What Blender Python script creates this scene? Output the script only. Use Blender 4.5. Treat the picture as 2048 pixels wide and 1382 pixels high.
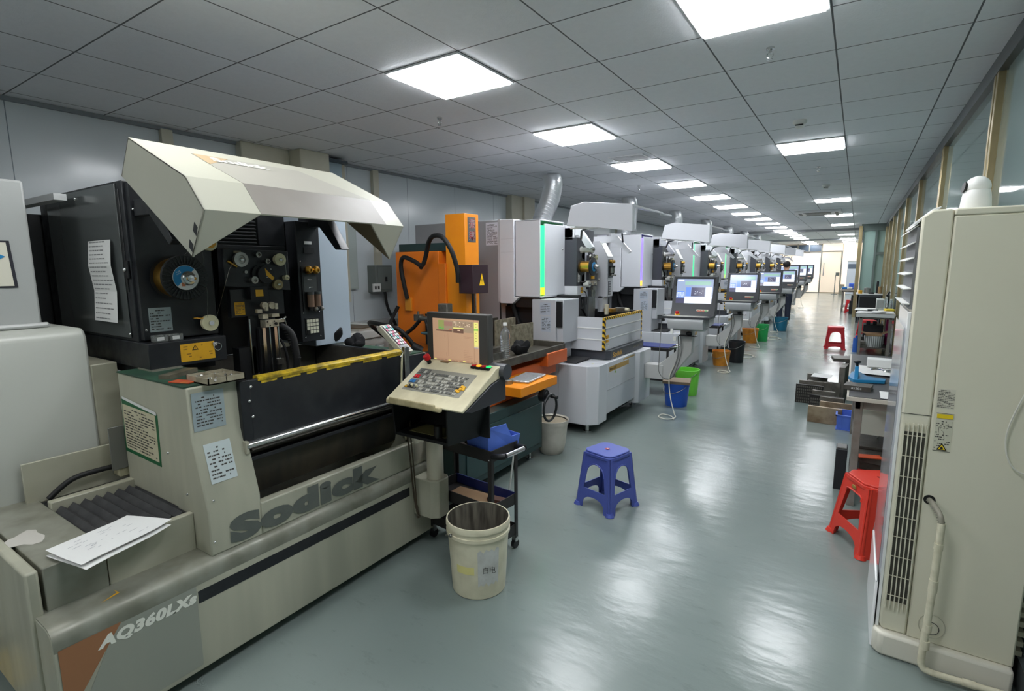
import bpy, bmesh, math, random
from mathutils import Vector, Matrix, Quaternion
random.seed(7)
for o in list(bpy.data.objects): bpy.data.objects.remove(o)
SC = bpy.context.scene
COL = SC.collection
# ------------------------------------------------------------------ camera
cam = bpy.data.cameras.new('camera'); cam_ob = bpy.data.objects.new('camera', cam); COL.objects.link(cam_ob)
cam.sensor_fit = 'HORIZONTAL'; cam.sensor_width = 36.0; cam.lens = 36.0*1048.0/2048.0
cam.clip_start = 0.05; cam.clip_end = 200
M3 = Matrix(((0.83704242, -0.07548091, 0.54190646), (0.54710022, 0.12710409, -0.8273608), (-0.00642859, 0.98901324, 0.14768714)))
cam_ob.matrix_world = Matrix.Translation((0, 0, 1.6)) @ M3.to_4x4()
SC.camera = cam_ob
SC.view_settings.view_transform = 'Standard'; SC.view_settings.look = 'None'
SC.view_settings.gamma = 1.0; SC.view_settings.use_curve_mapping = False
SC.view_settings.exposure = 1.03
# ------------------------------------------------------------------ world (the room is closed; a faint grey outside)
wd = bpy.data.worlds.new('world'); SC.world = wd; wd.use_nodes = True
wd.node_tree.nodes['Background'].inputs[0].default_value = (0.55, 0.6, 0.66, 1)
wd.node_tree.nodes['Background'].inputs[1].default_value = 0.25
LIGHT_STRENGTH = 12.0
# ------------------------------------------------------------------ materials
def lin(c):
    c = c/255.0
    return c/12.92 if c <= 0.04045 else ((c+0.055)/1.055)**2.4
def rgb(t): return (lin(t[0]), lin(t[1]), lin(t[2]), 1.0)
_M = {}
def mat(name, col, rough=0.5, metal=0.0, spec=0.5, dirt=None, dscale=4.0, damt=0.5, emit=None, estr=1.0,
        trans=0.0, ior=1.45, alpha=1.0, rvar=0.0, bump=0.0, bscale=40.0, streak=False, coat=0.0):
    if name in _M: return _M[name]
    m = bpy.data.materials.new(name); m.use_nodes = True
    nt = m.node_tree; N = nt.nodes; L = nt.links
    b = N['Principled BSDF']
    b.inputs['Base Color'].default_value = rgb(col)
    b.inputs['Roughness'].default_value = rough
    b.inputs['Metallic'].default_value = metal
    b.inputs['Specular IOR Level'].default_value = spec
    b.inputs['IOR'].default_value = ior
    if coat: b.inputs['Coat Weight'].default_value = coat
    if trans: b.inputs['Transmission Weight'].default_value = trans
    if alpha < 1: b.inputs['Alpha'].default_value = alpha
    if emit is not None:
        b.inputs['Emission Color'].default_value = rgb(emit); b.inputs['Emission Strength'].default_value = estr
    if dirt is not None or rvar or bump:
        tc = N.new('ShaderNodeTexCoord')
        mp = N.new('ShaderNodeMapping'); L.new(tc.outputs['Object'], mp.inputs[0])
        if streak: mp.inputs['Scale'].default_value = (1.0, 1.0, 0.12)
        n1 = N.new('ShaderNodeTexNoise'); n1.inputs['Scale'].default_value = dscale; n1.inputs['Detail'].default_value = 3.0; n1.inputs['Roughness'].default_value = 0.55
        L.new(mp.outputs[0], n1.inputs['Vector'])
        if dirt is not None:
            r = N.new('ShaderNodeMapRange'); r.interpolation_type = 'SMOOTHSTEP'; r.inputs['From Min'].default_value = 0.30; r.inputs['From Max'].default_value = 0.75
            L.new(n1.outputs['Fac'], r.inputs[0])
            mu = N.new('ShaderNodeMath'); mu.operation = 'MULTIPLY'; mu.inputs[1].default_value = damt; L.new(r.outputs[0], mu.inputs[0])
            mx = N.new('ShaderNodeMix'); mx.data_type = 'RGBA'
            mx.inputs['A'].default_value = rgb(col); mx.inputs['B'].default_value = rgb(dirt)
            L.new(mu.outputs[0], mx.inputs['Factor']); L.new(mx.outputs['Result'], b.inputs['Base Color'])
        if rvar:
            n2 = N.new('ShaderNodeTexNoise'); n2.inputs['Scale'].default_value = dscale*1.7; n2.inputs['Detail'].default_value = 2
            L.new(mp.outputs[0], n2.inputs['Vector'])
            mr = N.new('ShaderNodeMapRange'); mr.inputs['From Min'].default_value = 0.3; mr.inputs['From Max'].default_value = 0.7
            lo, hi = (max(0.30, rough-rvar), min(1, rough+rvar)) if rough >= 0.3 else (max(0.02, rough-rvar), min(0.24, rough+rvar))
            mr.inputs['To Min'].default_value = lo; mr.inputs['To Max'].default_value = hi
            L.new(n2.outputs['Fac'], mr.inputs['Value']); L.new(mr.outputs[0], b.inputs['Roughness'])
        if bump:
            n3 = N.new('ShaderNodeTexNoise'); n3.inputs['Scale'].default_value = bscale; n3.inputs['Detail'].default_value = 3
            L.new(tc.outputs['Object'], n3.inputs['Vector'])
            bp = N.new('ShaderNodeBump'); bp.inputs['Strength'].default_value = bump; bp.inputs['Distance'].default_value = 0.01
            L.new(n3.outputs['Fac'], bp.inputs['Height']); L.new(bp.outputs[0], b.inputs['Normal'])
    _M[name] = m
    return m
def grid_math(m, axis_specs, dark, width=0.006):
    """mix `dark` into the base colour of material m along lines: axis_specs = [(axis, offset, pitch)]"""
    nt = m.node_tree; N = nt.nodes; L = nt.links; b = N['Principled BSDF']
    tc = N.new('ShaderNodeTexCoord'); sx = N.new('ShaderNodeSeparateXYZ'); L.new(tc.outputs['Object'], sx.inputs[0])
    prev = None
    for ax, off, pitch in axis_specs:
        a = N.new('ShaderNodeMath'); a.operation = 'SUBTRACT'; L.new(sx.outputs[ax], a.inputs[0]); a.inputs[1].default_value = off
        p = N.new('ShaderNodeMath'); p.operation = 'PINGPONG'; L.new(a.outputs[0], p.inputs[0]); p.inputs[1].default_value = pitch/2.0
        c = N.new('ShaderNodeMath'); c.operation = 'LESS_THAN'; L.new(p.outputs[0], c.inputs[0]); c.inputs[1].default_value = width/2
        if prev is None: prev = c
        else:
            q = N.new('ShaderNodeMath'); q.operation = 'MAXIMUM'; L.new(prev.outputs[0], q.inputs[0]); L.new(c.outputs[0], q.inputs[1]); prev = q
    mx = N.new('ShaderNodeMix'); mx.data_type = 'RGBA'; mx.inputs['B'].default_value = rgb(dark)
    src = b.inputs['Base Color']
    if src.links: L.new(src.links[0].from_socket, mx.inputs['A'])
    else: mx.inputs['A'].default_value = src.default_value
    L.new(prev.outputs[0], mx.inputs['Factor']); L.new(mx.outputs['Result'], src)
def stripes(m, c2, pitch, diag=(0, 1, 1), duty=0.5):
    nt = m.node_tree; N = nt.nodes; L = nt.links; b = N['Principled BSDF']
    tc = N.new('ShaderNodeTexCoord'); d = N.new('ShaderNodeVectorMath'); d.operation = 'DOT_PRODUCT'
    L.new(tc.outputs['Object'], d.inputs[0]); d.inputs[1].default_value = diag
    f = N.new('ShaderNodeMath'); f.operation = 'DIVIDE'; L.new(d.outputs['Value'], f.inputs[0]); f.inputs[1].default_value = pitch
    g = N.new('ShaderNodeMath'); g.operation = 'FRACT'; L.new(f.outputs[0], g.inputs[0])
    c = N.new('ShaderNodeMath'); c.operation = 'LESS_THAN'; L.new(g.outputs[0], c.inputs[0]); c.inputs[1].default_value = duty
    mx = N.new('ShaderNodeMix'); mx.data_type = 'RGBA'; mx.inputs['A'].default_value = b.inputs['Base Color'].default_value; mx.inputs['B'].default_value = rgb(c2)
    L.new(c.outputs[0], mx.inputs['Factor']); L.new(mx.outputs['Result'], b.inputs['Base Color'])
# ------------------------------------------------------------------ mesh builder
class MB:
    def __init__(s, *mats): s.v = []; s.f = []; s.mi = []; s.sm = []; s.mats = list(mats); s.T = None
    def _m(s, m):
        if isinstance(m, int): return m
        if m not in s.mats: s.mats.append(m)
        return s.mats.index(m)
    def add(s, vs, fs, m=0, smooth=False):
        k = len(s.v); m = s._m(m)
        for p in vs:
            p = Vector(p)
            if s.T is not None: p = s.T @ p
            s.v.append(p)
        for f in fs: s.f.append([k+i for i in f]); s.mi.append(m); s.sm.append(smooth)
        return s
    def box(s, x0, x1, y0, y1, z0, z1, m=0):
        x0, x1 = min(x0, x1), max(x0, x1); y0, y1 = min(y0, y1), max(y0, y1); z0, z1 = min(z0, z1), max(z0, z1)
        return s.add([(x0,y0,z0),(x1,y0,z0),(x1,y1,z0),(x0,y1,z0),(x0,y0,z1),(x1,y0,z1),(x1,y1,z1),(x0,y1,z1)],
                     [(0,3,2,1),(4,5,6,7),(0,1,5,4),(1,2,6,5),(2,3,7,6),(3,0,4,7)], m)
    def rbox(s, c, size, rot=0.0, m=0, axis='z', z0=None):
        """box centred at c, rotated about its own axis"""
        hx, hy, hz = [q/2 for q in size]; R = Matrix.Rotation(rot, 3, axis.upper()); c = Vector(c)
        vs = [c + R @ Vector((a*hx, b*hy, d*hz)) for d in (-1,1) for (a,b) in ((-1,-1),(1,-1),(1,1),(-1,1))]
        return s.add(vs, [(0,3,2,1),(4,5,6,7),(0,1,5,4),(1,2,6,5),(2,3,7,6),(3,0,4,7)], m)
    def prism(s, poly, axis, a0, a1, m=0, smooth=False):
        n = len(poly)
        def P(u, w, a):
            return (a,u,w) if axis == 'x' else (u,a,w) if axis == 'y' else (u,w,a)
        vs = [P(u,w,a0) for u,w in poly] + [P(u,w,a1) for u,w in poly]
        area = sum(poly[i][0]*poly[(i+1)%n][1]-poly[(i+1)%n][0]*poly[i][1] for i in range(n))
        flip = (area < 0) ^ (axis == 'y') ^ (a1 < a0)
        A = list(range(n)); B = [n+i for i in A]
        fs = [A[::-1], B] if not flip else [A, B[::-1]]
        k = len(s.v); mm = s._m(m)
        s.add(vs, fs, m)
        side = [(i,(i+1)%n,n+(i+1)%n,n+i) if not flip else (i,n+i,n+(i+1)%n,(i+1)%n) for i in range(n)]
        for f in side: s.f.append([k+i for i in f]); s.mi.append(mm); s.sm.append(smooth)
        return s
    def cyl(s, p0, p1, r0, r1=None, m=0, seg=20, caps=True, smooth=True):
        p0, p1 = Vector(p0), Vector(p1); r1 = r0 if r1 is None else r1
        d = (p1-p0).normalized(); a = d.orthogonal().normalized(); b = d.cross(a)
        vs = []
        for p, r in ((p0,r0),(p1,r1)):
            for i in range(seg):
                t = 2*math.pi*i/seg; vs.append(p + (a*math.cos(t)+b*math.sin(t))*r)
        s.add(vs, [(i,(i+1)%seg,seg+(i+1)%seg,seg+i) for i in range(seg)], m, smooth)
        if caps:
            k = len(s.v)-2*seg; mm = s._m(m)
            s.f.append([k+i for i in range(seg)][::-1]); s.mi.append(mm); s.sm.append(False)
            s.f.append([k+seg+i for i in range(seg)]); s.mi.append(mm); s.sm.append(False)
        return s
    def lathe(s, prof, c=(0,0,0), axis='z', m=0, seg=28, smooth=True, sx=1.0, sy=1.0):
        """prof: [(radius, height)] around `axis` through c"""
        c = Vector(c); n = len(prof); vs = []
        for r, hh in prof:
            for i in range(seg):
                t = 2*math.pi*i/seg; u, w = r*math.cos(t)*sx, r*math.sin(t)*sy
                vs.append(c + (Vector((u,w,hh)) if axis == 'z' else Vector((hh,u,w)) if axis == 'x' else Vector((u,hh,w))))
        fs = []
        for k in range(n-1):
            for i in range(seg):
                j = (i+1) % seg; f = (k*seg+i, k*seg+j, (k+1)*seg+j, (k+1)*seg+i)
                fs.append(f if axis != 'y' else f[::-1])
        s.add(vs, fs, m, smooth); return s
    def tube(s, pts, r, m=0, seg=10, smooth=True, res=6, radii=None, caps=True):
        pts = [Vector(p) for p in pts]
        if res > 1 and len(pts) > 2:
            q = []; rr = []
            for i in range(len(pts)-1):
                p0 = pts[max(0,i-1)]; p1 = pts[i]; p2 = pts[i+1]; p3 = pts[min(len(pts)-1,i+2)]
                for k in range(res):
                    t = k/res
                    q.append(0.5*((2*p1)+(-p0+p2)*t+(2*p0-5*p1+4*p2-p3)*t*t+(-p0+3*p1-3*p2+p3)*t**3))
                    if radii: rr.append(radii[i]*(1-t)+radii[i+1]*t)
            q.append(pts[-1]); 
            if radii: rr.append(radii[-1]); radii = rr
            pts = q
        vs = []; a = None
        for i, p in enumerate(pts):
            d = (pts[min(i+1,len(pts)-1)]-pts[max(i-1,0)])
            if d.length < 1e-9: d = Vector((0,0,1))
            d.normalize()
            if a is None: a = d.orthogonal().normalized()
            else:
                a = a - d*a.dot(d)
                if a.length < 1e-6: a = d.orthogonal()
                a.normalize()
            b = d.cross(a); R = radii[i] if radii else r
            for k in range(seg):
                t = 2*math.pi*k/seg; vs.append(p+(a*math.cos(t)+b*math.sin(t))*R)
        n = len(pts)
        fs = [(k*seg+i, k*seg+(i+1)%seg, (k+1)*seg+(i+1)%seg, (k+1)*seg+i) for k in range(n-1) for i in range(seg)]
        s.add(vs, fs, m, smooth)
        if caps:
            k0 = len(s.v)-n*seg; mm = s._m(m)
            s.f.append([k0+i for i in range(seg)][::-1]); s.mi.append(mm); s.sm.append(False)
            s.f.append([k0+(n-1)*seg+i for i in range(seg)]); s.mi.append(mm); s.sm.append(False)
        return s
    def quad(s, a, b, c, d, m=0): return s.add([a,b,c,d], [(0,1,2,3)], m)
    def slab(s, a, b, c, d, t, m=0):
        """thin plate on quad a,b,c,d, thickened backwards by t"""
        a,b,c,d = map(Vector,(a,b,c,d)); n = (b-a).cross(d-a).normalized()*t
        return s.add([a,b,c,d,a-n,b-n,c-n,d-n], [(0,1,2,3),(7,6,5,4),(0,4,5,1),(1,5,6,2),(2,6,7,3),(3,7,4,0)], m)
    def sphere(s, c, r, m=0, seg=16, rings=10, sc=(1,1,1)):
        c = Vector(c); vs = [c+Vector((0,0,-r*sc[2]))]
        for i in range(1, rings):
            t = -math.pi/2+math.pi*i/rings
            for k in range(seg):
                u = 2*math.pi*k/seg; vs.append(c+Vector((r*sc[0]*math.cos(t)*math.cos(u), r*sc[1]*math.cos(t)*math.sin(u), r*sc[2]*math.sin(t))))
        vs.append(c+Vector((0,0,r*sc[2])))
        fs = [(0,1+(k+1)%seg,1+k) for k in range(seg)]
        for i in range(rings-2):
            for k in range(seg): fs.append((1+i*seg+k, 1+i*seg+(k+1)%seg, 1+(i+1)*seg+(k+1)%seg, 1+(i+1)*seg+k))
        e = len(vs)-1; b0 = 1+(rings-2)*seg
        fs += [(b0+k, b0+(k+1)%seg, e) for k in range(seg)]
        return s.add(vs, fs, m, True)
    def build(s, name, parent=None, bevel=0.0, seg=2, sub=0, local=False, angle=40):
        me = bpy.data.meshes.new(name)
        off = Vector((0,0,0))
        if parent is not None and not local:
            p = parent
            while p is not None: off += p.location; p = p.parent
        me.from_pydata([tuple(v-off) for v in s.v], [], s.f)
        for m in s.mats: me.materials.append(m)
        me.polygons.foreach_set('material_index', s.mi)
        me.polygons.foreach_set('use_smooth', [True if (x or bevel) else False for x in s.sm])
        me.update()
        try: me.set_sharp_from_angle(angle=math.radians(angle))
        except Exception: pass
        o = bpy.data.objects.new(name, me); COL.objects.link(o)
        if parent is not None: o.parent = parent
        if bevel:
            b = o.modifiers.new('bevel', 'BEVEL'); b.width = bevel; b.segments = seg; b.limit_method = 'ANGLE'; b.angle_limit = math.radians(35)
            b.harden_normals = False
        if sub:
            q = o.modifiers.new('sub', 'SUBSURF'); q.levels = sub; q.render_levels = sub
        return o
def tag(o, label=None, cat=None, group=None, kind=None):
    if label: o['label'] = label
    if cat: o['category'] = cat
    if group: o['group'] = group
    if kind: o['kind'] = kind
    return o
def thing(name, loc, label, cat, group=None, rz=0.0):
    o = bpy.data.objects.new(name, None); COL.objects.link(o); o.empty_display_size = 0.1
    o.location = loc; o.rotation_euler = (0,0,rz)
    return tag(o, label, cat, group)
def single(mb, name, loc, label, cat, group=None, rz=0.0, bevel=0.0, local=True, sub=0):
    """a thing that is one mesh; geometry given around its own origin"""
    o = mb.build(name, None, bevel=bevel, sub=sub); o.location = loc; o.rotation_euler = (0,0,rz)
    return tag(o, label, cat, group)
def copy_tree(o, loc=None, rz=None, label=None, parent=None):
    c = o.copy(); COL.objects.link(c)
    if parent is not None: c.parent = parent
    if loc is not None: c.location = loc
    if rz is not None: c.rotation_euler = (0,0,rz)
    if label: c['label'] = label
    for ch in list(o.children): copy_tree(ch, parent=c)
    return c
def struct(name, mb, bevel=0.0):
    o = mb.build(name, None, bevel=bevel); o['kind'] = 'structure'; return o
# text as mesh data: (verts, faces) in the xy plane, height ~1
_F = bpy.data.curves.new('glyphs', 'FONT'); _FO = bpy.data.objects.new('glyphs', _F); COL.objects.link(_FO)
def text_mesh(txt, size=1.0, bold=0.0, shear=0.0, spacing=1.0, extrude=0.0):
    _F.body = txt; _F.size = size; _F.offset = bold*size; _F.shear = shear; _F.space_character = spacing; _F.extrude = extrude
    _F.resolution_u = 4
    dg = bpy.context.evaluated_depsgraph_get(); dg.update()
    ev = _FO.evaluated_get(dg); me = ev.to_mesh()
    vs = [v.co.copy() for v in me.vertices]; fs = [tuple(p.vertices) for p in me.polygons]
    ev.to_mesh_clear()
    return vs, fs
def put_text(mb, txt, origin, u, v, height, m, width=None, **kw):
    """lay text on the plane at origin with baseline direction u and up direction v; width forces the total width"""
    vs, fs = text_mesh(txt, 1.0, **kw)
    if not vs: return
    x0 = min(p.x for p in vs); x1 = max(p.x for p in vs); y0 = min(p.y for p in vs); y1 = max(p.y for p in vs)
    sy = height/(y1-y0); sx = (width/(x1-x0)) if width else sy
    o = Vector(origin); u = Vector(u).normalized(); v = Vector(v).normalized(); n = u.cross(v)
    mb.add([o+u*((p.x-x0)*sx)+v*((p.y-y0)*sy)+n*p.z*sy for p in vs], fs, m)
def rough_blob(mb, k, s, seed):
    from mathutils import noise
    for v in mb.v:
        d = noise.noise(Vector((v.x*s+seed*3.1, v.y*s, v.z*s)))*k+noise.noise(Vector((v.x*s*2.3, v.y*s*2.3+seed, v.z*s*2.3)))*k*.5
        v *= (1+d); v.z = max(0.0, v.z)
def panel_text(mb, o, u, v, w, h, base, ink, rows=8, margin=0.08, title=True, off=0.0008, rnd=None, fill=0.85, base_t=0.001):
    """a sheet of paper / a sticker with rows of small printed words on its face"""
    rnd = rnd or random.Random(3)
    o = Vector(o); u = Vector(u).normalized(); v = Vector(v).normalized(); n = u.cross(v).normalized()
    mb.slab(o+n*base_t, o+u*w+n*base_t, o+u*w+v*h+n*base_t, o+v*h+n*base_t, base_t, base)
    q = n*(base_t+off); rh = h*(1-2*margin)/rows
    for r in range(rows):
        y = h*(1-margin)-rh*(r+0.75); x = w*margin; end = w*(1-margin)
        if title and r == 0: x = w*0.3; end = w*0.72
        elif rnd.random() < 0.3: end = w*(0.4+0.4*rnd.random())
        while x < end:
            L_ = min(w*(0.03+0.10*rnd.random()), end-x)
            if rnd.random() < fill and L_ > w*0.01:
                a = o+u*x+v*y+q; mb.quad(a, a+u*L_, a+u*L_+v*rh*0.42, a+v*rh*0.42, ink)
            x += L_+w*0.02
def plate2d(outer, holes, t):
    """flat plate in the xy plane with holes, thickness t (z 0..t) -> verts, faces"""
    cu = bpy.data.curves.new('plate', 'CURVE'); cu.dimensions = '2D'; cu.fill_mode = 'BOTH'; cu.extrude = t/2
    for poly in [outer]+holes:
        sp = cu.splines.new('POLY'); sp.points.add(len(poly)-1); sp.use_cyclic_u = True
        for i, (x, y) in enumerate(poly): sp.points[i].co = (x, y, 0, 1)
    ob = bpy.data.objects.new('plate', cu); COL.objects.link(ob)
    dg = bpy.context.evaluated_depsgraph_get(); dg.update()
    me = ob.evaluated_get(dg).to_mesh()
    vs = [Vector((p.co.x, p.co.y, p.co.z+t/2)) for p in me.vertices]; fs = [tuple(p.vertices) for p in me.polygons]
    ob.evaluated_get(dg).to_mesh_clear(); bpy.data.objects.remove(ob); bpy.data.curves.remove(cu)
    return vs, fs
def rrect(x0, x1, y0, y1, r, n=5):
    out = []
    for cx_, cy_, a0 in ((x1-r,y0+r,-90),(x1-r,y1-r,0),(x0+r,y1-r,90),(x0+r,y0+r,180)):
        for i in range(n+1):
            a = math.radians(a0+90*i/n); out.append((cx_+r*math.cos(a), cy_+r*math.sin(a)))
    return out
# ---- palette
WHITE = mat('white_plastic', (232,232,228), 0.4)
BLACK = mat('black_plastic', (24,25,27), 0.42)
DARKM = mat('black_painted_steel', (30,32,36), 0.38, dirt=(58,60,62), dscale=9, damt=0.35, rvar=0.12)
BEIGE = mat('beige_painted_steel', (176,174,156), 0.42, dirt=(120,116,94), dscale=3.0, damt=0.55, rvar=0.12)
BEIGE_D = mat('stained_beige_steel', (164,163,146), 0.42, dirt=(200,198,176), dscale=5.0, damt=0.6, streak=True, rvar=0.15)
BEIGE_T = mat('worn_beige_ledge', (150,150,138), 0.3, metal=0.2, dirt=(104,102,86), dscale=7, damt=0.7, rvar=0.2)
HOODC = mat('hood_beige', (184,183,168), 0.4)
HOODG = mat('hood_taupe', (140,134,128), 0.45, dirt=(120,114,108), dscale=5, damt=0.3)
SANDP = mat('sand_paint', (182,158,124), 0.45)
STEELG = mat('grey_machine_enamel', (206,208,213), 0.33)
STEELG2 = mat('grey_machine_enamel_dark', (184,186,191), 0.33)
CHARC = mat('charcoal_enamel', (66,68,74), 0.35)
CHROME = mat('polished_steel', (205,205,205), 0.18, metal=1.0)
STEEL = mat('brushed_steel', (165,165,160), 0.35, metal=1.0, dirt=(96,92,84), dscale=20, damt=0.5)
BRASS = mat('brass_wire', (214,164,74), 0.3, metal=1.0)
ORANGE = mat('orange_enamel', (244,150,26), 0.35, dirt=(226,126,24), dscale=3, damt=0.4)
ORANGE_D = mat('burnt_orange_enamel', (205,96,38), 0.35)
GREEND = mat('dark_green_enamel', (38,60,60), 0.33)
YEL = mat('yellow_sticker', (232,176,38), 0.5, dirt=(196,140,36), dscale=14, damt=0.5)
INK = mat('print_ink', (70,68,64), 0.6)
INKB = mat('black_ink', (22,22,22), 0.6)
PAPER = mat('white_paper', (226,226,224), 0.75)
PAPER_Y = mat('aged_paper', (206,200,172), 0.7, dirt=(190,180,146), dscale=12, damt=0.5)
PAPER_B = mat('blue_grey_sticker', (150,164,168), 0.6, dirt=(176,182,180), dscale=10, damt=0.5)
RUBBER = mat('black_rubber', (22,22,23), 0.6)
CREAM = mat('cream_nylon', (214,208,172), 0.4)
RED = mat('red_button', (196,24,34), 0.35)
BLUEP = mat('blue_plastic', (92,126,222), 0.4, dirt=(60,88,176), dscale=10, damt=0.3)
GREYC = mat('grey_box_paint', (104,110,106), 0.45)
# ================================================================== THE ROOM
CZ = 2.82; XL = -5.15; XR = 0.64; Y0 = -4.0; Y1 = 35.6
FLOORM = mat('grey_green_epoxy_floor', (118,130,127), 0.23, dirt=(138,146,141), dscale=0.8, damt=0.5, rvar=0.05, spec=0.55)
def floor_scuffs(m):
    nt = m.node_tree; N = nt.nodes; L = nt.links; b = N['Principled BSDF']
    tc = N.new('ShaderNodeTexCoord'); n = N.new('ShaderNodeTexNoise'); n.inputs['Scale'].default_value = 5.5; n.inputs['Detail'].default_value = 9; n.inputs['Roughness'].default_value = 0.72
    mp = N.new('ShaderNodeMapping'); mp.inputs['Scale'].default_value = (1.0, 2.4, 1.0); L.new(tc.outputs['Object'], mp.inputs[0]); L.new(mp.outputs[0], n.inputs['Vector'])
    r = N.new('ShaderNodeValToRGB'); r.color_ramp.elements[0].position = 0.58; r.color_ramp.elements[1].position = 0.74; L.new(n.outputs['Fac'], r.inputs[0])
    mu = N.new('ShaderNodeMath'); mu.operation = 'MULTIPLY'; mu.inputs[1].default_value = 0.32; L.new(r.outputs[0], mu.inputs[0])
    mx = N.new('ShaderNodeMix'); mx.data_type = 'RGBA'; mx.inputs['B'].default_value = rgb((70,76,74))
    L.new(b.inputs['Base Color'].links[0].from_socket, mx.inputs['A']); L.new(mu.outputs[0], mx.inputs['Factor']); L.new(mx.outputs['Result'], b.inputs['Base Color'])
    # gentle unevenness of the poured coating stretches the reflections
    bn = N.new('ShaderNodeTexNoise'); bn.inputs['Scale'].default_value = 5.0; bn.inputs['Detail'].default_value = 4; L.new(mp.outputs[0], bn.inputs['Vector'])
    bp = N.new('ShaderNodeBump'); bp.inputs['Strength'].default_value = 0.12; bp.inputs['Distance'].default_value = 0.02
    L.new(bn.outputs['Fac'], bp.inputs['Height']); L.new(bp.outputs[0], b.inputs['Normal'])
floor_scuffs(FLOORM)
struct('floor', MB(FLOORM).box(XL-.2, XR+1.5, Y0-.2, Y1+3, -0.12, 0.0))
CEILM = mat('ceiling_tiles', (240,242,246), 0.62, dirt=(234,236,240), dscale=30, damt=0.5, bump=0.15, bscale=120)
grid_math(CEILM, [('X', -0.20, 0.6), ('Y', 0.11, 0.6)], (96,98,102), 0.009)
struct('ceiling', MB(CEILM).box(XL-.2, XR+1.5, Y0-.2, Y1+3, CZ, CZ+.1))
# T-bar runners that stand slightly proud of the tiles
TB = mat('ceiling_runner', (170,172,176), 0.4, metal=0.3)
WALLM = mat('blue_grey_wall_panel', (208,215,218), 0.2, spec=0.7, rvar=0.05, dscale=2)
grid_math(WALLM, [('Y', 0.32, 1.0)], (120,132,140), 0.006)
struct('wall_left', MB(WALLM).box(XL-.15, XL, Y0, Y1, 0, CZ))
struct('wall_back', MB(mat('plain_wall', (186,188,186), 0.6)).box(XL, XR+1.5, Y0-.15, Y0, 0, CZ))
BASEB = mat('grey_baseboard', (110,118,122), 0.4)
struct('baseboard_left', MB(BASEB).box(XL, XL+.02, Y0, Y1, 0, .1))
CREAMW = mat('cream_wall_paint', (206,202,184), 0.5, dirt=(180,174,150), dscale=3, damt=0.35)
# shallow cream posts and a boxed column on the left wall
struct('trim_1', MB(CREAMW).box(XL, XL+.05, 2.31, 2.40, 0, CZ-.02))
struct('trim_2', MB(CREAMW).box(XL, XL+.10, 2.98, 3.50, 0, CZ).box(XL, XL+.28, 3.50, 3.86, 0, CZ), bevel=.01)
struct('trim_3', MB(CREAMW).box(XL, XL+.06, 4.06, 4.24, 1.2, CZ-.02))
struct('trim_4', MB(CREAMW).box(XL, XL+.05, 4.68, 4.77, 1.6, CZ-.02))
struct('trim_5', MB(CREAMW).box(XL, XL+.12, 7.7, 8.05, 0, CZ).box(XL, XL+.16, 8.05, 8.4, 0, CZ))
struct('trim_6', MB(CREAMW).box(XL, XL+.16, 12.6, 13.2, 0, CZ))
struct('trim_7', MB(mat('wall_angle', (136,142,146), .5)).box(XL, XL+.03, Y0, 21.2, CZ-.03, CZ-.001))
# downstand beams across the far ceiling
BEAM = mat('ceiling_beam_paint', (150,152,156), 0.5)
for i, yb in enumerate((21.15, 28.9)):
    struct('trim_%d' % (8+i), MB(BEAM).box(XL, XR, yb, yb+.14, CZ-.07, CZ))
struct('trim_10', MB(mat('white_ledge', (206,208,206), .5, dirt=(150,150,146), dscale=6, damt=.6)).box(XL, XL+.16, 3.86, 5.6, 0, .95))
# ---- far end: cream office behind a glass partition that itself glows
FARW = mat('far_cream_wall', (238,224,202), 0.5)
struct('wall_far', MB(FARW).box(XL, XR+1.5, Y1+2.4, Y1+2.5, 0, CZ))
struct('wall_far_side', MB(FARW).box(XR, XR+.1, Y1, Y1+2.5, 0, CZ).box(XL-.1, XL, Y1, Y1+2.5, 0, CZ))
FROST = mat('glowing_office_glass', (244,228,206), 0.12, spec=0.6, emit=(255,236,212), estr=0.38)  # emission put into the glass for the office light behind it
g = MB(FROST)
g.box(XL+1.0, -1.86, Y1, Y1+.02, .04, 2.30).box(-1.80, -0.86, Y1, Y1+.02, .05, 2.30).box(-0.78, XR, Y1, Y1+.02, 0.0, CZ)
g.box(-1.86, -0.80, Y1, Y1+.02, 2.42, CZ)
struct('window_1', g)
FRM = mat('steel_partition_frame', (150,148,140), 0.3, metal=0.8)
fr = MB(FRM)
fr.box(-1.87,-1.80,Y1-.04,Y1+.04,0,CZ).box(-0.85,-0.78,Y1-.04,Y1+.04,0,2.4).box(XL,-1.87,Y1-.03,Y1+.03,2.30,2.36).box(-1.87,-.78,Y1-.03,Y1+.03,2.36,2.42)
fr.box(XL,-1.87,Y1-.03,Y1+.03,0,.05).box(-4.1,-4.04,Y1-.03,Y1+.03,2.3,CZ).box(-3.1,-3.02,Y1-.03,Y1+.03,2.3,CZ).box(-2.5,-2.44,Y1-.03,Y1+.03,2.3,CZ)
struct('trim_11', fr)
struct('window_2', MB(mat('dark_transom_glass', (70,80,92), 0.1)).box(-4.0,-1.87,Y1,Y1+.02,2.38,CZ-.04))
dr = struct('door_1', MB(mat('glowing_door_glass', (232,216,196), 0.15, emit=(240,222,200), estr=0.2)).box(-1.78,-.87,Y1-.02,Y1,.05,2.34))  # door glass given its own glow for the light behind it
MB(CHROME).box(-1.70,-1.66,Y1-.08,Y1-.05,1.0,1.75).box(-1.70,-1.66,Y1-.05,Y1-.02,1.04,1.08).box(-1.70,-1.66,Y1-.05,Y1-.02,1.67,1.71).build('door_handle', dr)
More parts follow.
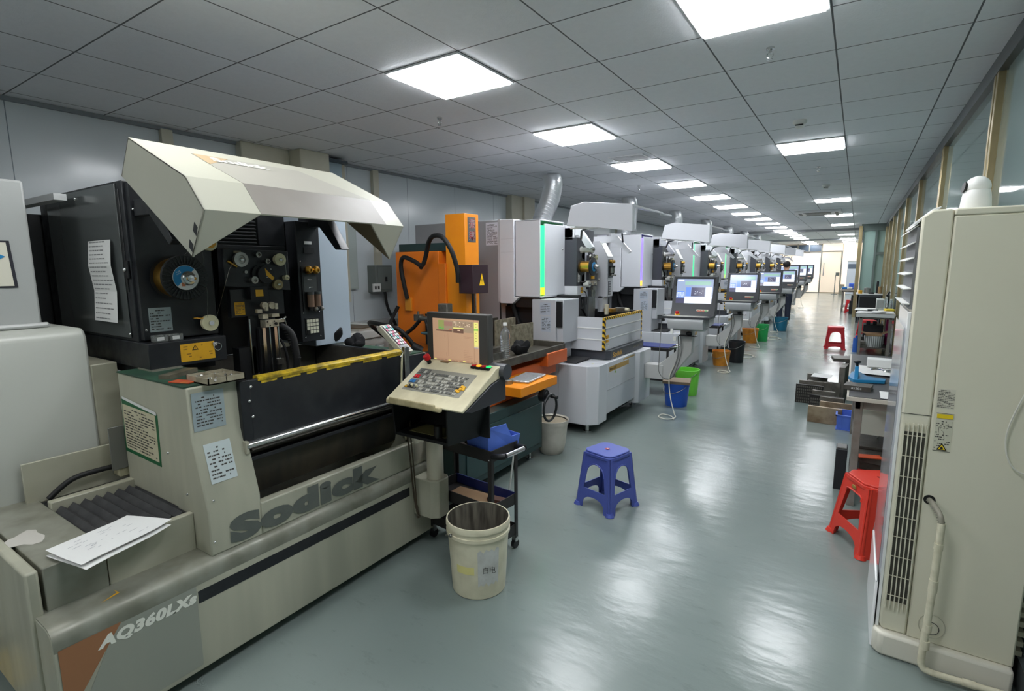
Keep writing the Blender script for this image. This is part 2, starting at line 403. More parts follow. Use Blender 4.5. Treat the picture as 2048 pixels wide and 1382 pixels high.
# ---- right side: glass wall between gold aluminium posts
GLASSR = mat('grey_green_wall_glass', (132,152,148), 0.06, spec=0.65, rvar=0.03, dscale=1.5)
GOLD = mat('champagne_aluminium', (176,160,122), 0.32, metal=0.75, dirt=(140,124,90), dscale=6, damt=0.4)
posts = [Y0+.05, -2.5, -0.2, 2.1, 4.38, 6.75, 9.15, 11.4, 13.5, 15.4, 17.2, 19.3]
for i in range(len(posts)-1):
    a, b = posts[i]+.06, posts[i+1]-.06
    o = struct('window_%d' % (i+3), MB(GLASSR).box(XR, XR+.012, a, b, .12, CZ-.10))
for y in posts:
    pm = MB(GOLD, BLACK).box(XR-.035, XR+.05, y-.065, y-.016, 0, CZ-.08, GOLD).box(XR-.035, XR+.05, y+.016, y+.065, 0, CZ-.08, GOLD).box(XR-.012, XR+.04, y-.016, y+.016, 0, CZ-.08, BLACK)
    struct('trim_%d' % (12+posts.index(y)), pm, bevel=.003)
struct('trim_30', MB(mat('dark_head_rail', (92,96,98), .4, metal=.4)).box(XR-.04, XR+.06, Y0, 19.3, CZ-.10, CZ-.001).box(XR-.02, XR+.05, Y0, 19.3, 0, .12))
struct('wall_right', MB(mat('room_beyond_glass', (70,80,80), .7)).box(XR+1.3, XR+1.4, Y0, 19.4, 0, CZ))
# the wall steps in towards the aisle further down
g2 = MB(mat('green_office_glass', (164,190,182), .1, spec=.6)).box(0.06, XR+.1, 19.45, 19.47, .12, CZ-.2)
struct('window_20', g2)
struct('trim_31', MB(mat('grey_green_frame', (112,124,120), .4, metal=.3)).box(.0, XR, 19.40, 19.5, CZ-.2, CZ).box(.36,.42,19.40,19.50,.1,CZ-.2).box(.42,XR,19.40,19.50,1.9,1.98).box(0,XR,19.4,19.5,0,.12))
struct('trim_32', MB(GOLD).box(-.06, .03, 19.36, 19.56, 0, CZ-.05))
GLF = mat('far_side_glass', (176,178,166), .12)
for k, (a, b) in enumerate(((19.6, 22.2), (22.3, 24.8), (24.9, 27.6), (27.7, 30.4), (30.5, Y1))):
    struct('window_%d' % (21+k), MB(GLF).box(.0, .012, a, b-.02, .1, CZ-.05))
    struct('trim_%d' % (33+k), MB(GOLD).box(-.05, .04, b, b+.1, 0, CZ-.05))
# ---- ceiling lights
DIFF = mat('lit_diffuser', (255,255,255), 0.5, emit=(248,251,255), estr=LIGHT_STRENGTH)
ALU = mat('white_fixture_frame', (225,226,228), 0.4)
DIM = mat('dimmed_lit_diffuser', (255,255,255), 0.5, emit=(248,250,250), estr=LIGHT_STRENGTH*.6)  # panels turned down to keep the hood and foreground darker
def make_light(label, dm=None):
    t = thing('ceiling_light', (0,0,CZ), label, 'ceiling light', None)
    f = MB(ALU); s = .295; w = .016
    f.box(-s,s,-s,-s+w,-.012,0).box(-s,s,s-w,s,-.012,0).box(-s,-s+w,-s+w,s-w,-.012,0).box(s-w,s,-s+w,s-w,-.012,0)
    f.build('frame', t, local=True)
    MB(dm or DIFF).box(-s+w, s-w, -s+w, s-w, -.022, -.001).build('diffuser', t, local=True)  # hangs below its frame so the glowing edges brighten the ceiling
    return t
row1 = [0.71+1.8*k for k in range(-2, 20)]
row2 = [-2.89, .71, 2.51, 6.11, 11.51, 15.11, 18.71, 21.6, 24.9, 28.4, 31.5, 34.0]
xs1 = -2.30; xs2 = -0.50
ordw = ['first','second','third','fourth','fifth','sixth','seventh','eighth','ninth','tenth','eleventh','twelfth','thirteenth','fourteenth','fifteenth','sixteenth','seventeenth','eighteenth','nineteenth','twentieth']
L0 = make_light('x'); LD = make_light('x', DIM); LD.location = (xs1, 1.01, CZ); LD['label'] = 'dimmer lit ceiling panel overhead, just outside the top left of the view'; first = True
vis = 0
for y in row1:
    if abs(y-.71) < .01: LD['group'] = 'ceiling panels above the machines'; continue
    if y > 20.9 and y < 21.6: y = 20.45
    if y+.3 > 1.0: 
        lab = '%s square lit panel of the ceiling row above the machines' % (ordw[vis] if vis < 20 else 'last'); vis += 1
    else: lab = 'square lit ceiling panel overhead behind the viewer, machine row'
    if y < .5:
        c = copy_tree(LD, loc=(xs1, y+.3, CZ), label='lit ceiling panel behind the viewer above the machines, ' + ('nearer' if y > -2 else 'farther')); c['group'] = 'ceiling panels above the machines'; continue
    if first: L0.location = (xs1, y+.3, CZ); L0['label'] = lab; first = False; c = L0
    else: c = copy_tree(L0, loc=(xs1, y+.3, CZ), label=lab)
    c['group'] = 'ceiling panels above the machines'
vis = 0
for y in row2:
    if y > 2: lab = '%s square lit panel of the ceiling row above the aisle, nearer the glass wall' % ordw[vis]; vis += 1
    else:
        c = copy_tree(L0, loc=(xs2, y+.3, CZ), label='lit ceiling panel behind the viewer above the aisle' if y < 0 else 'lit ceiling panel directly above the viewer'); c['group'] = 'ceiling panels above the aisle'; continue
    c = copy_tree(L0, loc=(xs2, y+.3, CZ), label=lab); c['group'] = 'ceiling panels above the aisle'
# office lamps left unbuilt; the partition glass glows in their place
for k, (x, lab) in enumerate(((-3.6,'lit panel inside the far cream office, left of the glass door'),(-1.3,'lit panel inside the far cream office, behind the glass door'))):
    pass
# ---- small ceiling devices
def smoke(y, lab):
    t = thing('smoke_detector', (-.51, y, CZ), lab, 'smoke detector', 'ceiling smoke detectors')
    MB(WHITE).lathe([(0.0,-.0),(.055,0),(.055,-.018),(.045,-.03),(.034,-.032)][1:], seg=24).build('base', t, local=True)
    MB(WHITE, BLACK).lathe([(.036,-.03),(.036,-.05),(.026,-.06),(0.001,-.062)], seg=20).box(-.03,.03,-.037,-.0355,-.046,-.036,BLACK).build('sensor_head', t, local=True)
    return t
smoke(5.28, 'white round smoke detector on the ceiling, nearest one'); smoke(9.61, 'white round smoke detector on the ceiling beyond the second aisle light'); smoke(14.9, 'small far white smoke detector on the ceiling near the cassette grille')
def sprinkler(x, y, lab):
    t = thing('sprinkler_head', (x, y, CZ), lab, 'sprinkler', 'ceiling sprinkler heads')
    MB(CHROME).cyl((0,0,0),(0,0,-.012),.022).cyl((0,0,-.012),(0,0,-.03),.009).build('body', t, local=True)
    MB(CHROME).tube([(.012,0,-.028),(.016,0,-.045),(.0,0,-.06)], .003, res=4, seg=6).tube([(-.012,0,-.028),(-.016,0,-.045),(.0,0,-.06)], .003, res=4, seg=6).cyl((0,0,-.06),(0,0,-.064),.016).build('deflector', t, local=True)
sprinkler(-.51, 3.47, 'small chrome ceiling sprinkler beside the nearest aisle light'); sprinkler(-2.97, 3.47, 'small chrome ceiling sprinkler above the big beige hood side')
sprinkler(-.51, 7.79, 'small chrome ceiling sprinkler past the second aisle light'); sprinkler(-2.9, 8.0, 'small chrome ceiling sprinkler above the grey machines')
# vent and cassette
t = thing('ceiling_vent', (-2.26, 5.91, CZ), 'small square louvred air vent between two ceiling lights', 'vent')
v = MB(ALU); v.box(-.2,.2,-.15,-.13,-.01,0).box(-.2,.2,.13,.15,-.01,0).box(-.2,-.18,-.13,.13,-.01,0).box(.18,.2,-.13,.13,-.01,0); v.build('frame', t, local=True)
v = MB(BLACK, ALU).box(-.18,.18,-.13,.13,-.002,-.0005, BLACK)
for k in range(9): v.box(-.18,.18,-.12+k*.028,-.11+k*.028,-.008,-.002, ALU)
v.build('louvre', t, local=True)
t = thing('ceiling_cassette', (-.86, 14.25, CZ), 'square ceiling air conditioner cassette with slotted grille', 'air conditioner')
MB(ALU, GREYC).box(-.46,.46,-.46,.46,-.05,0).build('panel', t, local=True, bevel=.01)
v = MB(GREYC, BLACK).box(-.25,.25,-.25,.25,-.056,-.05)
for a in (-.36,.36): v.box(-.28,.28,a-.03,a+.03,-.056,-.05,BLACK).box(a-.03,a+.03,-.28,.28,-.056,-.05,BLACK)
v.build('grille', t, local=True)
# ================================================================== BIG BEIGE WIRE-CUTTING MACHINE (front left)
A = thing('wire_cutting_machine', (-2.9, 1.3, 0), 'large beige wire cutting machine with black tank and raised hood, nearest on the left', 'machine')
# base plinth with rounded ledge
b = MB(BEIGE_D, BEIGE_T)
prof = [(-4.3,.05),(-2.03,.05),(-2.03,.43),(-2.035,.45),(-2.05,.465),(-2.08,.472),(-4.3,.472)]
b.prism(prof, 'y', .45, 2.30, BEIGE_D)
base = b.build('base', A, bevel=.004)
b = MB(BEIGE_T); b.prism([(-2.0295,.40),(-2.027,.43),(-2.035,.455),(-2.055,.472),(-2.09,.476),(-2.20,.476),(-2.20,.472)], 'y', .452, 2.298); b.build('ledge', base)
# left end housing that runs down to the floor level
MB(BEIGE_D).box(-4.3,-2.165,.438,.475,.05,.632).build('side_cover', A, bevel=.008)
MB(BLACK).box(-4.2,-2.15,.5,2.2,.0,.05).build('levelling_foot', A)  # single black slab colours in the shade below the base
# lettering band, brown triangle, model name
d = MB(DARKM, mat('brown_vinyl', (158,110,76), .5), mat('pale_lettering', (236,236,224), .5), mat('smoke_grey_panel_print', (150,153,142), .45, dirt=(160,160,146), dscale=5, damt=.5, streak=True))
x = -2.0285
d.slab((x,.885,.325),(x,2.03,.325),(x,2.03,.375),(x,.885,.375), .0008, DARKM)
d.slab((x,.455,.07),(x,.88,.07),(x,.88,.40),(x,.62,.40), .0006, 3)
d.add([(x+.0008,.462,.405),(x+.0008,.462,.16),(x+.0008,.635,.405)], [(0,1,2)], 1)
put_text(d, 'AQ360LXs', (x+.0015,.56,.335), (0,1,-.02), (0,.12,1), .052, 2, width=.315, bold=.06, shear=.15, spacing=1.1)
d.build('model_decal', A)
MB(YEL).add([(-2.10,.655,.4765),(-2.075,.60,.4765),(-2.09,.66,.4765),(-2.13,.655,.4765)],[(0,1,2,3)]).build('arrow_sticker', A)
# left low bed: sheet metal box, bellows, frame
b = MB(BEIGE_T, BEIGE)
b.box(-2.90,-2.17,.485,.66,.47,.63, BEIGE_T); b.box(-2.20,-2.17,.662,.96,.47,.63, BEIGE)
b.box(-2.74,-2.70,.66,1.15,.47,.655, BEIGE); b.box(-2.71,-2.19,.66,1.15,.47,.55, DARKM)
b.build('bed_cover', A, bevel=.004)
m = MB(mat('worn_touch_up_paint', (196,192,184), .5)); pts = []
for k in range(16):
    a = 2*math.pi*k/16; r = .055*(1+.22*math.sin(3*a)+.1*math.sin(5*a+1)); pts.append((-2.47+1.25*r*math.cos(a), .52+r*math.sin(a)))
m.add([(p[0],p[1],.6308) for p in pts], [tuple(range(16))]); m.build('paint_patch', A)
bl = MB(mat('bellows_fabric', (50,50,52), .7, dirt=(84,84,84), dscale=14, damt=.4))
n = 11; y0, y1 = .67, 1.12; vs = []; fs = []
for i in range(2*n+1):
    y = y0+(y1-y0)*i/(2*n); z = .634 if i % 2 else .614
    vs += [(-2.695,y,z),(-2.205,y,z)]
for i in range(2*n): fs.append((2*i,2*i+1,2*i+3,2*i+2))
bl.add(vs, fs); bl.build('bellows', A)
MB(BEIGE, DARKM).box(-2.86,-2.845,.62,1.3,.62,.80, BEIGE).box(-2.845,-2.74,.62,1.3,.60,.615, DARKM).tube([(-2.80,.68,.64),(-2.79,.76,.70),(-2.79,.86,.71),(-2.80,1.0,.70)], .012, RUBBER).build('splash_sheet', A, bevel=.002)
s = MB(mat('old_ivory_plastic', (186,180,150), .45, dirt=(120,112,84), dscale=14, damt=.6)).box(-2.83,-2.76,.93,1.02,.66,.86).box(-2.755,-2.75,.90,1.04,.70,.90, mat('smoky_guard', (104,104,98), .2))
s.sphere((-2.745,1.0,.81), .014, CHROME); s.build('sensor_box', A, bevel=.004)
# upper front cover: left column block + lettering band + right block
P = [(-2.055,.472),(-2.05,.66),(-2.125,.94),(-2.13,1.145),(-2.75,1.145),(-2.75,.62),(-2.30,.62),(-2.30,.472)]
c = MB(BEIGE_D); c.prism(P, 'y', .96, 1.175)
c.prism([(-2.055,.472),(-2.052,.615),(-2.10,.615),(-2.10,.472)], 'y', 1.175, 2.31)
c.prism([(-2.055,.472),(-2.05,.615),(-2.13,.86),(-2.13,1.10),(-2.75,1.10),(-2.75,.472)], 'y', 2.10, 2.31)
cov = c.build('front_cover', A, bevel=.006)
d = MB(INK)
d.box(-2.1295,-2.1285,.965,1.10,.9395,.9415); d.box(-2.6,-2.13,.9585,.9595,.47,.472)
d.build('panel_seam', cov)
lg = MB(mat('slate_lettering', (92,97,92), .5, dirt=(116,118,110), dscale=18, damt=.3))
put_text(lg, 'Sodick', (-2.0502,1.035,.487), (0,1,0), (.002,0,1), .115, 0, width=.80, bold=.075, spacing=1.12)
lg.build('maker_lettering', cov)
g = MB(mat('green_cutting_mat', (46,82,62), .6, dirt=(26,40,34), dscale=7, damt=.7)).box(-2.74,-2.14,.955,1.172,1.145,1.151); g.build('top_mat', A)
# sheets stuck on the block
d = MB(mat('green_tape', (24,98,58), .5), PAPER_Y, PAPER, INK)
o = Vector((-2.735,.9588,.785)); 
d.slab((-2.745,.9585,.782),(-2.405,.9585,.772),(-2.395,.9585,1.0),(-2.73,.9585,1.035), .002, 0)
d.slab((-2.72,.9565,1.028),(-2.40,.9565,.998),(-2.40,.9565,1.012),(-2.72,.9565,1.04), .0005, 2)
panel_text(d, (-2.727,.958,.80), (1,0,-.03), (.02,0,1), .31, .205, 1, 3, rows=15, margin=.04, rnd=random.Random(1), base_t=.0012)
d.build('taped_sheet', A)
sd = Vector((-.075,0,.28)).normalized()
d = MB(PAPER_B, INK, mat('pale_label', (196,206,206), .6))
panel_text(d, (-2.1245,.972,.968), (0,1,0), (0,0,1), .125, .155, 0, 1, rows=10, margin=.1, rnd=random.Random(5))
d.build('instruction_label', A); d = MB(PAPER_B, INK, mat('pale_label', (196,206,206), .6))
panel_text(d, (-2.0745,.995,.757), (0,1,0), (sd.x,0,sd.z), .105, .16, 2, 1, rows=9, margin=.08, rnd=random.Random(6), fill=.6)
d.build('instruction_label', A); d = MB(INK)
panel_text(d, (-2.0515,2.10,.50), (0,1,0), (0,0,1), .14, .10, mat('etched_plate', (164,160,144), .4), 1, rows=8, margin=.08, rnd=random.Random(9))
d.build('instruction_label', A)
for (y, z) in ((.985,.70),(.975,.47+.06)): MB(CHROME).sphere((-2.052,y,z), .005, seg=10, rings=6).build('screw', A)
for (xx, z) in ((-2.33,.85),(-2.52,.58),(-2.2,.70),(-2.28,.56)): MB(CHROME).sphere((xx,.959,z), .006, seg=10, rings=6).build('screw', A)
# --- work tank
t = MB(DARKM)
t.box(-2.13,-2.105,1.18,2.095,.86,1.138)
t.box(-2.88,-2.13,1.18,1.20,.80,1.135); t.box(-2.88,-2.13,2.075,2.095,.80,1.135); t.box(-2.88,-2.86,1.2,2.075,.80,1.13); t.box(-2.88,-2.12,1.18,2.095,.78,.80)
t.box(-2.135,-2.103,1.155,1.20,.855,1.14)
tank = t.build('work_tank', A, bevel=.004)
apr = mat('grimy_dark_steel', (44,43,40), .4, dirt=(84,76,60), dscale=9, damt=.5, streak=True)
MB(apr).prism([(-2.11,.86),(-2.085,.84),(-2.15,.80),(-2.20,.60),(-2.24,.60),(-2.24,.86)], 'y', 1.178, 2.098).build('apron', tank, bevel=.002)
r = MB(CHROME, BEIGE).cyl((-2.098,1.155,.862),(-2.098,2.09,.862),.015,m=CHROME).box(-2.22,-2.085,1.15,1.165,.83,.885,BEIGE); r.build('drip_rail', tank, bevel=.003)
ym = mat('chipped_yellow_paint', (222,188,44), .45, dirt=(64,60,36), dscale=26, damt=.75)
y = MB(ym); y.prism([(-2.142,1.130),(-2.10,1.128),(-2.097,1.140),(-2.115,1.150),(-2.14,1.148)], 'y', 1.235, 2.08)
rn = random.Random(4); yy = 1.25
while yy < 2.03:
    L_ = .05+.10*rn.random(); y.slab((-2.1035,yy,1.115),(-2.1035,yy+L_,1.118),(-2.1035,yy+L_,1.136),(-2.1035,yy,1.136), .001); yy += L_+.02+.08*rn.random()
y.build('yellow_rim', tank)
for (yy, z) in ((1.20,1.11),(1.20,.98),(2.075,1.11),(2.075,.97),(1.19,1.05)): MB(CHROME).sphere((-2.103,yy,z), .008, seg=10, rings=6).build('bolt', tank)
LN = MB(mat('smoky_tank_liner', (112,108,100), .45, metal=.3, dirt=(50,48,44), dscale=6, damt=.7)); LN.box(-2.859,-2.857,1.21,2.07,.81,1.128).box(-2.85,-2.14,2.072,2.0745,.81,1.13).box(-2.85,-2.14,1.201,1.203,.81,1.13); LN.build('tank_liner', tank)
w = MB(mat('tank_table_steel', (70,68,64), .4, metal=.6)); w.box(-2.75,-2.25,1.3,1.98,.80,.84).box(-2.72,-2.62,1.3,1.98,.84,.88).box(-2.38,-2.30,1.3,1.98,.84,.88); w.build('work_table', tank, bevel=.003)
# right-hand worktop beside the tank
MB(mat('green_cutting_mat', (46,82,62), .6)).box(-2.76,-2.14,2.10,2.30,1.10,1.106).build('side_mat', A)
MB(GREYC, STEEL).box(-2.12,-2.095,2.10,2.135,.47,1.16,STEEL).box(-2.14,-2.125,2.10,2.30,.62,1.10,DARKM).build('side_post', A, bevel=.003)
# --- column / head
HB = DARKM
h = MB(HB)
h.box(-3.72,-2.70,1.04,1.40,1.275,1.985); 
h.box(-3.72,-2.715,1.40,1.815,1.72,1.985); h.box(-3.72,-2.95,1.40,1.815,1.12,1.72)
head = h.build('head_housing', A, bevel=.004)
gl = mat('glossy_dark_side_panel', (86,90,90), .14, spec=.7)
sp = MB(gl, BLACK).box(-3.60,-2.76,1.034,1.039,1.29,1.975, gl).box(-2.755,-2.735,1.036,1.04,1.5,1.95,BLACK)
sp.box(-2.735,-2.70,1.028,1.036,1.56,1.64, BLACK); sp.sphere((-2.72,1.026,1.60), .009, CHROME).sphere((-3.2,1.032,1.94), .007, CHROME).sphere((-2.755,1.032,1.31), .006, CHROME); sp.build('side_panel', head, bevel=.002)
# front plate with label
fp = MB(DARKM, PAPER_B, INK, CHROME); fp.box(-2.70,-2.662,1.05,1.375,1.285,1.975, 0)
panel_text(fp, (-2.6615,1.075,1.318), (0,1,0), (0,0,1), .095, .11, 1, 2, rows=8, margin=.06, rnd=random.Random(11))
for (yy,z) in ((1.06,1.33),(1.22,1.46),(1.06,1.86),(1.34,1.30)): fp.sphere((-2.661,yy,z), .006, 3)
fp.build('front_plate', head, bevel=.002)
# lower drawer-like box
lb = MB(DARKM).box(-3.4,-2.60,1.035,1.38,1.155,1.275).box(-3.3,-2.72,1.06,1.38,1.11,1.16); lbo = lb.build('lower_box', A, bevel=.004)
q = MB(YEL, INKB, CHROME, BEIGE_T)
panel_text(q, (-2.5995,1.165,1.172), (0,1,0), (0,0,1), .155, .083, 0, mat('faded_ink', (150,110,40), .6), rows=6, margin=.08, title=False, rnd=random.Random(2), fill=.5)
q.add([(-2.5975,1.215,1.222),(-2.5975,1.245,1.222),(-2.5975,1.23,1.248)], [(0,1,2)], 1); q.add([(-2.597,1.2205,1.2255),(-2.597,1.2395,1.2255),(-2.597,1.23,1.2425)], [(0,1,2)], 0)
q.box(-2.597,-2.5965,1.2293,1.2307,1.229,1.238,1)
q.box(-2.72,-2.58,1.032,1.16,1.12,1.158, 3)
q.build('warning_sticker', lbo)
q = MB(CHROME).tube([(-2.597,1.335+.018*math.cos(a),1.225+.018*math.sin(a)) for a in [k*math.pi/6 for k in range(13)]], .0022, res=1, seg=6).sphere((-2.597,1.32,1.24),.008).box(-2.60,-2.59,1.31,1.33,1.232,1.25); q.build('pull_ring', lbo)
# brackets that carry the hood
k = MB(DARKM); k.prism([(-2.66,1.90),(-2.48,1.90),(-2.34,1.72),(-2.37,1.70),(-2.52,1.83),(-2.66,1.83)], 'y', 1.06, 1.10); k.build('hood_bracket', head, bevel=.003)
k = MB(DARKM); k.prism([(-2.70,1.90),(-2.48,1.90),(-2.34,1.70),(-2.39,1.70),(-2.52,1.83),(-2.70,1.83)], 'y', 1.90, 1.955); k.build('hood_bracket', head, bevel=.003)
# louvred vent
lv = MB(BLACK, mat('louvre_edge', (92,94,96), .3, metal=.6)).box(-2.715,-2.712,1.41,1.64,1.73,1.90, 0)
for i in range(9):
    z = 1.735+i*.018; lv.prism([(-2.712,z+.004),(-2.698,z),(-2.698,z+.003),(-2.712,z+.010)], 'y', 1.41, 1.64, 1)
lv.build('louvre_vent', head)
MB(DARKM).box(-2.712,-2.70,1.655,1.81,1.725,1.98).box(-2.75,-2.69,1.40,1.80,1.70,1.722).box(-2.90,-2.86,1.40,1.44,1.20,1.70).box(-2.88,-2.80,1.455,1.475,1.2,1.70).build('upper_panel', head, bevel=.003)
# wire feed plate with pulleys
wp = MB(DARKM); wp.prism([(1.405,1.70),(1.755,1.695),(1.757,1.482),(1.40,1.515)], 'x', -2.66, -2.605); wp.box(-2.66,-2.622,1.43,1.725,1.355,1.50)
wpo = wp.build('wire_feed_plate', A, bevel=.003)
def pulley(y, z, r, mt, name='pulley', x=-2.605, d=.03):
    m = MB(mt, CHROME); m.lathe([(.001,0),(r*.8,0),(r*.82,d*.25),(r*.72,d*.5),(r,d*.75),(r*.98,d),(r*.55,d*1.02),(r*.5,d*.9),(r*.2,d*.92)], (x,y,z), 'x', mt, seg=30)
    m.lathe([(r*.26,d*.9),(r*.24,d*1.25),(r*.12,d*1.3),(r*.12,d*1.45),(.0005,d*1.46)], (x,y,z), 'x', CHROME, seg=14)
    return m.build(name, wpo)
pulley(1.477,1.647,.037,STEEL); pulley(1.69,1.648,.033,CREAM); pulley(1.571,1.672,.015,STEEL); pulley(1.606,1.639,.013,STEEL,d=.05)
pulley(1.537,1.544,.019,STEEL,d=.035); pulley(1.669,1.517,.027,mat('worn_nylon', (150,136,96), .5)); pulley(1.723,1.553,.014,CREAM)
dd = MB(BLACK, YEL, CHROME); dd.cyl((-2.605,1.605,1.571),(-2.575,1.605,1.571),.046,m=0,seg=32).cyl((-2.605,1.58,1.575),(-2.59,1.58,1.575),.044,m=0,seg=32)
dd.add([(-2.5745,1.597,1.604),(-2.5745,1.603,1.566),(-2.5745,1.636,1.540),(-2.5745,1.648,1.553)], [(0,1,2,3)], 1)
for (yy,z) in ((1.63,1.598),(1.605,1.556)): dd.sphere((-2.5745,yy,z), .004, 2)
dd.build('capstan', wpo)
mi = MB(CHROME, BRASS, YEL, STEEL, BLACK, INK)
mi.cyl((-2.60,1.42,1.64),(-2.59,1.46,1.612),.006,m=BRASS).cyl((-2.605,1.509,1.585),(-2.597,1.509,1.585),.008,m=STEEL)
mi.build('wire_guide', wpo); mi = MB(CHROME, BRASS, YEL, STEEL, BLACK, INK)
mi.box(-2.605,-2.59,1.455,1.485,1.678,1.69,m=mat('tan_bracket',(140,130,104),.5))
mi.build('clamp_bracket', wpo); mi = MB(CHROME, BRASS, YEL, STEEL, BLACK, INK)
mi.box(-2.625,-2.58,1.514,1.608,1.445,1.508,m=BLACK)
mi.slab((-2.579,1.540,1.460),(-2.579,1.582,1.460),(-2.579,1.580,1.493),(-2.579,1.540,1.494),.001,YEL)
mi.build('motor_cover', wpo); mi = MB(CHROME, BRASS, YEL, STEEL, BLACK, INK)
panel_text(mi, (-2.6215,1.447,1.367), (0,1,0), (0,0,1), .053, .066, YEL, INK, rows=8, margin=.08, rnd=random.Random(8))
mi.build('caution_label', wpo)
# Z axis: guide assembly and upright rods going down into the tank
z = MB(STEEL, CHROME, BLACK, mat('nickel_block', (196,190,170), .35, metal=.4, dirt=(110,100,80), dscale=30, damt=.5))
z.box(-2.62,-2.60,1.50,1.65,1.06,1.36,2)
z.cyl((-2.575,1.572,1.412),(-2.555,1.572,1.412),.018,m=3).cyl((-2.575,1.612,1.410),(-2.555,1.612,1.410),.018,m=3).box(-2.57,-2.55,1.57,1.585,1.385,1.405,3).box(-2.57,-2.55,1.625,1.64,1.39,1.42,3)
z.box(-2.58,-2.54,1.545,1.575,1.345,1.368,3).box(-2.58,-2.545,1.60,1.64,1.35,1.365,3).box(-2.58,-2.53,1.552,1.625,1.302,1.338,3).box(-2.57,-2.55,1.525,1.55,1.375,1.395,3).box(-2.57,-2.54,1.63,1.665,1.32,1.335,3)
for (yy,zz) in ((1.562,1.33),(1.60,1.33),(1.575,1.31),(1.612,1.312)): z.sphere((-2.529,yy,zz), .004, 2)
z.cyl((-2.527,1.605,1.318),(-2.52,1.605,1.318),.007,m=2).cyl((-2.55,1.66,1.33),(-2.55,1.68,1.345),.007,m=1)
z.build('wire_guide_block', head)
z = MB(CHROME, BLACK, STEEL)
z.cyl((-2.545,1.475,1.35),(-2.545,1.475,.90),.0035,m=0,seg=8)
z.box(-2.58,-2.56,1.53,1.63,.90,1.30,1).box(-2.56,-2.535,1.535,1.552,.90,1.30,0).box(-2.56,-2.535,1.60,1.615,.90,1.30,0).cyl((-2.54,1.577,1.30),(-2.54,1.577,.90),.004,m=0,seg=8).cyl((-2.54,1.626,1.30),(-2.54,1.626,.90),.005,m=0,seg=8)
z.box(-2.535,-2.52,1.60,1.635,1.10,1.13,2).box(-2.66,-2.60,1.44,1.53,.85,1.20,1)
z.build('guide_column', head)
hs = MB(RUBBER); hs.tube([(-2.60,1.63,1.30),(-2.56,1.67,1.29),(-2.53,1.70,1.24),(-2.52,1.71,1.12),(-2.53,1.71,1.06)], .018, seg=12)
for i in range(14):
    tt = i/13; p = Vector((-2.56,1.67,1.29)).lerp(Vector((-2.52,1.712,1.12)), tt); p.y += .012*math.sin(math.pi*tt); hs.cyl(p+Vector((0,-.0,.003)), p+Vector((0,0,-.003)), .0205, seg=12)
for k2 in range(4): hs.tube([(-2.53,1.71,1.06),(-2.53,1.69+.02*k2,1.0),(-2.52,1.67+.03*k2,.90)], .004, seg=6)
hs.tube([(-2.62,1.62,1.24),(-2.58,1.66,1.22),(-2.56,1.68,1.12),(-2.56,1.67,.95)], .007)
hs.tube([(-2.55,1.64,1.335),(-2.54,1.665,1.335),(-2.54,1.675,1.30)], .002, m=CHROME)
hs.build('corrugated_hose', head)
# right-hand control panel
rp = MB(DARKM); rp.box(-2.95,-2.61,1.815,1.965,1.185,1.86); rpo = rp.build('right_panel', A, bevel=.003)
q = MB(PAPER, BLACK, INK, BRASS, CHROME, mat('ivory_key', (206,204,184), .4), mat('clear_grey', (70,72,72), .15), mat('amber_oil_glass', (120,96,80), .1))
q.box(-2.611,-2.606,1.865,1.91,1.735,1.752,0).box(-2.611,-2.604,1.858,1.925,1.685,1.718,1)
q.box(-2.61,-2.603,1.832,1.935,1.36,1.612,1).box(-2.603,-2.601,1.84,1.925,1.47,1.555,6)
for yy in (1.868,1.915): q.lathe([(.018,0),(.023,.01),(.023,.02),(.014,.032),(.008,.033),(.008,.025),(.001,.025)], (-2.602,yy,1.592), 'x', BRASS, seg=20)
q.build('gauge_board', rpo); GM_ = q.mats
for yy in (1.868,1.912):
    q = MB(*GM_); q.cyl((-2.585,yy,1.455),(-2.585,yy,1.385),.019,m=7,seg=16).cyl((-2.585,yy,1.47),(-2.585,yy,1.455),.021,m=6,seg=16).cyl((-2.585,yy,1.385),(-2.585,yy,1.365),.012,m=1,seg=12); q.build('filter_cup', rpo)
q = MB(*GM_)
for yy in (1.89,1.93): MB(STEEL).lathe([(.012,0),(.013,.02),(.006,.03),(.001,.03)], (-2.59,yy,1.372), 'x', seg=14).build('valve_knob', rpo)
q = MB(*GM_)
q.box(-2.61,-2.6035,1.838,1.930,1.225,1.320,1)
for i in range(4):
    for j in range(4): q.box(-2.6036,-2.600,1.845+i*.020,1.861+i*.020,1.232+j*.021,1.249+j*.021,5 if (i*7+j*3) % 11 else 1)
q.build('keypad', rpo); q = MB(*GM_)
for (yy,z) in ((1.83,1.35),(1.935,1.35),(1.835,1.21),(1.935,1.21),(1.835,1.60),(1.94,1.60),(1.83,1.64)): MB(CHROME).sphere((-2.608,yy,z), .004, seg=8, rings=6).build('screw', rpo)
put_text(q, 'Wire', (-2.6,1.865,1.535), (0,1,0), (0,0,1), .007, 0, width=.03); put_text(q, 'JET', (-2.6,1.87,1.49), (0,1,0), (0,0,1), .006, 0, width=.025)
q.build('lettering', rpo)
# pale blue-grey cabinet behind the right panel
MB(mat('pale_blue_cabinet', (176,188,200), .35)).box(-3.60,-2.70,1.968,2.235,1.135,1.95).build('rear_cabinet', A, bevel=.005)
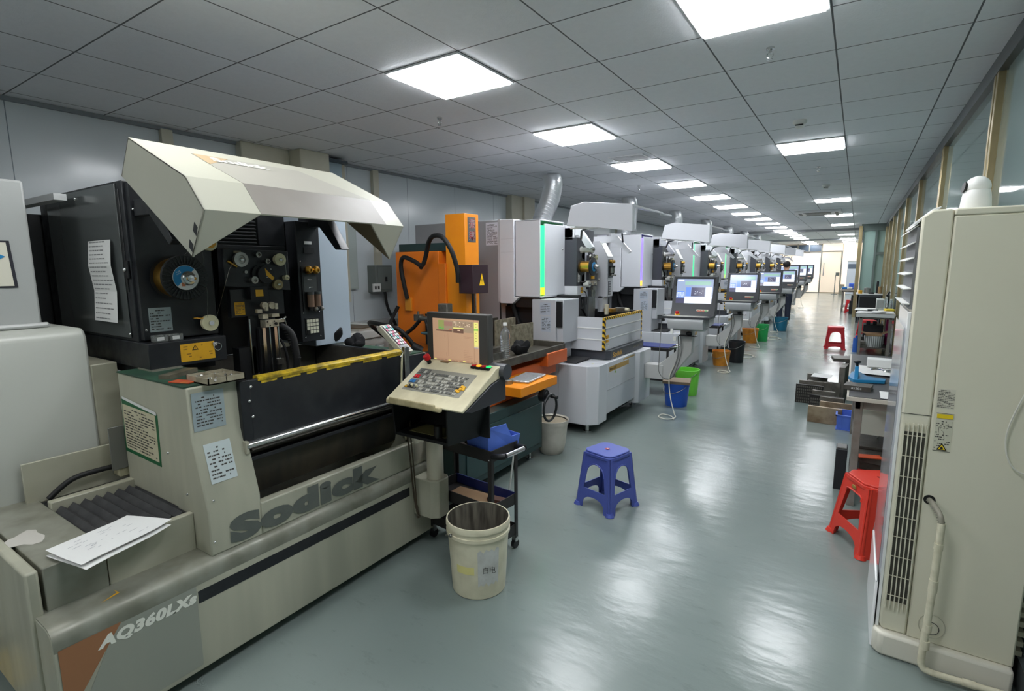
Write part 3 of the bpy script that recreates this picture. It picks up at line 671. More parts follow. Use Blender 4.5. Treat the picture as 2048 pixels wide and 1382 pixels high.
# wire
wr = MB(STEEL); wr.tube([(-2.59,1.30,1.68),(-2.58,1.30,1.5),(-2.60,1.30,1.37)], .0007, res=1, seg=5).tube([(-2.60,1.335,1.345),(-2.59,1.42,1.60),(-2.58,1.445,1.64)], .0006, res=1, seg=5).tube([(-2.58,1.72,1.65),(-2.58,1.722,1.56)], .001, res=1, seg=5).tube([(-2.56,1.20,1.66),(-2.60,1.29,1.73)],.001,res=1,seg=5)
wr.build('wire', head)
m = MB(CREAM, CHROME, BRASS); m.lathe([(.001,0),(.036,0),(.036,.006),(.030,.010),(.039,.016),(.039,.026),(.012,.028),(.010,.034),(.001,.034)], (-2.63,1.315,1.343), 'x', CREAM, seg=30).cyl((-2.60,1.315,1.343),(-2.592,1.315,1.343),.012,m=CHROME).cyl((-2.61,1.24,1.372),(-2.61,1.30,1.366),.004,m=BRASS); m.build('pulley', head)
m = MB(CREAM, mat('orange_hub',(224,160,40),.4), INKB).lathe([(.001,0),(.036,0),(.030,.012),(.038,.020),(.036,.026),(.001,.027)], (-2.62,1.34,1.725), 'x', CREAM, seg=30).cyl((-2.597,1.34,1.725),(-2.591,1.34,1.725),.026,m=1).add([(-2.5905,1.34,1.735),(-2.5905,1.36,1.745),(-2.5905,1.345,1.715)],[(0,1,2)],2); m.build('pulley', head)
# wire spool
sp = MB(BLACK, BRASS)
sp.lathe([(.001,0),(.098,0),(.100,.006),(.060,.010)], (-2.64,1.185,1.563), 'x', BLACK, seg=40)
sp.lathe([(.088,.008),(.088,.10)], (-2.64,1.185,1.563), 'x', BRASS, seg=40)
sp.lathe([(.05,.10),(.098,.10),(.102,.106),(.098,.114),(.06,.110),(.058,.114),(.001,.114)], (-2.64,1.185,1.563), 'x', BLACK, seg=40)
for i in range(36):
    a = 2*math.pi*i/36; R = Matrix.Rotation(a, 4, 'X')
    for (r0, r1) in ((.062,.078),(.081,.097)):
        vs = [(-2.527,-.0012,r0),(-2.527,.0012,r0),(-2.527,.0012,r1),(-2.527,-.0012,r1),(-2.5225,-.0012,r0),(-2.5225,.0012,r0),(-2.5225,.0012,r1),(-2.5225,-.0012,r1)]
        vs = [Vector((v[0],0,0))+(R @ Vector((0,v[1],v[2])))+Vector((0,1.185,1.563)) for v in vs]
        sp.add(vs, [(0,1,2,3),(4,5,6,7),(0,4,5,1),(1,5,6,2),(2,6,7,3),(3,7,4,0)], mat('spool_rib', (46,46,48), .4))
spo = sp.build('wire_spool', A)
q = MB(PAPER, mat('label_blue', (36,134,190), .5), CHROME, BRASS, mat('label_orange', (200,120,80), .5))
q.cyl((-2.526,1.185,1.563),(-2.5245,1.185,1.563),.055,m=0,seg=40)
seg = [(0,0)]+[(.054*math.cos(math.radians(a)), .054*math.sin(math.radians(a))) for a in range(45,226,15)]
q.add([(-2.5240,1.185+p[0],1.563+p[1]) for p in seg], [tuple(range(len(seg)))], 1)
put_text(q, '.25', (-2.5235,1.148,1.575), (0,.9,.5), (0,-.5,.9), .012, 0, width=.022)
q.box(-2.5245,-2.5238,1.165,1.180,1.525,1.542,4)
q.lathe([(.030,0),(.032,.006),(.026,.010),(.026,.02),(.016,.024),(.014,.030),(.001,.031)], (-2.5235,1.192,1.560), 'x', CHROME, seg=24).cyl((-2.50,1.175,1.560),(-2.50,1.215,1.560),.006,m=BRASS)
q.build('spool_hub', spo)
# little clear boxes on the lower box are separate things (see small items)
# --- hood: raised visor
y0, y1 = 1.0, 1.985
ch = [(-2.585,1.985),(-2.485,2.125),(-2.065,1.935),(-1.955,1.81),(-2.065,1.645)]
hd = MB(HOODC, HOODG, SANDP)
for (a, bb) in ((y0, y0+.006), (y1-.006, y1)): hd.prism(ch, 'y', a, bb, HOODC)
TAN = mat('hood_inside_tan', (138,122,98), .5)
for (a, bb) in ((y0+.0065, y0+.009), (y1-.009, y1-.0065)): hd.prism([(p[0]*.985-.033, p[1]*.985+.028) for p in ch], 'y', a, bb, TAN)
def skin(p, q, a, b2, m, t=.006):
    p = Vector((p[0],0,p[1])); q = Vector((q[0],0,q[1])); n = Vector((-(q-p).z,0,(q-p).x)).normalized()*t
    if n.z < 0 and abs(n.z) > abs(n.x)*.2: n = -n
    vs = []
    for yy in (a, b2):
        for v in (p, q, q-n, p-n): vs.append((v.x, yy, v.z))
    hd.add(vs, [(0,1,2,3),(7,6,5,4),(0,4,5,1),(1,5,6,2),(2,6,7,3),(3,7,4,0)], m)
skin(ch[0], ch[1], y0, y1, HOODC); skin(ch[1], ch[2], y0, y1, HOODC); skin(ch[2], ch[3], y0, y1, HOODC)
# triangular nose facets at both ends
for (a, s) in ((y0, 1), (y1, -1)):
    vs = [(ch[3][0],a,ch[3][1]),(ch[3][0],a+s*.215,ch[3][1]),(ch[4][0],a,ch[4][1]),(ch[3][0]-.008,a,ch[3][1]-.004),(ch[3][0]-.008,a+s*.215,ch[3][1]-.004),(ch[4][0]-.008,a,ch[4][1]+.004)]
    hd.add(vs, [(0,1,2),(5,4,3),(0,3,4,1),(1,4,5,2),(2,5,3,0)], HOODC)
hood = hd.build('hood', A, bevel=.0025)
# painted centre field of the hood
n1 = (Vector((ch[2][0],0,ch[2][1]))-Vector((ch[1][0],0,ch[1][1]))); n2 = (Vector((ch[3][0],0,ch[3][1]))-Vector((ch[2][0],0,ch[2][1])))
u1 = n1.normalized(); up1 = Vector((-u1.z,0,u1.x)); up1 = up1 if up1.z > 0 else -up1
u2 = n2.normalized(); up2 = Vector((-u2.z,0,u2.x)); up2 = up2 if up2.x > 0 else -up2
P1 = Vector((ch[1][0],0,ch[1][1])); P2 = Vector((ch[2][0],0,ch[2][1])); P3 = Vector((ch[3][0],0,ch[3][1]))
def hp(P, y, up, t=.0016): p = P+up*t; return (p.x, y, p.z)
q = MB(HOODG, SANDP, mat('white_lettering', (236,234,226), .4), mat('hood_upper_taupe', (168,165,155), .4))
T1 = P1+u1*.10
q.slab(hp(T1,y0+.19,up1), hp(P2,y0+.215,up1), hp(P2,y1-.12,up1), hp(T1,y1-.28,up1), .001, 3)
q.slab(hp(P2,y0+.215,up2), hp(P3,y0+.215,up2), hp(P3,y1-.12,up2), hp(P2,y1-.12,up2), .001, 0)
t0 = P1+u1*.105; t1 = P1+u1*.235
q.slab(hp(t0,y0+.195,up1,.0026), hp(t1,y0+.20,up1,.0026), hp(t1,y0+.205,up1,.0026), hp(t0,y0+.345,up1,.0026), .0008, 1)
o = T1+u1*.085+up1*.0042
put_text(q, 'Sodick', (o.x, y0+.245, o.z), (0,1,0), (-u1.x,0,-u1.z), .058, 2, width=.26, bold=.04, shear=.05)
q.build('painted_stripe', hood)
q = MB(BLACK)
q.slab((-2.085,y0-.001,1.682),(-2.062,y0-.001,1.662),(-2.052,y0-.001,1.69),(-2.075,y0-.001,1.71),.002).slab((-2.045,y0-.001,1.74),(-2.025,y0-.001,1.72),(-2.010,y0-.001,1.75),(-2.03,y0-.001,1.77),.002)
q.build('rubber_pad', hood)
# --- dielectric tank unit behind, left
B_ = MB(mat('pearl_grey_tank', (178,180,172), .3, rvar=.06, dscale=1.5))
B_.prism([(-2.90,.60),(-2.90,1.30),(-2.915,1.325),(-2.94,1.34),(-4.3,1.34),(-4.3,.06),(-2.90,.06)], 'y', .15, .915)
dt = B_.build('dielectric_tank', A, bevel=.012)
MB(BEIGE).box(-4.3,-2.905,.915,1.02,.60,1.17).build('tank_step', dt, bevel=.006)
C_ = MB(mat('pearl_grey_cabinet', (172,174,172), .32)).prism([(-3.10,1.34),(-3.10,1.99),(-4.3,2.02),(-4.3,1.34)], 'y', .15, .82).prism([(-3.14,1.34),(-3.10,1.34),(-3.085,1.345),(-3.10,1.37)], 'y', .15, .845)
ct = C_.build('control_cabinet', A, bevel=.01)
q = MB(mat('dark_frame', (44,44,52), .5), mat('nameplate_cream', (220,216,200), .5), mat('label_blue', (36,134,190), .5), PAPER)
q.slab((-3.097,.30,1.525),(-3.097,.755,1.525),(-3.097,.745,1.728),(-3.097,.30,1.728),.002,0).slab((-3.095,.31,1.533),(-3.095,.742,1.533),(-3.095,.733,1.72),(-3.095,.31,1.72),.001,1)
q.add([(-3.093,.725,1.66),(-3.093,.63,1.71),(-3.093,.45,1.71),(-3.093,.36,1.66),(-3.093,.45,1.615),(-3.093,.65,1.615)],[(0,1,2,3,4,5)][0:1],2)
q.box(-3.094,-3.0925,.56,.675,1.645,1.675,3)
q.build('nameplate', ct)
# black block colours in the shaded gap behind the head; frame bar, hose
MB(BLACK, mat('light_frame', (190,192,192), .4)).box(-4.3,-3.75,.84,1.6,1.2,1.9, 0).box(-4.25,-3.2,.95,1.0,1.93,1.96,1).tube([(-3.76,.9,1.8),(-3.74,.97,1.6),(-3.76,.95,1.35)], .02, m=RUBBER).build('rear_frame_gap_shade', A)
# hanging sheet on the side panel
q = MB(PAPER, mat('faint_ink',(150,150,152),.7))
zz = [(1.735,0),(1.62,.012),(1.50,.002),(1.36,.016)]
rr = random.Random(12)
for i in range(3):
    (za, oa), (zb, ob) = zz[i], zz[i+1]; xa0 = -3.10+.03*(1.735-za)*2; xb0 = -3.10+.03*(1.735-zb)*2; w = .27
    q.slab((xb0,1.028-ob,zb),(xb0+w,1.028-ob-.006,zb),(xa0+w,1.028-oa-.006,za),(xa0,1.028-oa,za),.0006,0)
    for k in range(6):
        f = (k+.5)/6; z_ = za+(zb-za)*f; off = oa+(ob-oa)*f+.0015; x_ = xa0+(xb0-xa0)*f
        x2 = x_+.02
        while x2 < x_+w*(.55+.4*rr.random()):
            L_ = .01+.03*rr.random(); q.quad((x2,1.028-off-.006*(x2-x_)/w,z_),(x2+L_,1.028-off-.006*(x2+L_-x_)/w,z_),(x2+L_,1.0275-off-.006*(x2+L_-x_)/w,z_+.005),(x2,1.0275-off-.006*(x2-x_)/w,z_+.005),1); x2 += L_+.006
tag(q.build('hanging_sheet'), 'creased white printed sheet hanging on the dark glossy side panel', 'paper')
# pedestal, pillar and operator console
pd = MB(BEIGE); pd.prism([(-2.03,2.06),(-1.90,2.06),(-1.86,2.09),(-1.86,2.17),(-1.89,2.20),(-2.03,2.20)], 'z', .205, .425); pdo = pd.build('pedestal', A, bevel=.005)
MB(mat('satin_pillar', (196,190,170), .35, metal=.2)).cyl((-1.92,2.13,.42),(-1.92,2.13,.722), .047, seg=28).build('pillar', pdo)
q = MB(mat('brown_cable',(70,60,46),.6)); q.tube([(-2.00,2.02,.90),(-2.015,2.02,.70),(-2.01,2.03,.50),(-2.00,2.04,.30),(-1.98,2.045,.22)], .005).tube([(-2.0,2.025,.9),(-2.00,2.025,.70),(-1.995,2.035,.5),(-1.985,2.04,.24)], .004)
for k2 in range(10): q.cyl((-1.992+.002*k2,2.041,.27-.007*k2),(-1.99+.002*k2,2.041,.266-.007*k2),.009,seg=8)
q.build('cable', pdo)
# console body in world coordinates, faces -Y
cb = MB(BLACK)
cb.box(-2.03,-1.655,1.99,2.0,.72,.725)
cb.add([(-2.00,1.92,.735),(-1.64,1.92,.735),(-1.60,2.14,.735),(-2.03,2.14,.735),(-2.00,1.92,.72),(-1.64,1.92,.72),(-1.60,2.14,.72),(-2.03,2.14,.72)], [(0,1,2,3),(7,6,5,4),(0,4,5,1),(1,5,6,2),(2,6,7,3),(3,7,4,0)])
# side walls and back of the shelf box
cb.add([(-1.65,1.92,.72),(-1.64,1.92,.72),(-1.60,2.14,.72),(-1.61,2.14,.72),(-1.60,1.86,.96),(-1.59,1.86,.96),(-1.53,2.14,.98),(-1.54,2.14,.98)], [(0,3,2,1),(4,5,6,7),(0,1,5,4),(1,2,6,5),(2,3,7,6),(3,0,4,7)])
cb.add([(-2.01,1.92,.72),(-2.0,1.92,.72),(-2.03,2.14,.72),(-2.04,2.14,.72),(-1.95,1.84,.96),(-1.94,1.84,.96),(-1.94,2.14,.98),(-1.95,2.14,.98)], [(0,3,2,1),(4,5,6,7),(0,1,5,4),(1,2,6,5),(2,3,7,6),(3,0,4,7)]); cb.box(-2.03,-1.54,2.13,2.14,.72,.98)
cb.box(-1.94,-1.50,1.84,2.13,.955,.965)
cbo = cb.build('console_shelf', A)
MB(mat('olive_jar',(74,70,40),.3), CHROME).box(-1.95,-1.70,1.97,2.1,.736,.739,mat('folded_booklet',(96,92,56),.5)).cyl((-1.74,1.96,.737),(-1.74,1.96,.80),.022,m=mat('smoked_glass',(34,32,30),.1)).build('shelf_jar', cbo)
# wedge shaped keyboard housing
kb = MB(mat('console_ivory', (214,206,176), .4, dirt=(150,138,104), dscale=8, damt=.4), mat('console_dark_grey', (52,54,58), .4))
kb.prism([(1.79,.955),(1.80,.945),(2.02,1.04),(2.12,1.06),(2.12,1.118),(2.06,1.108),(2.03,1.088)], 'x', -1.93, -1.445, 0)
kb.prism([(1.815,.948),(1.86,.935),(2.14,.94),(2.14,1.07),(2.11,1.057),(2.02,1.038)], 'x', -1.90, -1.44, 1)
kbo = kb.build('keyboard_housing', A, bevel=.004)
# keyboard face and keys
e1 = Vector((0,1.79,.955)); e2 = Vector((0,2.03,1.088)); sl = (e2-e1).normalized(); nn = Vector((0,-sl.z,sl.y))
kf = MB(mat('key_field', (140,138,128), .5), mat('key_dark', (98,98,94), .5), mat('key_light', (176,174,164), .5), RED, mat('key_blue',(40,110,170),.5), YEL, BLACK, CREAM)
def kp(x, s, t=.001): p = e1+sl*s+nn*t; return (x, p.y, p.z)
L_ = (e2-e1).length
kf.slab(kp(-1.89,L_*.30), kp(-1.52,L_*.30), kp(-1.52,L_*.92), kp(-1.89,L_*.92), .001, 0)
rk = random.Random(21)
for r in range(6):
    for c_ in range(20):
        x0 = -1.80+c_*.0125; s0 = L_*(.34+.085*r)
        kf.slab(kp(x0,s0,.004), kp(x0+.0095,s0,.004), kp(x0+.0095,s0+.014,.004), kp(x0,s0+.014,.004), .003, 1 if rk.random() < .55 else 2)
kf.slab(kp(-1.885,L_*.68,.0025), kp(-1.81,L_*.68,.0025), kp(-1.81,L_*.9,.0025), kp(-1.885,L_*.9,.0025), .002, 1)
for r in range(4):
    for c_ in range(4):
        s0 = L_*(.36+.14*r); x0 = -1.882+c_*.019
        mm = {(0,0):5,(1,0):4,(1,1):4,(2,1):3,(2,0):3,(0,1):6,(0,2):6}.get((r,c_), 2 if rk.random() < .5 else 1)
        kf.slab(kp(x0,s0,.005), kp(x0+.016,s0,.005), kp(x0+.016,s0+.022,.005), kp(x0,s0+.022,.005), .003, mm)
for i in range(3): kf.cyl(kp(-1.865+.03*i,L_*.40,.004), kp(-1.865+.03*i,L_*.40,.016), .006, m=7, seg=10)
for (dx, ds) in ((0,0),(.018,.0),(-.018,0),(0,.018),(0,-.018),(.014,.014),(-.014,-.014)):
    kf.slab(kp(-1.555+dx,L_*.48+ds,.006), kp(-1.541+dx,L_*.48+ds,.006), kp(-1.541+dx,L_*.48+.014+ds,.006), kp(-1.555+dx,L_*.48+.014+ds,.006), .004, 5 if (dx+ds) >= 0 else 6 if dx == -.018 else 5)
kf.build('keys', kbo)
# front hand rest
MB(mat('console_ivory_worn', (196,184,146), .45, dirt=(130,116,80), dscale=16, damt=.6)).box(-1.91,-1.56,1.770,1.792,.938,.962).box(-1.885,-1.585,1.762,1.775,.942,.975).build('hand_rest', kbo, bevel=.006)
# push buttons strip
p2 = Vector((0,2.03,1.088)); p3 = Vector((0,2.06,1.108))
bt = MB(mat('lit_red', (190,40,50), .3), mat('lit_amber', (240,160,40), .3, emit=(240,160,40), estr=.6), mat('lit_green', (30,190,100), .3, emit=(30,210,110), estr=.6), RED, BLACK)
bms = bt.mats
for i, mm in enumerate((0,1,0,2)):
    x0 = -1.585+i*.030; MB(*bms).box(x0-.003,x0+.021,2.043,2.075,1.10,1.112,4).box(x0,x0+.018,2.048,2.068,1.112,1.119,mm).build('push_button', kbo)
bt.cyl((-1.865,2.05,1.10),(-1.868,2.038,1.125),.012,m=BLACK,seg=14).cyl((-1.868,2.040,1.123),(-1.871,2.028,1.143),.018,m=RED,seg=20)
bt.build('emergency_stop', kbo); MB(mat('brown_label',(120,96,66),.5)).box(-1.80,-1.75,2.06,2.09,1.108,1.114).build('name_strip', kbo)
cy = MB(mat('hinge_barrel', (66,68,72), .35)).cyl((-1.90,2.125,1.085),(-1.42,2.125,1.085), .040, seg=28); cyo = cy.build('hinge_barrel', kbo)
# monitor
mo = MB(mat('monitor_grey', (66,64,62), .42)); mo.box(-1.915,-1.51,2.09,2.135,1.075,1.368); mo.prism([(-1.80,1.10),(-1.62,1.10),(-1.64,1.16),(-1.78,1.16)], 'y', 2.095, 2.14)
moo = mo.build('monitor', A, bevel=.006)
sc = MB(mat('screen_peach', (176,146,120), .25, emit=(190,150,120), estr=.28)); X0, X1, Z0, Z1 = -1.872, -1.566, 1.115, 1.338
def R_(x0, x1, z0, z1, mm, y=2.0885): sc.slab((X0+(X1-X0)*x0,y,Z0+(Z1-Z0)*z0),(X0+(X1-X0)*x1,y,Z0+(Z1-Z0)*z0),(X0+(X1-X0)*x1,y,Z0+(Z1-Z0)*z1),(X0+(X1-X0)*x0,y,Z0+(Z1-Z0)*z1),.0005,mm)
R_(0,1,0,1,0,2.0895)
bd = mat('screen_brown', (110,84,72), .3, emit=(90,66,56), estr=.4); gy = mat('screen_grey', (150,132,112), .3, emit=(140,118,96), estr=.4); yl = mat('screen_yellow', (206,200,120), .3, emit=(200,196,110), estr=.45); gr = mat('screen_green', (100,160,90), .3, emit=(90,160,80), estr=.4); rd = mat('screen_red', (190,90,70), .3, emit=(190,90,70), estr=.4); wt = mat('screen_white', (230,214,190), .3, emit=(230,210,184), estr=.5)
ls = mat('screen_line', (160,124,100), .3, emit=(120,92,74), estr=.4)
R_(.15,.90,.70,.96,gy,2.0888); R_(.08,.43,.70,.73,bd); R_(.46,.68,.68,.78,bd); R_(.46,.68,.78,.805,yl); R_(.55,.61,.73,.755,wt); R_(.13,.26,.74,.96,mat('screen_olive',(140,146,90),.3,emit=(130,136,80),estr=.4),2.0886)
R_(.26,.44,.83,.93,mat('screen_mauve',(150,116,104),.3,emit=(140,104,92),estr=.4)); R_(.14,.2,.76,.80,gr); R_(.21,.25,.74,.78,gr); R_(.37,.43,.745,.765,rd)
for i in range(10):
    for j in range(6): 
        if rk.random() < .7: R_(.47+.04*i,.495+.04*i,.84+.018*j,.846+.018*j,wt if rk.random() < .5 else bd)
R_(.90,.985,.38,.95,yl); R_(.90,.985,.76,.81,gr); R_(.90,.985,.36,.42,mat('screen_lilac',(160,150,160),.3,emit=(150,140,150),estr=.4)); R_(.895,.898,0,1,ls)
for z_ in (.52,.58,.64,.70,.84,.90): R_(.925,.955,z_,z_+.012,bd)
R_(.34,.343,.12,.66,ls); R_(.30,.303,.12,.20,ls); R_(.27,.273,.56,.62,ls)
for i in range(6): R_(.68,.74+.12*rk.random(),.08+.04*i,.085+.04*i,ls)
R_(.68,.88,.60,.605,ls); R_(.68,.80,.57,.575,ls); R_(0,1,.045,.049,ls)
for i in range(12): R_(.02+.08*i,.07+.08*i,.01,.035,yl if i % 4 == 0 else ls)
sc.build('screen', moo)
put = MB(mat('monitor_badge', (150,110,80), .4), INK).box(-1.765,-1.695,2.086,2.09,1.083,1.098,0); put_text(put, 'LN2W', (-1.75,2.0855,1.087), (1,0,0), (0,0,1), .007, 1, width=.045); put.build('badge', moo)
# ================================================================== ORANGE SMALL-HOLE DRILLING MACHINE
Bm = thing('hole_drilling_machine', (-2.6, 3.4, 0), 'orange column drilling machine on a dark green cabinet, beside the beige machine', 'machine')
gb = MB(GREEND).box(-3.15,-2.12,2.55,3.69,.10,.565); gbo = gb.build('cabinet', Bm, bevel=.006)
q = MB(mat('green_door', (44,68,68), .3)).box(-2.121,-2.112,2.66,3.66,.15,.49); q.build('door', gbo, bevel=.004)
for (x, y) in ((-2.2,3.62),(-3.05,3.6),(-2.2,2.65),(-3.05,2.65)):
    MB(CHROME).cyl((x,y,.012),(x,y,.10),.012).cyl((x,y,0),(x,y,.014),.032).build('levelling_foot', gbo)
MB(ORANGE_D).box(-3.1,-2.22,2.9,3.66,.565,.62).prism([(-2.30,.62),(-2.22,.62),(-2.30,.70),(-2.7,.70),(-2.7,.62)],'y',2.95,3.2).build('bed_casting', Bm, bevel=.006)
MB(ORANGE).box(-2.30,-1.985,3.148,3.70,.655,.725).build('front_tray', Bm, bevel=.004)
MB(ORANGE_D).box(-2.9,-2.32,2.95,4.3,.62,.76).box(-2.75,-2.42,3.0,4.2,.76,.80).box(-2.95,-2.24,4.0,4.37,.72,.84).build('saddle', Bm, bevel=.006)
tt = MB(mat('greasy_steel_table', (112,108,100), .4, metal=.7, dirt=(66,60,50), dscale=12, damt=.6)).box(-3.25,-2.27,2.82,4.36,.83,.845).box(-2.285,-2.255,2.82,4.36,.82,.885).box(-3.25,-2.27,4.34,4.37,.82,.90)
tt.box(-2.66,-2.60,3.35,3.94,.844,.90).build('work_table', Bm, bevel=.002)
# column, body
col = MB(ORANGE).prism([(-3.23,.84),(-3.0,.84),(-3.0,2.085),(-3.23,2.085)], 'y', 3.815, 4.02); co = col.build('column', Bm, bevel=.004)
sl = MB(BLACK, STEEL).box(-2.999,-2.992,3.90,3.93,.95,1.60,0).box(-2.992,-2.985,3.935,3.95,.95,1.36,1); sl.build('slide_way', co)
q = MB(mat('embossed_plate', (120,118,116), .3, metal=.6), mat('red_characters', (150,40,48), .4), PAPER)
q.slab((-2.998,3.855,1.83),(-2.998,3.975,1.83),(-2.998,3.975,2.055),(-2.998,3.855,2.055),.001,0)
for (ch_, z0_) in (('振',1.955),('邦',1.845)): 
    put_text(q, ch_, (-2.9955,3.87,z0_), (0,1,0), (0,0,1), .088, 2, width=.09, bold=.02)
    put_text(q, ch_, (-2.9945,3.87,z0_), (0,1,0), (0,0,1), .088, 1, width=.09)
q.build('name_plate', co)
bd_ = MB(mat('body_orange', (234,124,28), .35, dirt=(216,106,24), dscale=3, damt=.4)); bd_.box(-3.87,-3.31,3.80,4.05,.86,1.755).box(-3.31,-3.22,3.79,4.05,.86,1.64); bd_.box(-3.87,-3.40,3.80,4.05,.55,.86)
MB(BLACK).box(-3.48,-3.16,3.778,3.80,.86,1.16).build('painted_void_shade', Bm)  # black box coloured in for the shade of the void below the housing
bo_ = bd_.build('gearbox_housing', Bm, bevel=.004)
MB(GREEND).box(-3.86,-3.24,3.84,4.05,1.756,1.832).build('electric_box', bo_, bevel=.005)
MB(mat('tan_orange', (214,140,40), .4)).box(-3.74,-3.66,3.775,3.80,1.18,1.31).build('cable_gland', bo_, bevel=.003)
hp_ = [(-3.70,3.77,1.30),(-3.71,3.74,1.45),(-3.72,3.72,1.62),(-3.66,3.70,1.70),(-3.52,3.70,1.66),(-3.42,3.69,1.62),(-3.36,3.68,1.70),(-3.28,3.64,1.83),(-3.18,3.60,1.88),(-3.06,3.58,1.86),(-2.98,3.60,1.74),(-2.955,3.64,1.58),(-2.965,3.66,1.47)]
MB(RUBBER).tube(hp_, .021, seg=12).cyl((-3.405,3.66,1.60),(-3.43,3.72,1.64),.018).build('cable_conduit', Bm)
MB(RUBBER).tube([(-3.84,3.78,1.22),(-3.90,3.72,1.05),(-3.86,3.66,.95),(-3.7,3.62,.93),(-3.5,3.6,1.02),(-3.38,3.6,1.12)], .018, seg=10).build('cable_conduit', Bm)
MB(RUBBER).tube([(-3.86,3.79,.80),(-3.92,3.55,1.0),(-3.82,3.38,1.09),(-3.62,3.30,1.10),(-3.42,3.35,1.06),(-3.34,3.42,.95),(-3.32,3.45,.88)], .02, seg=10).cyl((-3.34,3.44,.90),(-3.28,3.50,.85),.04).build('cable_conduit', Bm)
# dark servo box with warning triangle
sb = MB(mat('maroon_black_box', (52,34,40), .4)).box(-2.99,-2.83,3.70,3.93,1.37,1.625); sbo = sb.build('servo_box', Bm, bevel=.004)
q = MB(mat('hazard_yellow', (250,200,20), .4), INKB)
q.add([(-2.828,3.79,1.44),(-2.828,3.87,1.44),(-2.828,3.83,1.55)], [(0,1,2)], 0)
put_text(q, '!', (-2.827,3.826,1.455), (0,1,0), (0,0,1), .045, 1, width=.008)
q.build('warning_sign', sbo)
# head clamps
q = MB(STEEL, BLACK, mat('worn_cast_block', (120,114,104), .4, metal=.5, dirt=(70,66,56), dscale=20, damt=.6))
q.cyl((-3.42,3.62,1.14),(-3.20,3.60,1.13),.024,m=0).cyl((-3.40,3.6,1.09),(-3.40,3.6,1.20),.011,m=0).cyl((-3.20,3.58,1.07),(-3.20,3.58,1.20),.016,m=0).box(-3.45,-3.38,3.59,3.65,1.11,1.17,0).box(-3.24,-3.18,3.56,3.63,1.09,1.16,0)
q.tube([(-3.30,3.58,1.13),(-3.24,3.55,1.06),(-3.20,3.56,1.02)], .01, m=1).lathe([(.03,0),(.05,.01),(.05,.02),(.04,.025)], (-3.27,3.56,.995), 'z', mat('teal_cup',(58,84,92),.4))
q.build('clamp_head', Bm)
MB(mat('worn_cast_block', (120,114,104))).box(-3.16,-3.05,3.60,3.68,.96,1.28).build('head_block', Bm, bevel=.008)
# small green power switch on side
q = MB(BLACK, mat('green_switch',(20,160,70),.3,emit=(20,170,80),estr=.5)).box(-2.26,-2.23,2.78,2.84,.82,.90,0).box(-2.235,-2.215,2.779,2.825,.845,.88,1); q.build('power_switch', Bm)
# handwheel
hw = MB(BLACK); hw.cyl((-2.02,3.50,.60),(-1.975,3.50,.60),.05).cyl((-1.975,3.50,.60),(-1.965,3.50,.60),.035)
hw.tube([(-1.955,3.53+.105*math.cos(a),.50+.105*math.sin(a)) for a in [2*math.pi*k/24 for k in range(25)]], .010, res=1, seg=8)
hw.tube([(-1.965,3.50,.60),(-1.955,3.60,.57)], .008, res=1, seg=8).cyl((-1.955,3.55,.585),(-1.90,3.55,.585),.012)
hw.build('handwheel', Bm)
# metal plates, scraps lying on the table: separate things
def sitem(mb, name, label, cat, group=None, bevel=0.0):
    o = mb.build(name, None, bevel=bevel); return tag(o, label, cat, group)
GRIME = mat('grimy_plate', (150,142,122), .5, metal=.3, dirt=(88,80,60), dscale=22, damt=.8)
sitem(MB(GRIME).rbox((-2.78,4.13,.98),(.02,.36,.27),0.06), 'steel_plate', 'tall grimy steel plate leaning at the back of the orange machine table', 'metal plate', 'plates on the drilling table')
sitem(MB(GRIME).rbox((-2.60,4.14,.96),(.02,.34,.23),-.08), 'steel_plate', 'speckled grey steel plate standing at the right end of the orange machine table', 'metal plate', 'plates on the drilling table')
sitem(MB(mat('dark_plate',(66,62,54),.5,metal=.4)).rbox((-2.92,4.05,.98),(.02,.30,.27),.0), 'steel_plate', 'dark steel plate standing behind the plastic bottle', 'metal plate', 'plates on the drilling table')
sitem(MB(STEEL).prism([(-2.50,.846),(-2.44,.846),(-2.44,.90),(-2.45,.90),(-2.45,.856),(-2.50,.856)], 'y', 3.0, 3.62), 'angle_bar', 'steel angle bar lying in front of the plastic bottle on the orange machine', 'metal bar')
rg = MB(mat('grey_rag', (96,88,78), .9)).sphere((0,0,.03), .10, sc=(1,.8,.35), seg=20, rings=10); rr = random.Random(3)
rough_blob(rg, .5, 20, 3)
single(rg, 'rag', (-2.72,3.62,.846), 'crumpled grey brown rag left of the plastic bottle', 'rag')
# black glove beside bottle
def crumple(name, loc, r, sc, m, label, cat, seed, group=None):
    g_ = MB(m).sphere((0,0,r*sc[2]*.8), r, sc=sc, seg=22, rings=12); q = random.Random(seed)
    rough_blob(g_, .7, 16, seed)
    return single(g_, name, loc, label, cat, group)
crumple('glove', (-2.40,3.80,.846), .07, (1.1,.8,.9), mat('black_cloth',(20,20,22),.9), 'black rubber glove crumpled to the right of the plastic bottle', 'glove', 2)
PET = mat('clear_bottle', (235,240,242), .06, trans=.92, ior=1.3)
bt_ = thing('water_bottle', (-2.44, 3.62, .846), 'clear ribbed plastic bottle with a white cap standing on the orange machine table', 'bottle')
pr = [(.001,.002),(.036,.002),(.042,.012)]
for k in range(9): pr += [(.043,.02+.016*k),(.040,.028+.016*k)]
pr += [(.044,.17),(.044,.19),(.036,.225),(.020,.25),(.014,.262),(.014,.275)]
MB(PET).lathe(pr, seg=28).build('bottle_body', bt_, local=True)
MB(WHITE).cyl((0,0,.272),(0,0,.296),.017).build('cap', bt_, local=True)
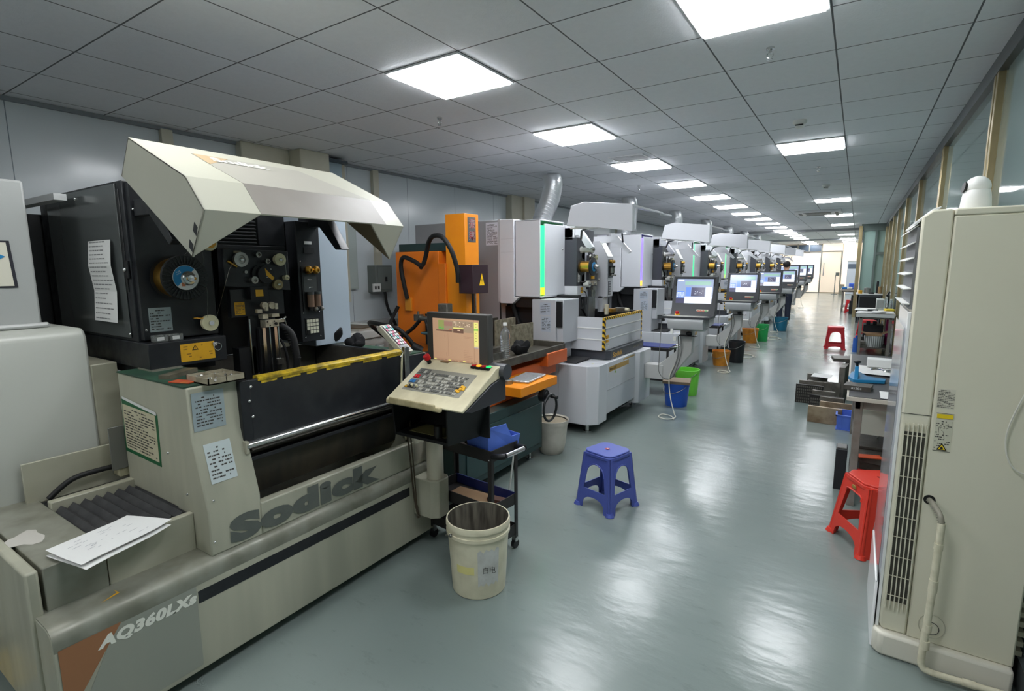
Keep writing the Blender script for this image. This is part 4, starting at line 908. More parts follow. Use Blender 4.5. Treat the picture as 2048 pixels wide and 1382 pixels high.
# steel ring and bagged part on the orange tray
sitem(MB(STEEL).lathe([(.022,0),(.045,0),(.045,.03),(.030,.034),(.022,.03),(.022,0)], (-2.17,3.24,.725)), 'steel_ring', 'round steel ring on the orange front tray', 'ring')
sitem(MB(mat('cellophane_bag', (190,194,198), .15, metal=.5, bump=.6, bscale=60)).rbox((-2.13,3.47,.735),(.18,.34,.016),.12), 'bagged_part', 'flat steel part wrapped in shiny clear bag on the orange tray', 'package', bevel=.006)
# crate under the drill table: black plastic basket
cr = MB(mat('basket_plastic',(40,42,44),.5))
x0,x1,y0_,y1_,z0_,z1_ = -3.05,-2.45,2.565,2.80,.566,.96
cr.box(x0,x1,y0_,y1_,z0_,z0_+.01)
for k in range(15):
    x_ = x0+k*(x1-x0)/14; cr.box(x_-.004,x_+.004,y0_,y0_+.006,z0_,z1_)
for k in range(9):
    z_ = z0_+k*(z1_-z0_)/8; cr.box(x0,x1,y0_,y0_+.006,z_-.004,z_+.004)
cr.box(x0,x1,y0_+.006,y0_+.008,z0_,z1_,BLACK).box(x0,x1,y1_-.01,y1_,z0_,z1_).box(x0,x0+.01,y0_,y1_,z0_,z1_).box(x1-.01,x1,y0_,y1_,z0_,z1_).box(x0,x1,y0_-.005,y0_+.01,z1_-.02,z1_)
sitem(cr, 'plastic_basket', 'black plastic grid basket behind the operator console, beside the orange machine', 'basket')
sitem(MB(STEEL).lathe([(.035,0),(.035,.05),(.032,.055),(.001,.055)], (-2.95,2.70,.98)).cyl((-2.95,2.66,.98),(-2.95,2.70,.98),.03), 'steel_canister', 'small round steel canister standing on the black basket', 'canister')

# ================================================================== pendant and small items on the beige machine
pn = thing('remote_pendant', (-2.22,2.14,1.106), 'ivory handheld remote with coloured keys leaning on its bracket beside the black tank', 'remote control')
q = MB(mat('pendant_ivory', (206,202,184), .4)); q.T = Matrix.Translation((-2.20,2.13,1.19)) @ Matrix.Rotation(.15,4,'Z') @ Matrix.Rotation(math.radians(42),4,'Y')
q.box(-.11,.11,-.045,.045,-.018,.018); bod = q.build('housing', pn, bevel=.005)
q = MB(mat('pendant_face',(40,42,46),.3), PAPER, mat('pink_key',(220,120,150),.4), mat('cyan_key',(110,190,190),.4)); q.T = Matrix.Translation((-2.20,2.13,1.19)) @ Matrix.Rotation(.15,4,'Z') @ Matrix.Rotation(math.radians(42),4,'Y')
q.box(-.10,.10,-.038,.038,.018,.020,0)
for i in range(7):
    for j in range(4): q.box(-.095+i*.022,-.079+i*.022,-.034+j*.018,-.021+j*.018,.020,.024,[1,2,1,3,1,1,2][(i+j*3)%7])
q.build('keys', bod)
q = MB(mat('pendant_ivory',(0,0,0))); q.box(-2.25,-2.17,2.10,2.17,1.106,1.135).box(-2.235,-2.19,2.11,2.16,1.13,1.17); q.tube([(-2.13,2.12,1.13),(-2.10,2.08,1.10),(-2.10,2.07,.9),(-2.11,2.10,.62)], .006, m=CREAM); q.build('bracket', pn, bevel=.003)
crumple('cloth', (-2.62,2.20,1.106), .055, (1.2,.8,.7), mat('black_cloth',(20,20,22)), 'black crumpled glove at the back corner of the black tank', 'glove', 5)
crumple('cloth', (-2.74,2.12,1.14), .05, (1.0,.9,.9), mat('black_cloth',(20,20,22)), 'small black rag on the tank edge, left of the crumpled glove', 'rag', 8)
for k,(x_,y_,lb) in enumerate(((-2.36,2.17,'shiny steel ring on the green mat beside the black tank, left one'),(-2.31,2.24,'shiny steel ring on the green mat beside the black tank, right one'))):
    single(MB(CHROME).lathe([(.022,0),(.036,0),(.036,.012),(.022,.012),(.022,0)]), 'steel_ring', (x_,y_,1.106), lb, 'ring', 'steel rings on the green mat')
# left block top items
tr = thing('parts_tray', (-2.16,1.085,1.151), 'grey plastic tray of small steel fittings on the corner of the beige machine', 'tray')
q = MB(mat('dusty_tray', (170,162,140), .5, dirt=(110,100,80), dscale=14, damt=.6)); q.box(-2.25,-2.08,1.02,1.168,1.151,1.156)
for a in ((-2.25,-2.246,1.02,1.168),(-2.084,-2.08,1.02,1.168),(-2.25,-2.08,1.02,1.024),(-2.25,-2.08,1.164,1.168),(-2.17,-2.167,1.02,1.168),(-2.25,-2.08,1.09,1.093)): q.box(*a,1.151,1.178)
q.build('tray_body', tr)
rr = random.Random(31)
for k in range(18):
    x_, y_ = rr.uniform(-2.235,-2.095), rr.uniform(1.035,1.155); a = rr.uniform(0,3.1); L_ = rr.uniform(.012,.03)
    o = MB(STEEL).cyl((x_,y_,1.163),(x_+L_*math.cos(a)*.6,y_+L_*math.sin(a)*.3,1.170),rr.uniform(.004,.008),seg=8).build('fitting', tr)
sitem(MB(mat('flat_bar_grimy',(104,98,82),.5,dirt=(60,56,44),dscale=16,damt=.6)).rbox((-2.40,1.06,1.16),(.05,.17,.018),.5), 'flat_bar', 'grimy flat bar on the green mat behind the red packet', 'metal bar')
sitem(MB(mat('red_packet',(188,60,50),.4,dirt=(210,140,60),dscale=30,damt=.5)).rbox((-2.235,1.0,1.154),(.10,.045,.006),.35), 'red_packet', 'small red packet lying on the corner of the green mat', 'packet', bevel=.002)
cb_ = mat('clear_case',(220,224,222),.1,trans=.8,ior=1.3)
for (y_, lb) in ((1.10,'small clear plastic case on the black box below the spool, left one'),(1.165,'small clear plastic case on the black box below the spool, right one')):
    t = thing('parts_case', (-2.64,y_,1.275), lb, 'case', 'clear parts cases'); MB(cb_).box(-.02,.02,-.028,.028,0,.030).build('case_shell', t, local=True, bevel=.002)
    MB(STEEL, PAPER).box(-.014,.014,-.02,.0,.003,.018).box(-.0205,-.02,-.0,.022,.004,.02,PAPER).box(.0202,.0206,-.018,.012,.006,.022,PAPER).build('contents', t, local=True)
# papers on the bed
def paper_sheet(loc_pts, label, seed, group=None, name='paper_sheet', curl=.01, lines=True, z=.632):
    """loc_pts: four corners (x,y), drawn as a gently wavy sheet"""
    a,b_,c_,d_ = [Vector((p[0],p[1],0)) for p in loc_pts]; n = 10; q = MB(PAPER, mat('faint_print',(170,172,176),.7)); rnd_ = random.Random(seed)
    def S(u, v):
        p = (a*(1-u)+b_*u)*(1-v)+(d_*(1-u)+c_*u)*v
        return Vector((p.x,p.y,z+curl*(.5+.5*math.sin(u*5+seed)*math.cos(v*4+seed*.7))+curl*1.5*max(0,u-.8)*2))
    vs = [S(i/n,j/n) for j in range(n+1) for i in range(n+1)]; m_ = (n+1)**2
    vs2 = [p-Vector((0,0,.0008)) for p in vs]
    fs = [(j*(n+1)+i,j*(n+1)+i+1,(j+1)*(n+1)+i+1,(j+1)*(n+1)+i) for j in range(n) for i in range(n)]
    q.add(vs, fs, 0, True); q.add(vs2, [f[::-1] for f in fs], 0, True)
    if lines:
        for k in range(26):
            u = rnd_.uniform(.12,.85); v = rnd_.uniform(.15,.85); w_ = rnd_.uniform(.02,.10); e = Vector((0,0,.0012))
            q.quad(S(u,v)+e, S(min(.95,u+w_),v)+e, S(min(.95,u+w_),v+.012)+e, S(u,v+.012)+e, 1)
    return tag(q.build(name), label, 'paper', group)
paper_sheet([(-2.03,.55),(-2.12,.86),(-2.30,.78),(-2.25,.52)], 'top white drawing sheet of the pile on the front left bed', 1, 'drawing sheets on the bed', z=.652, curl=.006)
paper_sheet([(-2.01,.555),(-2.105,.85),(-2.29,.77),(-2.235,.515)], 'lower white drawing sheet peeking out under the pile on the front left bed', 4, 'drawing sheets on the bed', z=.640, curl=.005)

# ================================================================== tool trolley
tc_ = thing('tool_trolley', (-1.775,2.285,0), 'small black three-tier tool trolley with a chrome handle beside the console pillar', 'trolley', rz=-.10)
TBLK = mat('trolley_black', (40,38,38), .4); TBLU = mat('trolley_blue', (34,44,96), .4)
hx, hy = .24, .11
def tray(z, name, blue=False):
    q = MB(TBLK, TBLU)
    q.box(-hx,hx,-hy,hy,z,z+.006,0).box(-hx,hx,-hy,-hy+.006,z,z+.065,0).box(-hx,hx,hy-.006,hy,z,z+.065,1 if blue else 0).box(-hx,-hx+.006,-hy,hy,z,z+.065,0).box(hx-.006,hx,-hy,hy,z,z+.065,0)
    return q.build(name, tc_, local=True, bevel=.002)
tray(.575,'tray'); tray(.27,'tray',True); tray(.085,'tray')
for sx in (-1,1):
    for sy in (-1,1):
        q = MB(TBLK, CHROME); x_ = sx*(hx+.002); y_ = sy*(hy+.002)
        q.box(x_-.022*sx,x_,y_-.002,y_+.002,.07,.64,0).box(x_-.002,x_+.002,y_-.022*sy,y_,.07,.64,0)
        lg_ = q.build('post', tc_, local=True)
        for z_ in (.12,.30,.34,.59): MB(CHROME).sphere((x_-.011*sx,y_+.002*sy,z_), .0045, seg=8, rings=6).build('bolt', lg_, local=True)
        q = MB(BLACK, CHROME); q.cyl((x_-.012*sx-.010,y_-.01*sy,.028),(x_-.012*sx+.010,y_-.01*sy,.028),.026,m=0).box(x_-.012*sx-.014,x_-.012*sx+.014,y_-.01*sy-.012,y_-.01*sy+.012,.045,.085,1); q.build('caster', tc_, local=True)
q = MB(BLACK); q.tube([(hx,-hy+.01,.61),(hx+.05,-hy+.012,.618),(hx+.075,-hy+.03,.622)], .016).tube([(hx,hy-.01,.61),(hx+.05,hy-.012,.618),(hx+.075,hy-.03,.622)], .016); hno = q.build('handle_bracket', tc_, local=True)
MB(mat('ribbed_chrome',(200,200,204),.25,metal=.9)).cyl((hx+.075,-hy+.035,.622),(hx+.075,hy-.035,.622),.013).build('handle', hno, local=True)
# blue bin on trolley
def open_bin(name, loc, w, d, hgt, m, label, rz=0, group=None, low=.55, t=.005):
    q = MB(m); tw, td = w*.86, d*.86
    def wallq(p0,p1,p2,p3): q.slab(p0,p1,p2,p3,t)
    b_ = [(-tw/2,-td/2,0),(tw/2,-td/2,0),(tw/2,td/2,0),(-tw/2,td/2,0)]; tp = [(-w/2,-d/2,hgt),(w/2,-d/2,hgt*low),(w/2,d/2,hgt*low),(-w/2,d/2,hgt)]
    q.slab((-tw/2,-td/2,t),(tw/2,-td/2,t),(tw/2,td/2,t),(-tw/2,td/2,t),t)
    mid = .18*w
    # long sides with a stepped lip
    for s in (-1,1):
        yb, yt = s*td/2, s*d/2
        pts = [(-tw/2,yb,0),(tw/2,yb,0),(w/2*.98,yt,hgt*low),(mid*1.2,yt,hgt*low),(mid*.3,yt,hgt),(-w/2,yt,hgt)]
        o_ = [Vector(p)+Vector((0,-s*t,0)) for p in pts]; n_ = len(pts)
        vs = [Vector(p) for p in pts]+o_
        fs = [tuple(range(n_)), tuple(range(2*n_-1,n_-1,-1))]+[(i,(i+1)%n_,n_+(i+1)%n_,n_+i) for i in range(n_)]
        q.add(vs, fs)
    q.slab((-tw/2,td/2,0),(-tw/2,-td/2,0),(-w/2,-d/2,hgt),(-w/2,d/2,hgt),-t); q.slab((tw/2,-td/2,0),(tw/2,td/2,0),(w/2,d/2,hgt*low),(w/2,-d/2,hgt*low),-t)
    q.box(-w/2-.006,-w/2+.006,-d/2-.006,d/2+.006,hgt-.008,hgt)
    o = q.build(name); o.location = loc; o.rotation_euler = (0,0,rz); return tag(o, label, 'bin', group)
bb = open_bin('storage_bin', (-1.64,2.30,.581), .235, .195, .175, BLUEP, 'blue stacking bin of metal scraps on the top tray of the black trolley', rz=math.radians(78))
rr = random.Random(77)
GM = mat('gunmetal_part',(58,50,46),.4,metal=.6)
def scrap(x,y,z,lb,sd,grp):
    r_ = random.Random(sd); q = MB(GM)
    q.cyl((-.03,0,.011),(.03,r_.uniform(-.01,.01),.011),.011,seg=10).box(-.012,.016,-.016,.016,0,.022)
    return single(q,'machined_part',(x,y,z),lb,'metal part',grp,rz=r_.uniform(0,3))
for k,(x_,y_,lb) in enumerate(((-1.86,2.25,'dark metal fitting lying on the top trolley tray, nearest the pillar'),(-1.80,2.30,'dark metal fitting on the top trolley tray, second from the pillar'),(-1.79,2.22,'dark metal fitting on the top trolley tray, close to the blue bin front'),(-1.85,2.35,'dark metal fitting at the back of the top trolley tray'))):
    scrap(x_,y_,.581,lb,k,'metal fittings on the trolley')
for k in range(4): scrap(-1.66+.03*(k%2),2.24+.03*k,.587,['dark scrap nearest the front inside the blue bin on the trolley','second dark scrap inside the blue bin on the trolley','third dark scrap inside the blue bin on the trolley','dark scrap deepest inside the blue bin on the trolley'][k],20+k,'scraps in the blue bin')
cbd = mat('cardboard', (172,138,104), .8, dirt=(140,108,78), dscale=8, damt=.4)
sitem(MB(cbd).rbox((-1.78,2.275,.285),(.28,.15,.012),.0), 'cardboard_sheet', 'flat brown cardboard on the middle tray of the black trolley', 'cardboard', bevel=.002)
sitem(MB(mat('rusty_block',(92,60,50),.6)).rbox((-1.62,2.30,.293),(.10,.05,.03),.1), 'brown_box', 'small dark brown box at the handle end of the middle trolley tray', 'box', bevel=.002)
sitem(MB(mat('pale_cable',(190,192,186),.5)).tube([(-1.96,2.62,.05),(-1.80,2.66,.12),(-1.77,2.70,.35),(-1.76,2.72,.55)],.006), 'hose', 'thin pale hose hanging behind the black trolley', 'hose')

# ================================================================== bucket in front
bk = thing('plastic_bucket', (-1.50,1.97,0), 'tall grimy white plastic bucket with black inside, on the floor before the trolley', 'bucket')
BW = mat('grimy_white_bucket', (222,216,190), .42, dirt=(176,168,140), dscale=7, damt=.5, rvar=.1)
H_ = .372
q = MB(BW, mat('bucket_inside', (52,48,42), .5, dirt=(140,134,120), dscale=26, damt=.7, streak=True))
q.lathe([(.001,.006),(.128,.006),(.130,0),(.134,.004),(.152,H_-.07),(.153,H_-.07)], m=0, seg=48)
q.lathe([(.153,H_-.072),(.160,H_-.068),(.160,H_-.052),(.155,H_-.05),(.155,H_-.03),(.161,H_-.027),(.161,H_-.012),(.158,H_),(.152,H_)], m=0, seg=48)
q.lathe([(.152,H_),(.148,H_-.02),(.128,.012),(.001,.010)], m=1, seg=48)
bo_ = q.build('bucket_body', bk, local=True)
q = MB(STEEL)
arc = [(.163*math.cos(math.radians(a)), .163*math.sin(math.radians(a)), H_-.052-.08*math.sin(math.radians((252-a)))) for a in range(252,71,-12)]
q.tube(arc, .0028, res=2, seg=6).sphere(arc[0],.009).sphere(arc[-1],.009); q.build('wire_handle', bk, local=True)
q = MB(mat('torn_label',(206,206,202),.6,dirt=(170,168,160),dscale=20,damt=.5), INK, mat('yellow_tape_patch',(222,212,140),.5))
def patch(a0,a1,z0,z1,mm,r=.1515,n=8,jag=None):
    vs=[];
    for i in range(n+1):
        a = math.radians(a0+(a1-a0)*i/n); 
        for z_ in (z0+(jag[i%len(jag)] if jag else 0),z1-(jag[(i+1)%len(jag)] if jag else 0)):
            rr_ = .134+(.152-.134)*(z_/(H_-.07))+.0012; vs.append((rr_*math.cos(a),rr_*math.sin(a),z_))
    q.add(vs,[(2*i,2*i+2,2*i+3,2*i+1) for i in range(n)],mm,True)
patch(-55,-12,.07,.27,0,jag=(.0,.012,.004,.02)); patch(-100,-62,.135,.175,2)
q.build('label', bk, local=True)
q = MB(INK); a = math.radians(-45); rr_ = .1475; o = Vector((rr_*math.cos(a),rr_*math.sin(a),.145)); put_text(q, '白电', o+Vector((math.cos(a),math.sin(a),0))*.003, (-math.sin(a),math.cos(a),0), (0,0,1), .035, 0, width=.06); q.build('marking', bk, local=True)
# grey bin between the green cabinet and the grey machine
gbn = thing('waste_bin', (-2.13,3.87,0), 'pale grey tapered plastic bin on the floor beside the green cabinet', 'bin')
BG = mat('pale_grey_bin', (196,192,180), .5, dirt=(160,156,142), dscale=10, damt=.4)
MB(BG, mat('bin_fibre',(150,140,120),.8)).lathe([(.001,.0),(.09,.0),(.112,.03),(.125,.10),(.140,.26),(.146,.262),(.150,.30),(.146,.302),(.136,.29)], m=0, seg=36).lathe([(.136,.28),(.001,.27)], m=1, seg=36).build('bin_body', gbn, local=True)
# ================================================================== ROW OF GREY WIRE-CUTTING MACHINES
EN = STEELG
HAZ = mat('hazard_tape', (246,196,40), .45); stripes(HAZ, (20,20,22), .055, (0,1,1))
def lamp_mat(name, c, s): return mat(name, c, .3, emit=c, estr=s)
LG = lamp_mat('green_status_glow', (40,232,120), 1.0); LV = lamp_mat('violet_status_glow', (120,100,240), 1.0); LA = lamp_mat('amber_foot', (236,190,60), .8); LY = lamp_mat('lime_foot', (170,236,40), .9)
FLEX = mat('aluminium_flex_duct', (226,228,230), .3, metal=.8)
Y_ = 4.476
def flex_duct(parent, pts, r=.125, name='exhaust_duct'):
    P_ = []; pts = [Vector(p) for p in pts]
    tmp = []
    for i in range(len(pts)-1):
        p0 = pts[max(0,i-1)]; p1 = pts[i]; p2 = pts[i+1]; p3 = pts[min(len(pts)-1,i+2)]
        for k in range(10):
            t = k/10; tmp.append(0.5*((2*p1)+(-p0+p2)*t+(2*p0-5*p1+4*p2-p3)*t*t+(-p0+3*p1-3*p2+p3)*t**3))
    tmp.append(pts[-1]); rad = [r*(1.0 if i % 2 else .80) for i in range(len(tmp))]
    q = MB(FLEX).tube(tmp, r, res=1, seg=24, radii=rad, smooth=False, caps=False)
    return q.build(name, parent)
def screen_on(mb, R_, seed, dark=False):
    pass
def make_machine(y, label, glow, foot, kind=0):

    m = thing('wire_cutting_machine', (-2.6, y, 0), label, 'machine', 'grey wire cutting machines in a row')
    def B(*mats): return MB(*mats)
    Y = y
    # base with chamfered aisle corner
    q = B(EN); q.prism([(-3.5,Y-.05),(-2.06,Y-.05),(-1.97,Y+.03),(-1.97,Y+.23),(-3.5,Y+.23)], 'z', .10, .672)
    q.prism([(-3.5,Y+.23),(-1.97,Y+.23),(-1.97,Y+1.0),(-3.5,Y+1.0)], 'z', .16, .672)
    q.prism([(-3.5,Y+1.0),(-1.97,Y+1.0),(-1.93,Y+1.03),(-1.93,Y+1.40),(-3.5,Y+1.40)], 'z', .10, .672)
    base = q.build('base', m, bevel=.006)
    q = B(STEELG2, INK); q.box(-2.0,-1.966,Y+.23,Y+.98,.395,.400); q.box(-2.36,-2.357,Y-.052,Y-.049,.11,.67).box(-2.62,-2.617,Y-.052,Y-.049,.11,.45).box(-3.2,-2.617,Y-.052,Y-.049,.447,.45); q.build('panel_seam', base)
    q = B(mat('gold_band', (186,150,78), .4), mat('dark_gold_text',(96,74,34),.5), mat('green_tri',(140,180,60),.5))
    q.slab((-1.9695,Y+.27,.575),(-1.9695,Y+.80,.575),(-1.9695,Y+.80,.625),(-1.9695,Y+.27,.625),.001,0); q.slab((-1.9695,Y+.64,.638),(-1.9695,Y+.97,.638),(-1.9695,Y+.97,.655),(-1.9695,Y+.64,.655),.001,0)
    put_text(q, 'Mirror CUT', (-1.9675,Y+.285,.587), (0,1,0), (0,0,1), .026, 1, width=.17, bold=.02)
    q.add([(-1.967,Y+.40,.545),(-1.967,Y+.44,.545),(-1.967,Y+.42,.575)],[(0,1,2)],2); q.build('model_band', base)
    q = B(mat('void_shade_black', (20,21,24), .5)); q.box(-3.3,-2.12,Y+.1,Y+1.3,.04,.10,0).build('underside_shade', m)  # black box puts the shade below the base into colour
    q = B(CHROME)
    for (x_, y_) in ((-2.1,Y+.06),(-2.1,Y+1.3)): q = B(CHROME).cyl((x_,y_,0),(x_,y_,.10),.02).cyl((x_,y_,0),(x_,y_,.02),.04); q.build('levelling_foot', base)
    # top bellows
    q = B(mat('black_bellows', (30,31,34), .6)); n_ = 9; vs = []; fs = []
    for i in range(2*n_+1):
        y2 = Y+.02+(.32)*i/(2*n_); z = .694 if i % 2 else .676; vs += [(-2.95,y2,z),(-2.20,y2,z)]
    for i in range(2*n_): fs.append((2*i,2*i+1,2*i+3,2*i+2))
    q.add(vs, fs); q.build('bellows', m)
    q = B(mat('corner_top', (196,198,204), .4, dirt=(220,222,226), dscale=20, damt=.5), LY); q.slab((-2.16,Y-.03,.6735),(-2.06,Y-.03,.6735),(-1.99,Y+.04,.6735),(-1.99,Y+.32,.6735),.0008,0).cyl((-2.07,Y+.10,.674),(-2.07,Y+.10,.675),.012,m=mat('sticker_yellow',(210,206,120),.5)); q.build('corner_plate', base)
    # plinth
    q = B(CHARC); q.prism([(-2.95,Y+.36),(-2.05,Y+.36),(-2.01,Y+.40),(-2.01,Y+1.36),(-2.95,Y+1.36)], 'z', .674, .765); pl = q.build('plinth', m, bevel=.003)
    q = B(mat('gold_lettering',(212,164,70),.4), mat('dim_lettering',(150,140,110),.5))
    put_text(q, 'Sodick', (-2.008,Y+.45,.692), (0,1,0), (0,0,1), .05, 0, width=.26, bold=.03)
    put_text(q, 'Linear Motor Drive', (-2.008,Y+1.03,.712), (0,1,0), (0,0,1), .028, 1, width=.28); q.build('maker_lettering', pl)
    # tank, three bands
    q = B(EN, mat('inner_tank',(60,60,62),.4,metal=.4)); 
    for k in range(3):
        z0 = .768+k*.112; z1 = z0+.108; e = 0 if k < 2 else .0
        q.box(-2.075,-2.06+.004*0,Y+.33,Y+1.42,z0,z1,0); q.box(-2.85,-2.06,Y+.33,Y+.345,z0,z1,0); q.box(-2.85,-2.06,Y+1.405,Y+1.42,z0,z1,0)
        if k: q.box(-2.06,-2.054,Y+.325,Y+1.425,z0-.006,z0+.002,WHITE).box(-2.85,-2.054,Y+.324,Y+.33,z0-.006,z0+.002,WHITE)
    q.box(-2.85,-2.83,Y+.33,Y+1.42,.768,1.10,1).box(-2.85,-2.07,Y+.34,Y+1.41,.768,.80,1).box(-2.08,-2.076,Y+.35,Y+1.40,.80,1.095,1).box(-2.84,-2.08,Y+.346,Y+.35,.80,1.095,1).box(-2.84,-2.08,Y+1.40,Y+1.404,.80,1.095,1)
    tk = q.build('work_tank', m)
    q = B(HAZ); q.box(-2.0595,-2.055,Y+.331,Y+.365,.77,1.098).box(-2.075,-2.0605,Y+.327,Y+.3295,.77,1.098).box(-2.08,-2.055,Y+.36,Y+1.42,1.0965,1.101).box(-2.059,-2.0555,Y+.36,Y+1.42,1.075,1.098).box(-2.0585,-2.055,Y+1.40,Y+1.42,.77,1.08); q.build('hazard_tape', tk)
    q = B(YEL, INK, PAPER); panel_text(q, (-2.056,Y+.375,.845), (0,1,0), (0,0,1), .07, .075, YEL, mat('faded_ink',(150,110,40)), rows=4, title=False, rnd=random.Random(5)); panel_text(q, (-2.056,Y+.375,.80), (0,1,0), (0,0,1), .07, .04, PAPER, INK, rows=3, title=False, rnd=random.Random(6)); q.build('warning_sticker', tk)
    # tall lower body facing the viewer
    q = B(STEELG2, EN); q.box(-2.69,-2.42,Y+.0,Y+.34,.674,1.285,0).box(-2.42,-2.35,Y+.02,Y+.36,.86,1.285,0).box(-2.42,-2.355,Y+.0,Y+.02,1.02,1.27,BLACK)
    bd = q.build('lower_body', m, bevel=.006)
    q = B(mat('pale_blue_label',(176,184,196),.6), INK); panel_text(q, (-2.60,Y-.0,1.135), (1,0,0), (0,0,1), .12, .12, 0, 1, rows=6, title=True, rnd=random.Random(8)); q.build('instruction_label', bd); q = B(mat('pale_blue_label',(176,184,196),.6), INK); panel_text(q, (-2.585,Y-.0,.97), (1,0,0), (0,0,1), .11, .15, 0, 1, rows=9, title=True, rnd=random.Random(9)); q.build('instruction_label', bd)
    q = B(mat('void_shade_black',(20,21,24))); q.box(-3.0,-2.69,Y+.10,Y+.40,.674,1.30).box(-2.80,-2.36,Y+.36,Y+.42,1.10,1.31); q.build('recess_shade', m)  # solid black boxes colour in the shaded gap beside the body
    # head box with door
    q = B(EN); 
    q.box(-2.89,-2.60,Y,Y+.012,1.30,2.058); q.box(-2.89,-2.60,Y,Y+.50,2.045,2.058); q.box(-2.89,-2.60,Y,Y+.50,1.30,1.315); q.box(-2.89,-2.878,Y,Y+.5,1.30,2.058); q.box(-2.89,-2.60,Y+.49,Y+.50,1.30,2.058)
    q.prism([(-3.06,1.235),(-2.91,1.235),(-2.83,1.30),(-2.8905,1.302),(-2.8905,2.072),(-3.06,2.072)], 'y', Y-.02, Y+.50)
    hb = q.build('head_box', m, bevel=.004)
    q = B(STEELG2); q.box(-3.045,-2.89,Y-.0215,Y-.0205,1.75,1.753).box(-3.045,-2.89,Y-.0215,Y-.0205,1.88,1.883).box(-3.09,-3.06,Y-.01,Y+.03,1.25,2.08); q.build('hinge_strip', hb)
    q = B(EN); q.prism([(-2.62,Y+.10),(-2.60,Y+.10),(-2.585,Y+.49),(-2.605,Y+.49)], 'z', 1.315, 2.02); dr_ = q.build('door', m, bevel=.003)
    MB(CHROME).sphere((-2.585,Y+.44,1.78), .008).build('door_knob', dr_)
    q = B(BLACK); q.prism([(-2.90,1.20),(-2.60,1.20),(-2.60,1.30),(-2.90,1.30)], 'y', Y+.03, Y+.7); q.build('painted_shadow_gap', m)  # black block painted in for the shadow below the head box
    q = B(glow); q.box(-2.625,-2.606,Y+.014,Y+.095,1.40,2.0); q.build('status_light', hb)
    q = B(foot, glow); q.box(-2.622,-2.604,Y+.014,Y+.10,1.325,1.398); q.build('status_light_foot', hb)
    # front spool panel
    q = B(CHARC, EN, PAPER, INK); q.box(-2.60,-2.45,Y+.50,Y+.70,1.40,1.90,0); q.box(-2.60,-2.44,Y+.50,Y+.72,1.31,1.40,1); q.box(-2.60,-2.48,Y+.50,Y+.52,1.90,2.03,1); q.box(-2.60,-2.50,Y+.5,Y+.75,1.88,2.0,1)
    panel_text(q, (-2.449,Y+.53,1.44), (0,1,0), (0,0,1), .05, .13, PAPER, INK, rows=7, title=False, rnd=random.Random(3))
    panel_text(q, (-2.439,Y+.58,1.325), (0,1,0), (0,0,1), .06, .06, YEL, INK, rows=3, title=False, rnd=random.Random(4))
    sp_ = q.build('spool_panel', m, bevel=.003)
    q = B(EN); q.prism([(-2.50,1.99),(-2.42,1.99),(-2.28,1.80),(-2.31,1.78),(-2.36,1.80),(-2.44,1.92),(-2.50,1.92)], 'y', Y+.52, Y+.57); q.build('hood_bracket', sp_, bevel=.003)
    q = B(CREAM, STEEL); q.lathe([(.001,0),(.035,0),(.035,.01),(.026,.014),(.026,.12),(.035,.125),(.035,.14),(.001,.14)], (-2.45,Y+.60,1.775), 'x', mat('pale_roller',(200,200,196),.4), seg=22).lathe([(.012,.14),(.012,.155),(.001,.155)], (-2.45,Y+.60,1.775), 'x', STEEL, seg=12); q.build('feed_roller', sp_)
    q = B(BLACK, BRASS, PAPER, mat('label_blue',(36,134,190)), CHROME)
    q.lathe([(.001,0),(.09,0),(.09,.01),(.055,.012)], (-2.45,Y+.60,1.60), 'x', BLACK, seg=30).lathe([(.056,.01),(.056,.13)], (-2.45,Y+.60,1.60), 'x', BRASS, seg=30).lathe([(.05,.13),(.095,.13),(.095,.145),(.06,.15),(.001,.15)], (-2.45,Y+.60,1.60), 'x', BLACK, seg=30).cyl((-2.30,Y+.60,1.60),(-2.297,Y+.60,1.60),.05,m=3,seg=24).lathe([(.03,0),(.03,.02),(.015,.03),(.012,.05),(.001,.05)], (-2.297,Y+.60,1.60), 'x', CHROME, seg=16)
    q.build('wire_spool', sp_)
    # centre head
    q = B(EN, CHARC, mat('navy_bellows',(40,46,66),.5)); q.box(-2.75,-2.62,Y+.70,Y+1.05,1.35,2.0,2); 
    for k in range(9): q.box(-2.62,-2.61,Y+.70,Y+.90,1.72+k*.03,1.735+k*.03,CHARC)
    q.box(-2.62,-2.50,Y+.90,Y+1.02,1.60,2.0,1); q.box(-2.62,-2.45,Y+.62,Y+.78,1.28,1.75,0)
    ctr = q.build('centre_head', m, bevel=.003)
    q = B(CHARC, STEEL, CREAM, BLACK, YEL); q.box(-2.50,-2.42,Y+.74,Y+.92,1.36,1.72,0)
    for (y_, z_, r_, mm) in ((.77,1.70,.03,1),(.88,1.70,.03,2),(.83,1.60,.045,3),(.89,1.55,.02,1),(.77,1.58,.015,1),(.83,1.72,.015,1)):
        q.lathe([(.001,0),(r_,0),(r_*.8,.012),(r_,.024),(r_*.3,.026),(r_*.3,.035),(.001,.035)], (-2.42,Y+y_,z_), 'x', mm, seg=18)
    q.box(-2.42,-2.40,Y+.79,Y+.84,1.47,1.51,4); q.build('wire_feed_plate', ctr)
    q = B(STEEL, mat('nickel_block',(0,0,0)), BLACK); q.box(-2.44,-2.38,Y+.78,Y+.86,1.40,1.45,1).box(-2.43,-2.39,Y+.79,Y+.87,1.35,1.39,0).cyl((-2.41,Y+.81,1.36),(-2.41,Y+.81,1.10),.012,m=0).cyl((-2.41,Y+.86,1.38),(-2.41,Y+.86,1.12),.012,m=0).box(-2.52,-2.40,Y+.70,Y+.86,.97,1.28,mat('dull_block',(120,122,124),.3,metal=.5)).box(-2.44,-2.36,Y+.78,Y+.88,.93,.98,1)
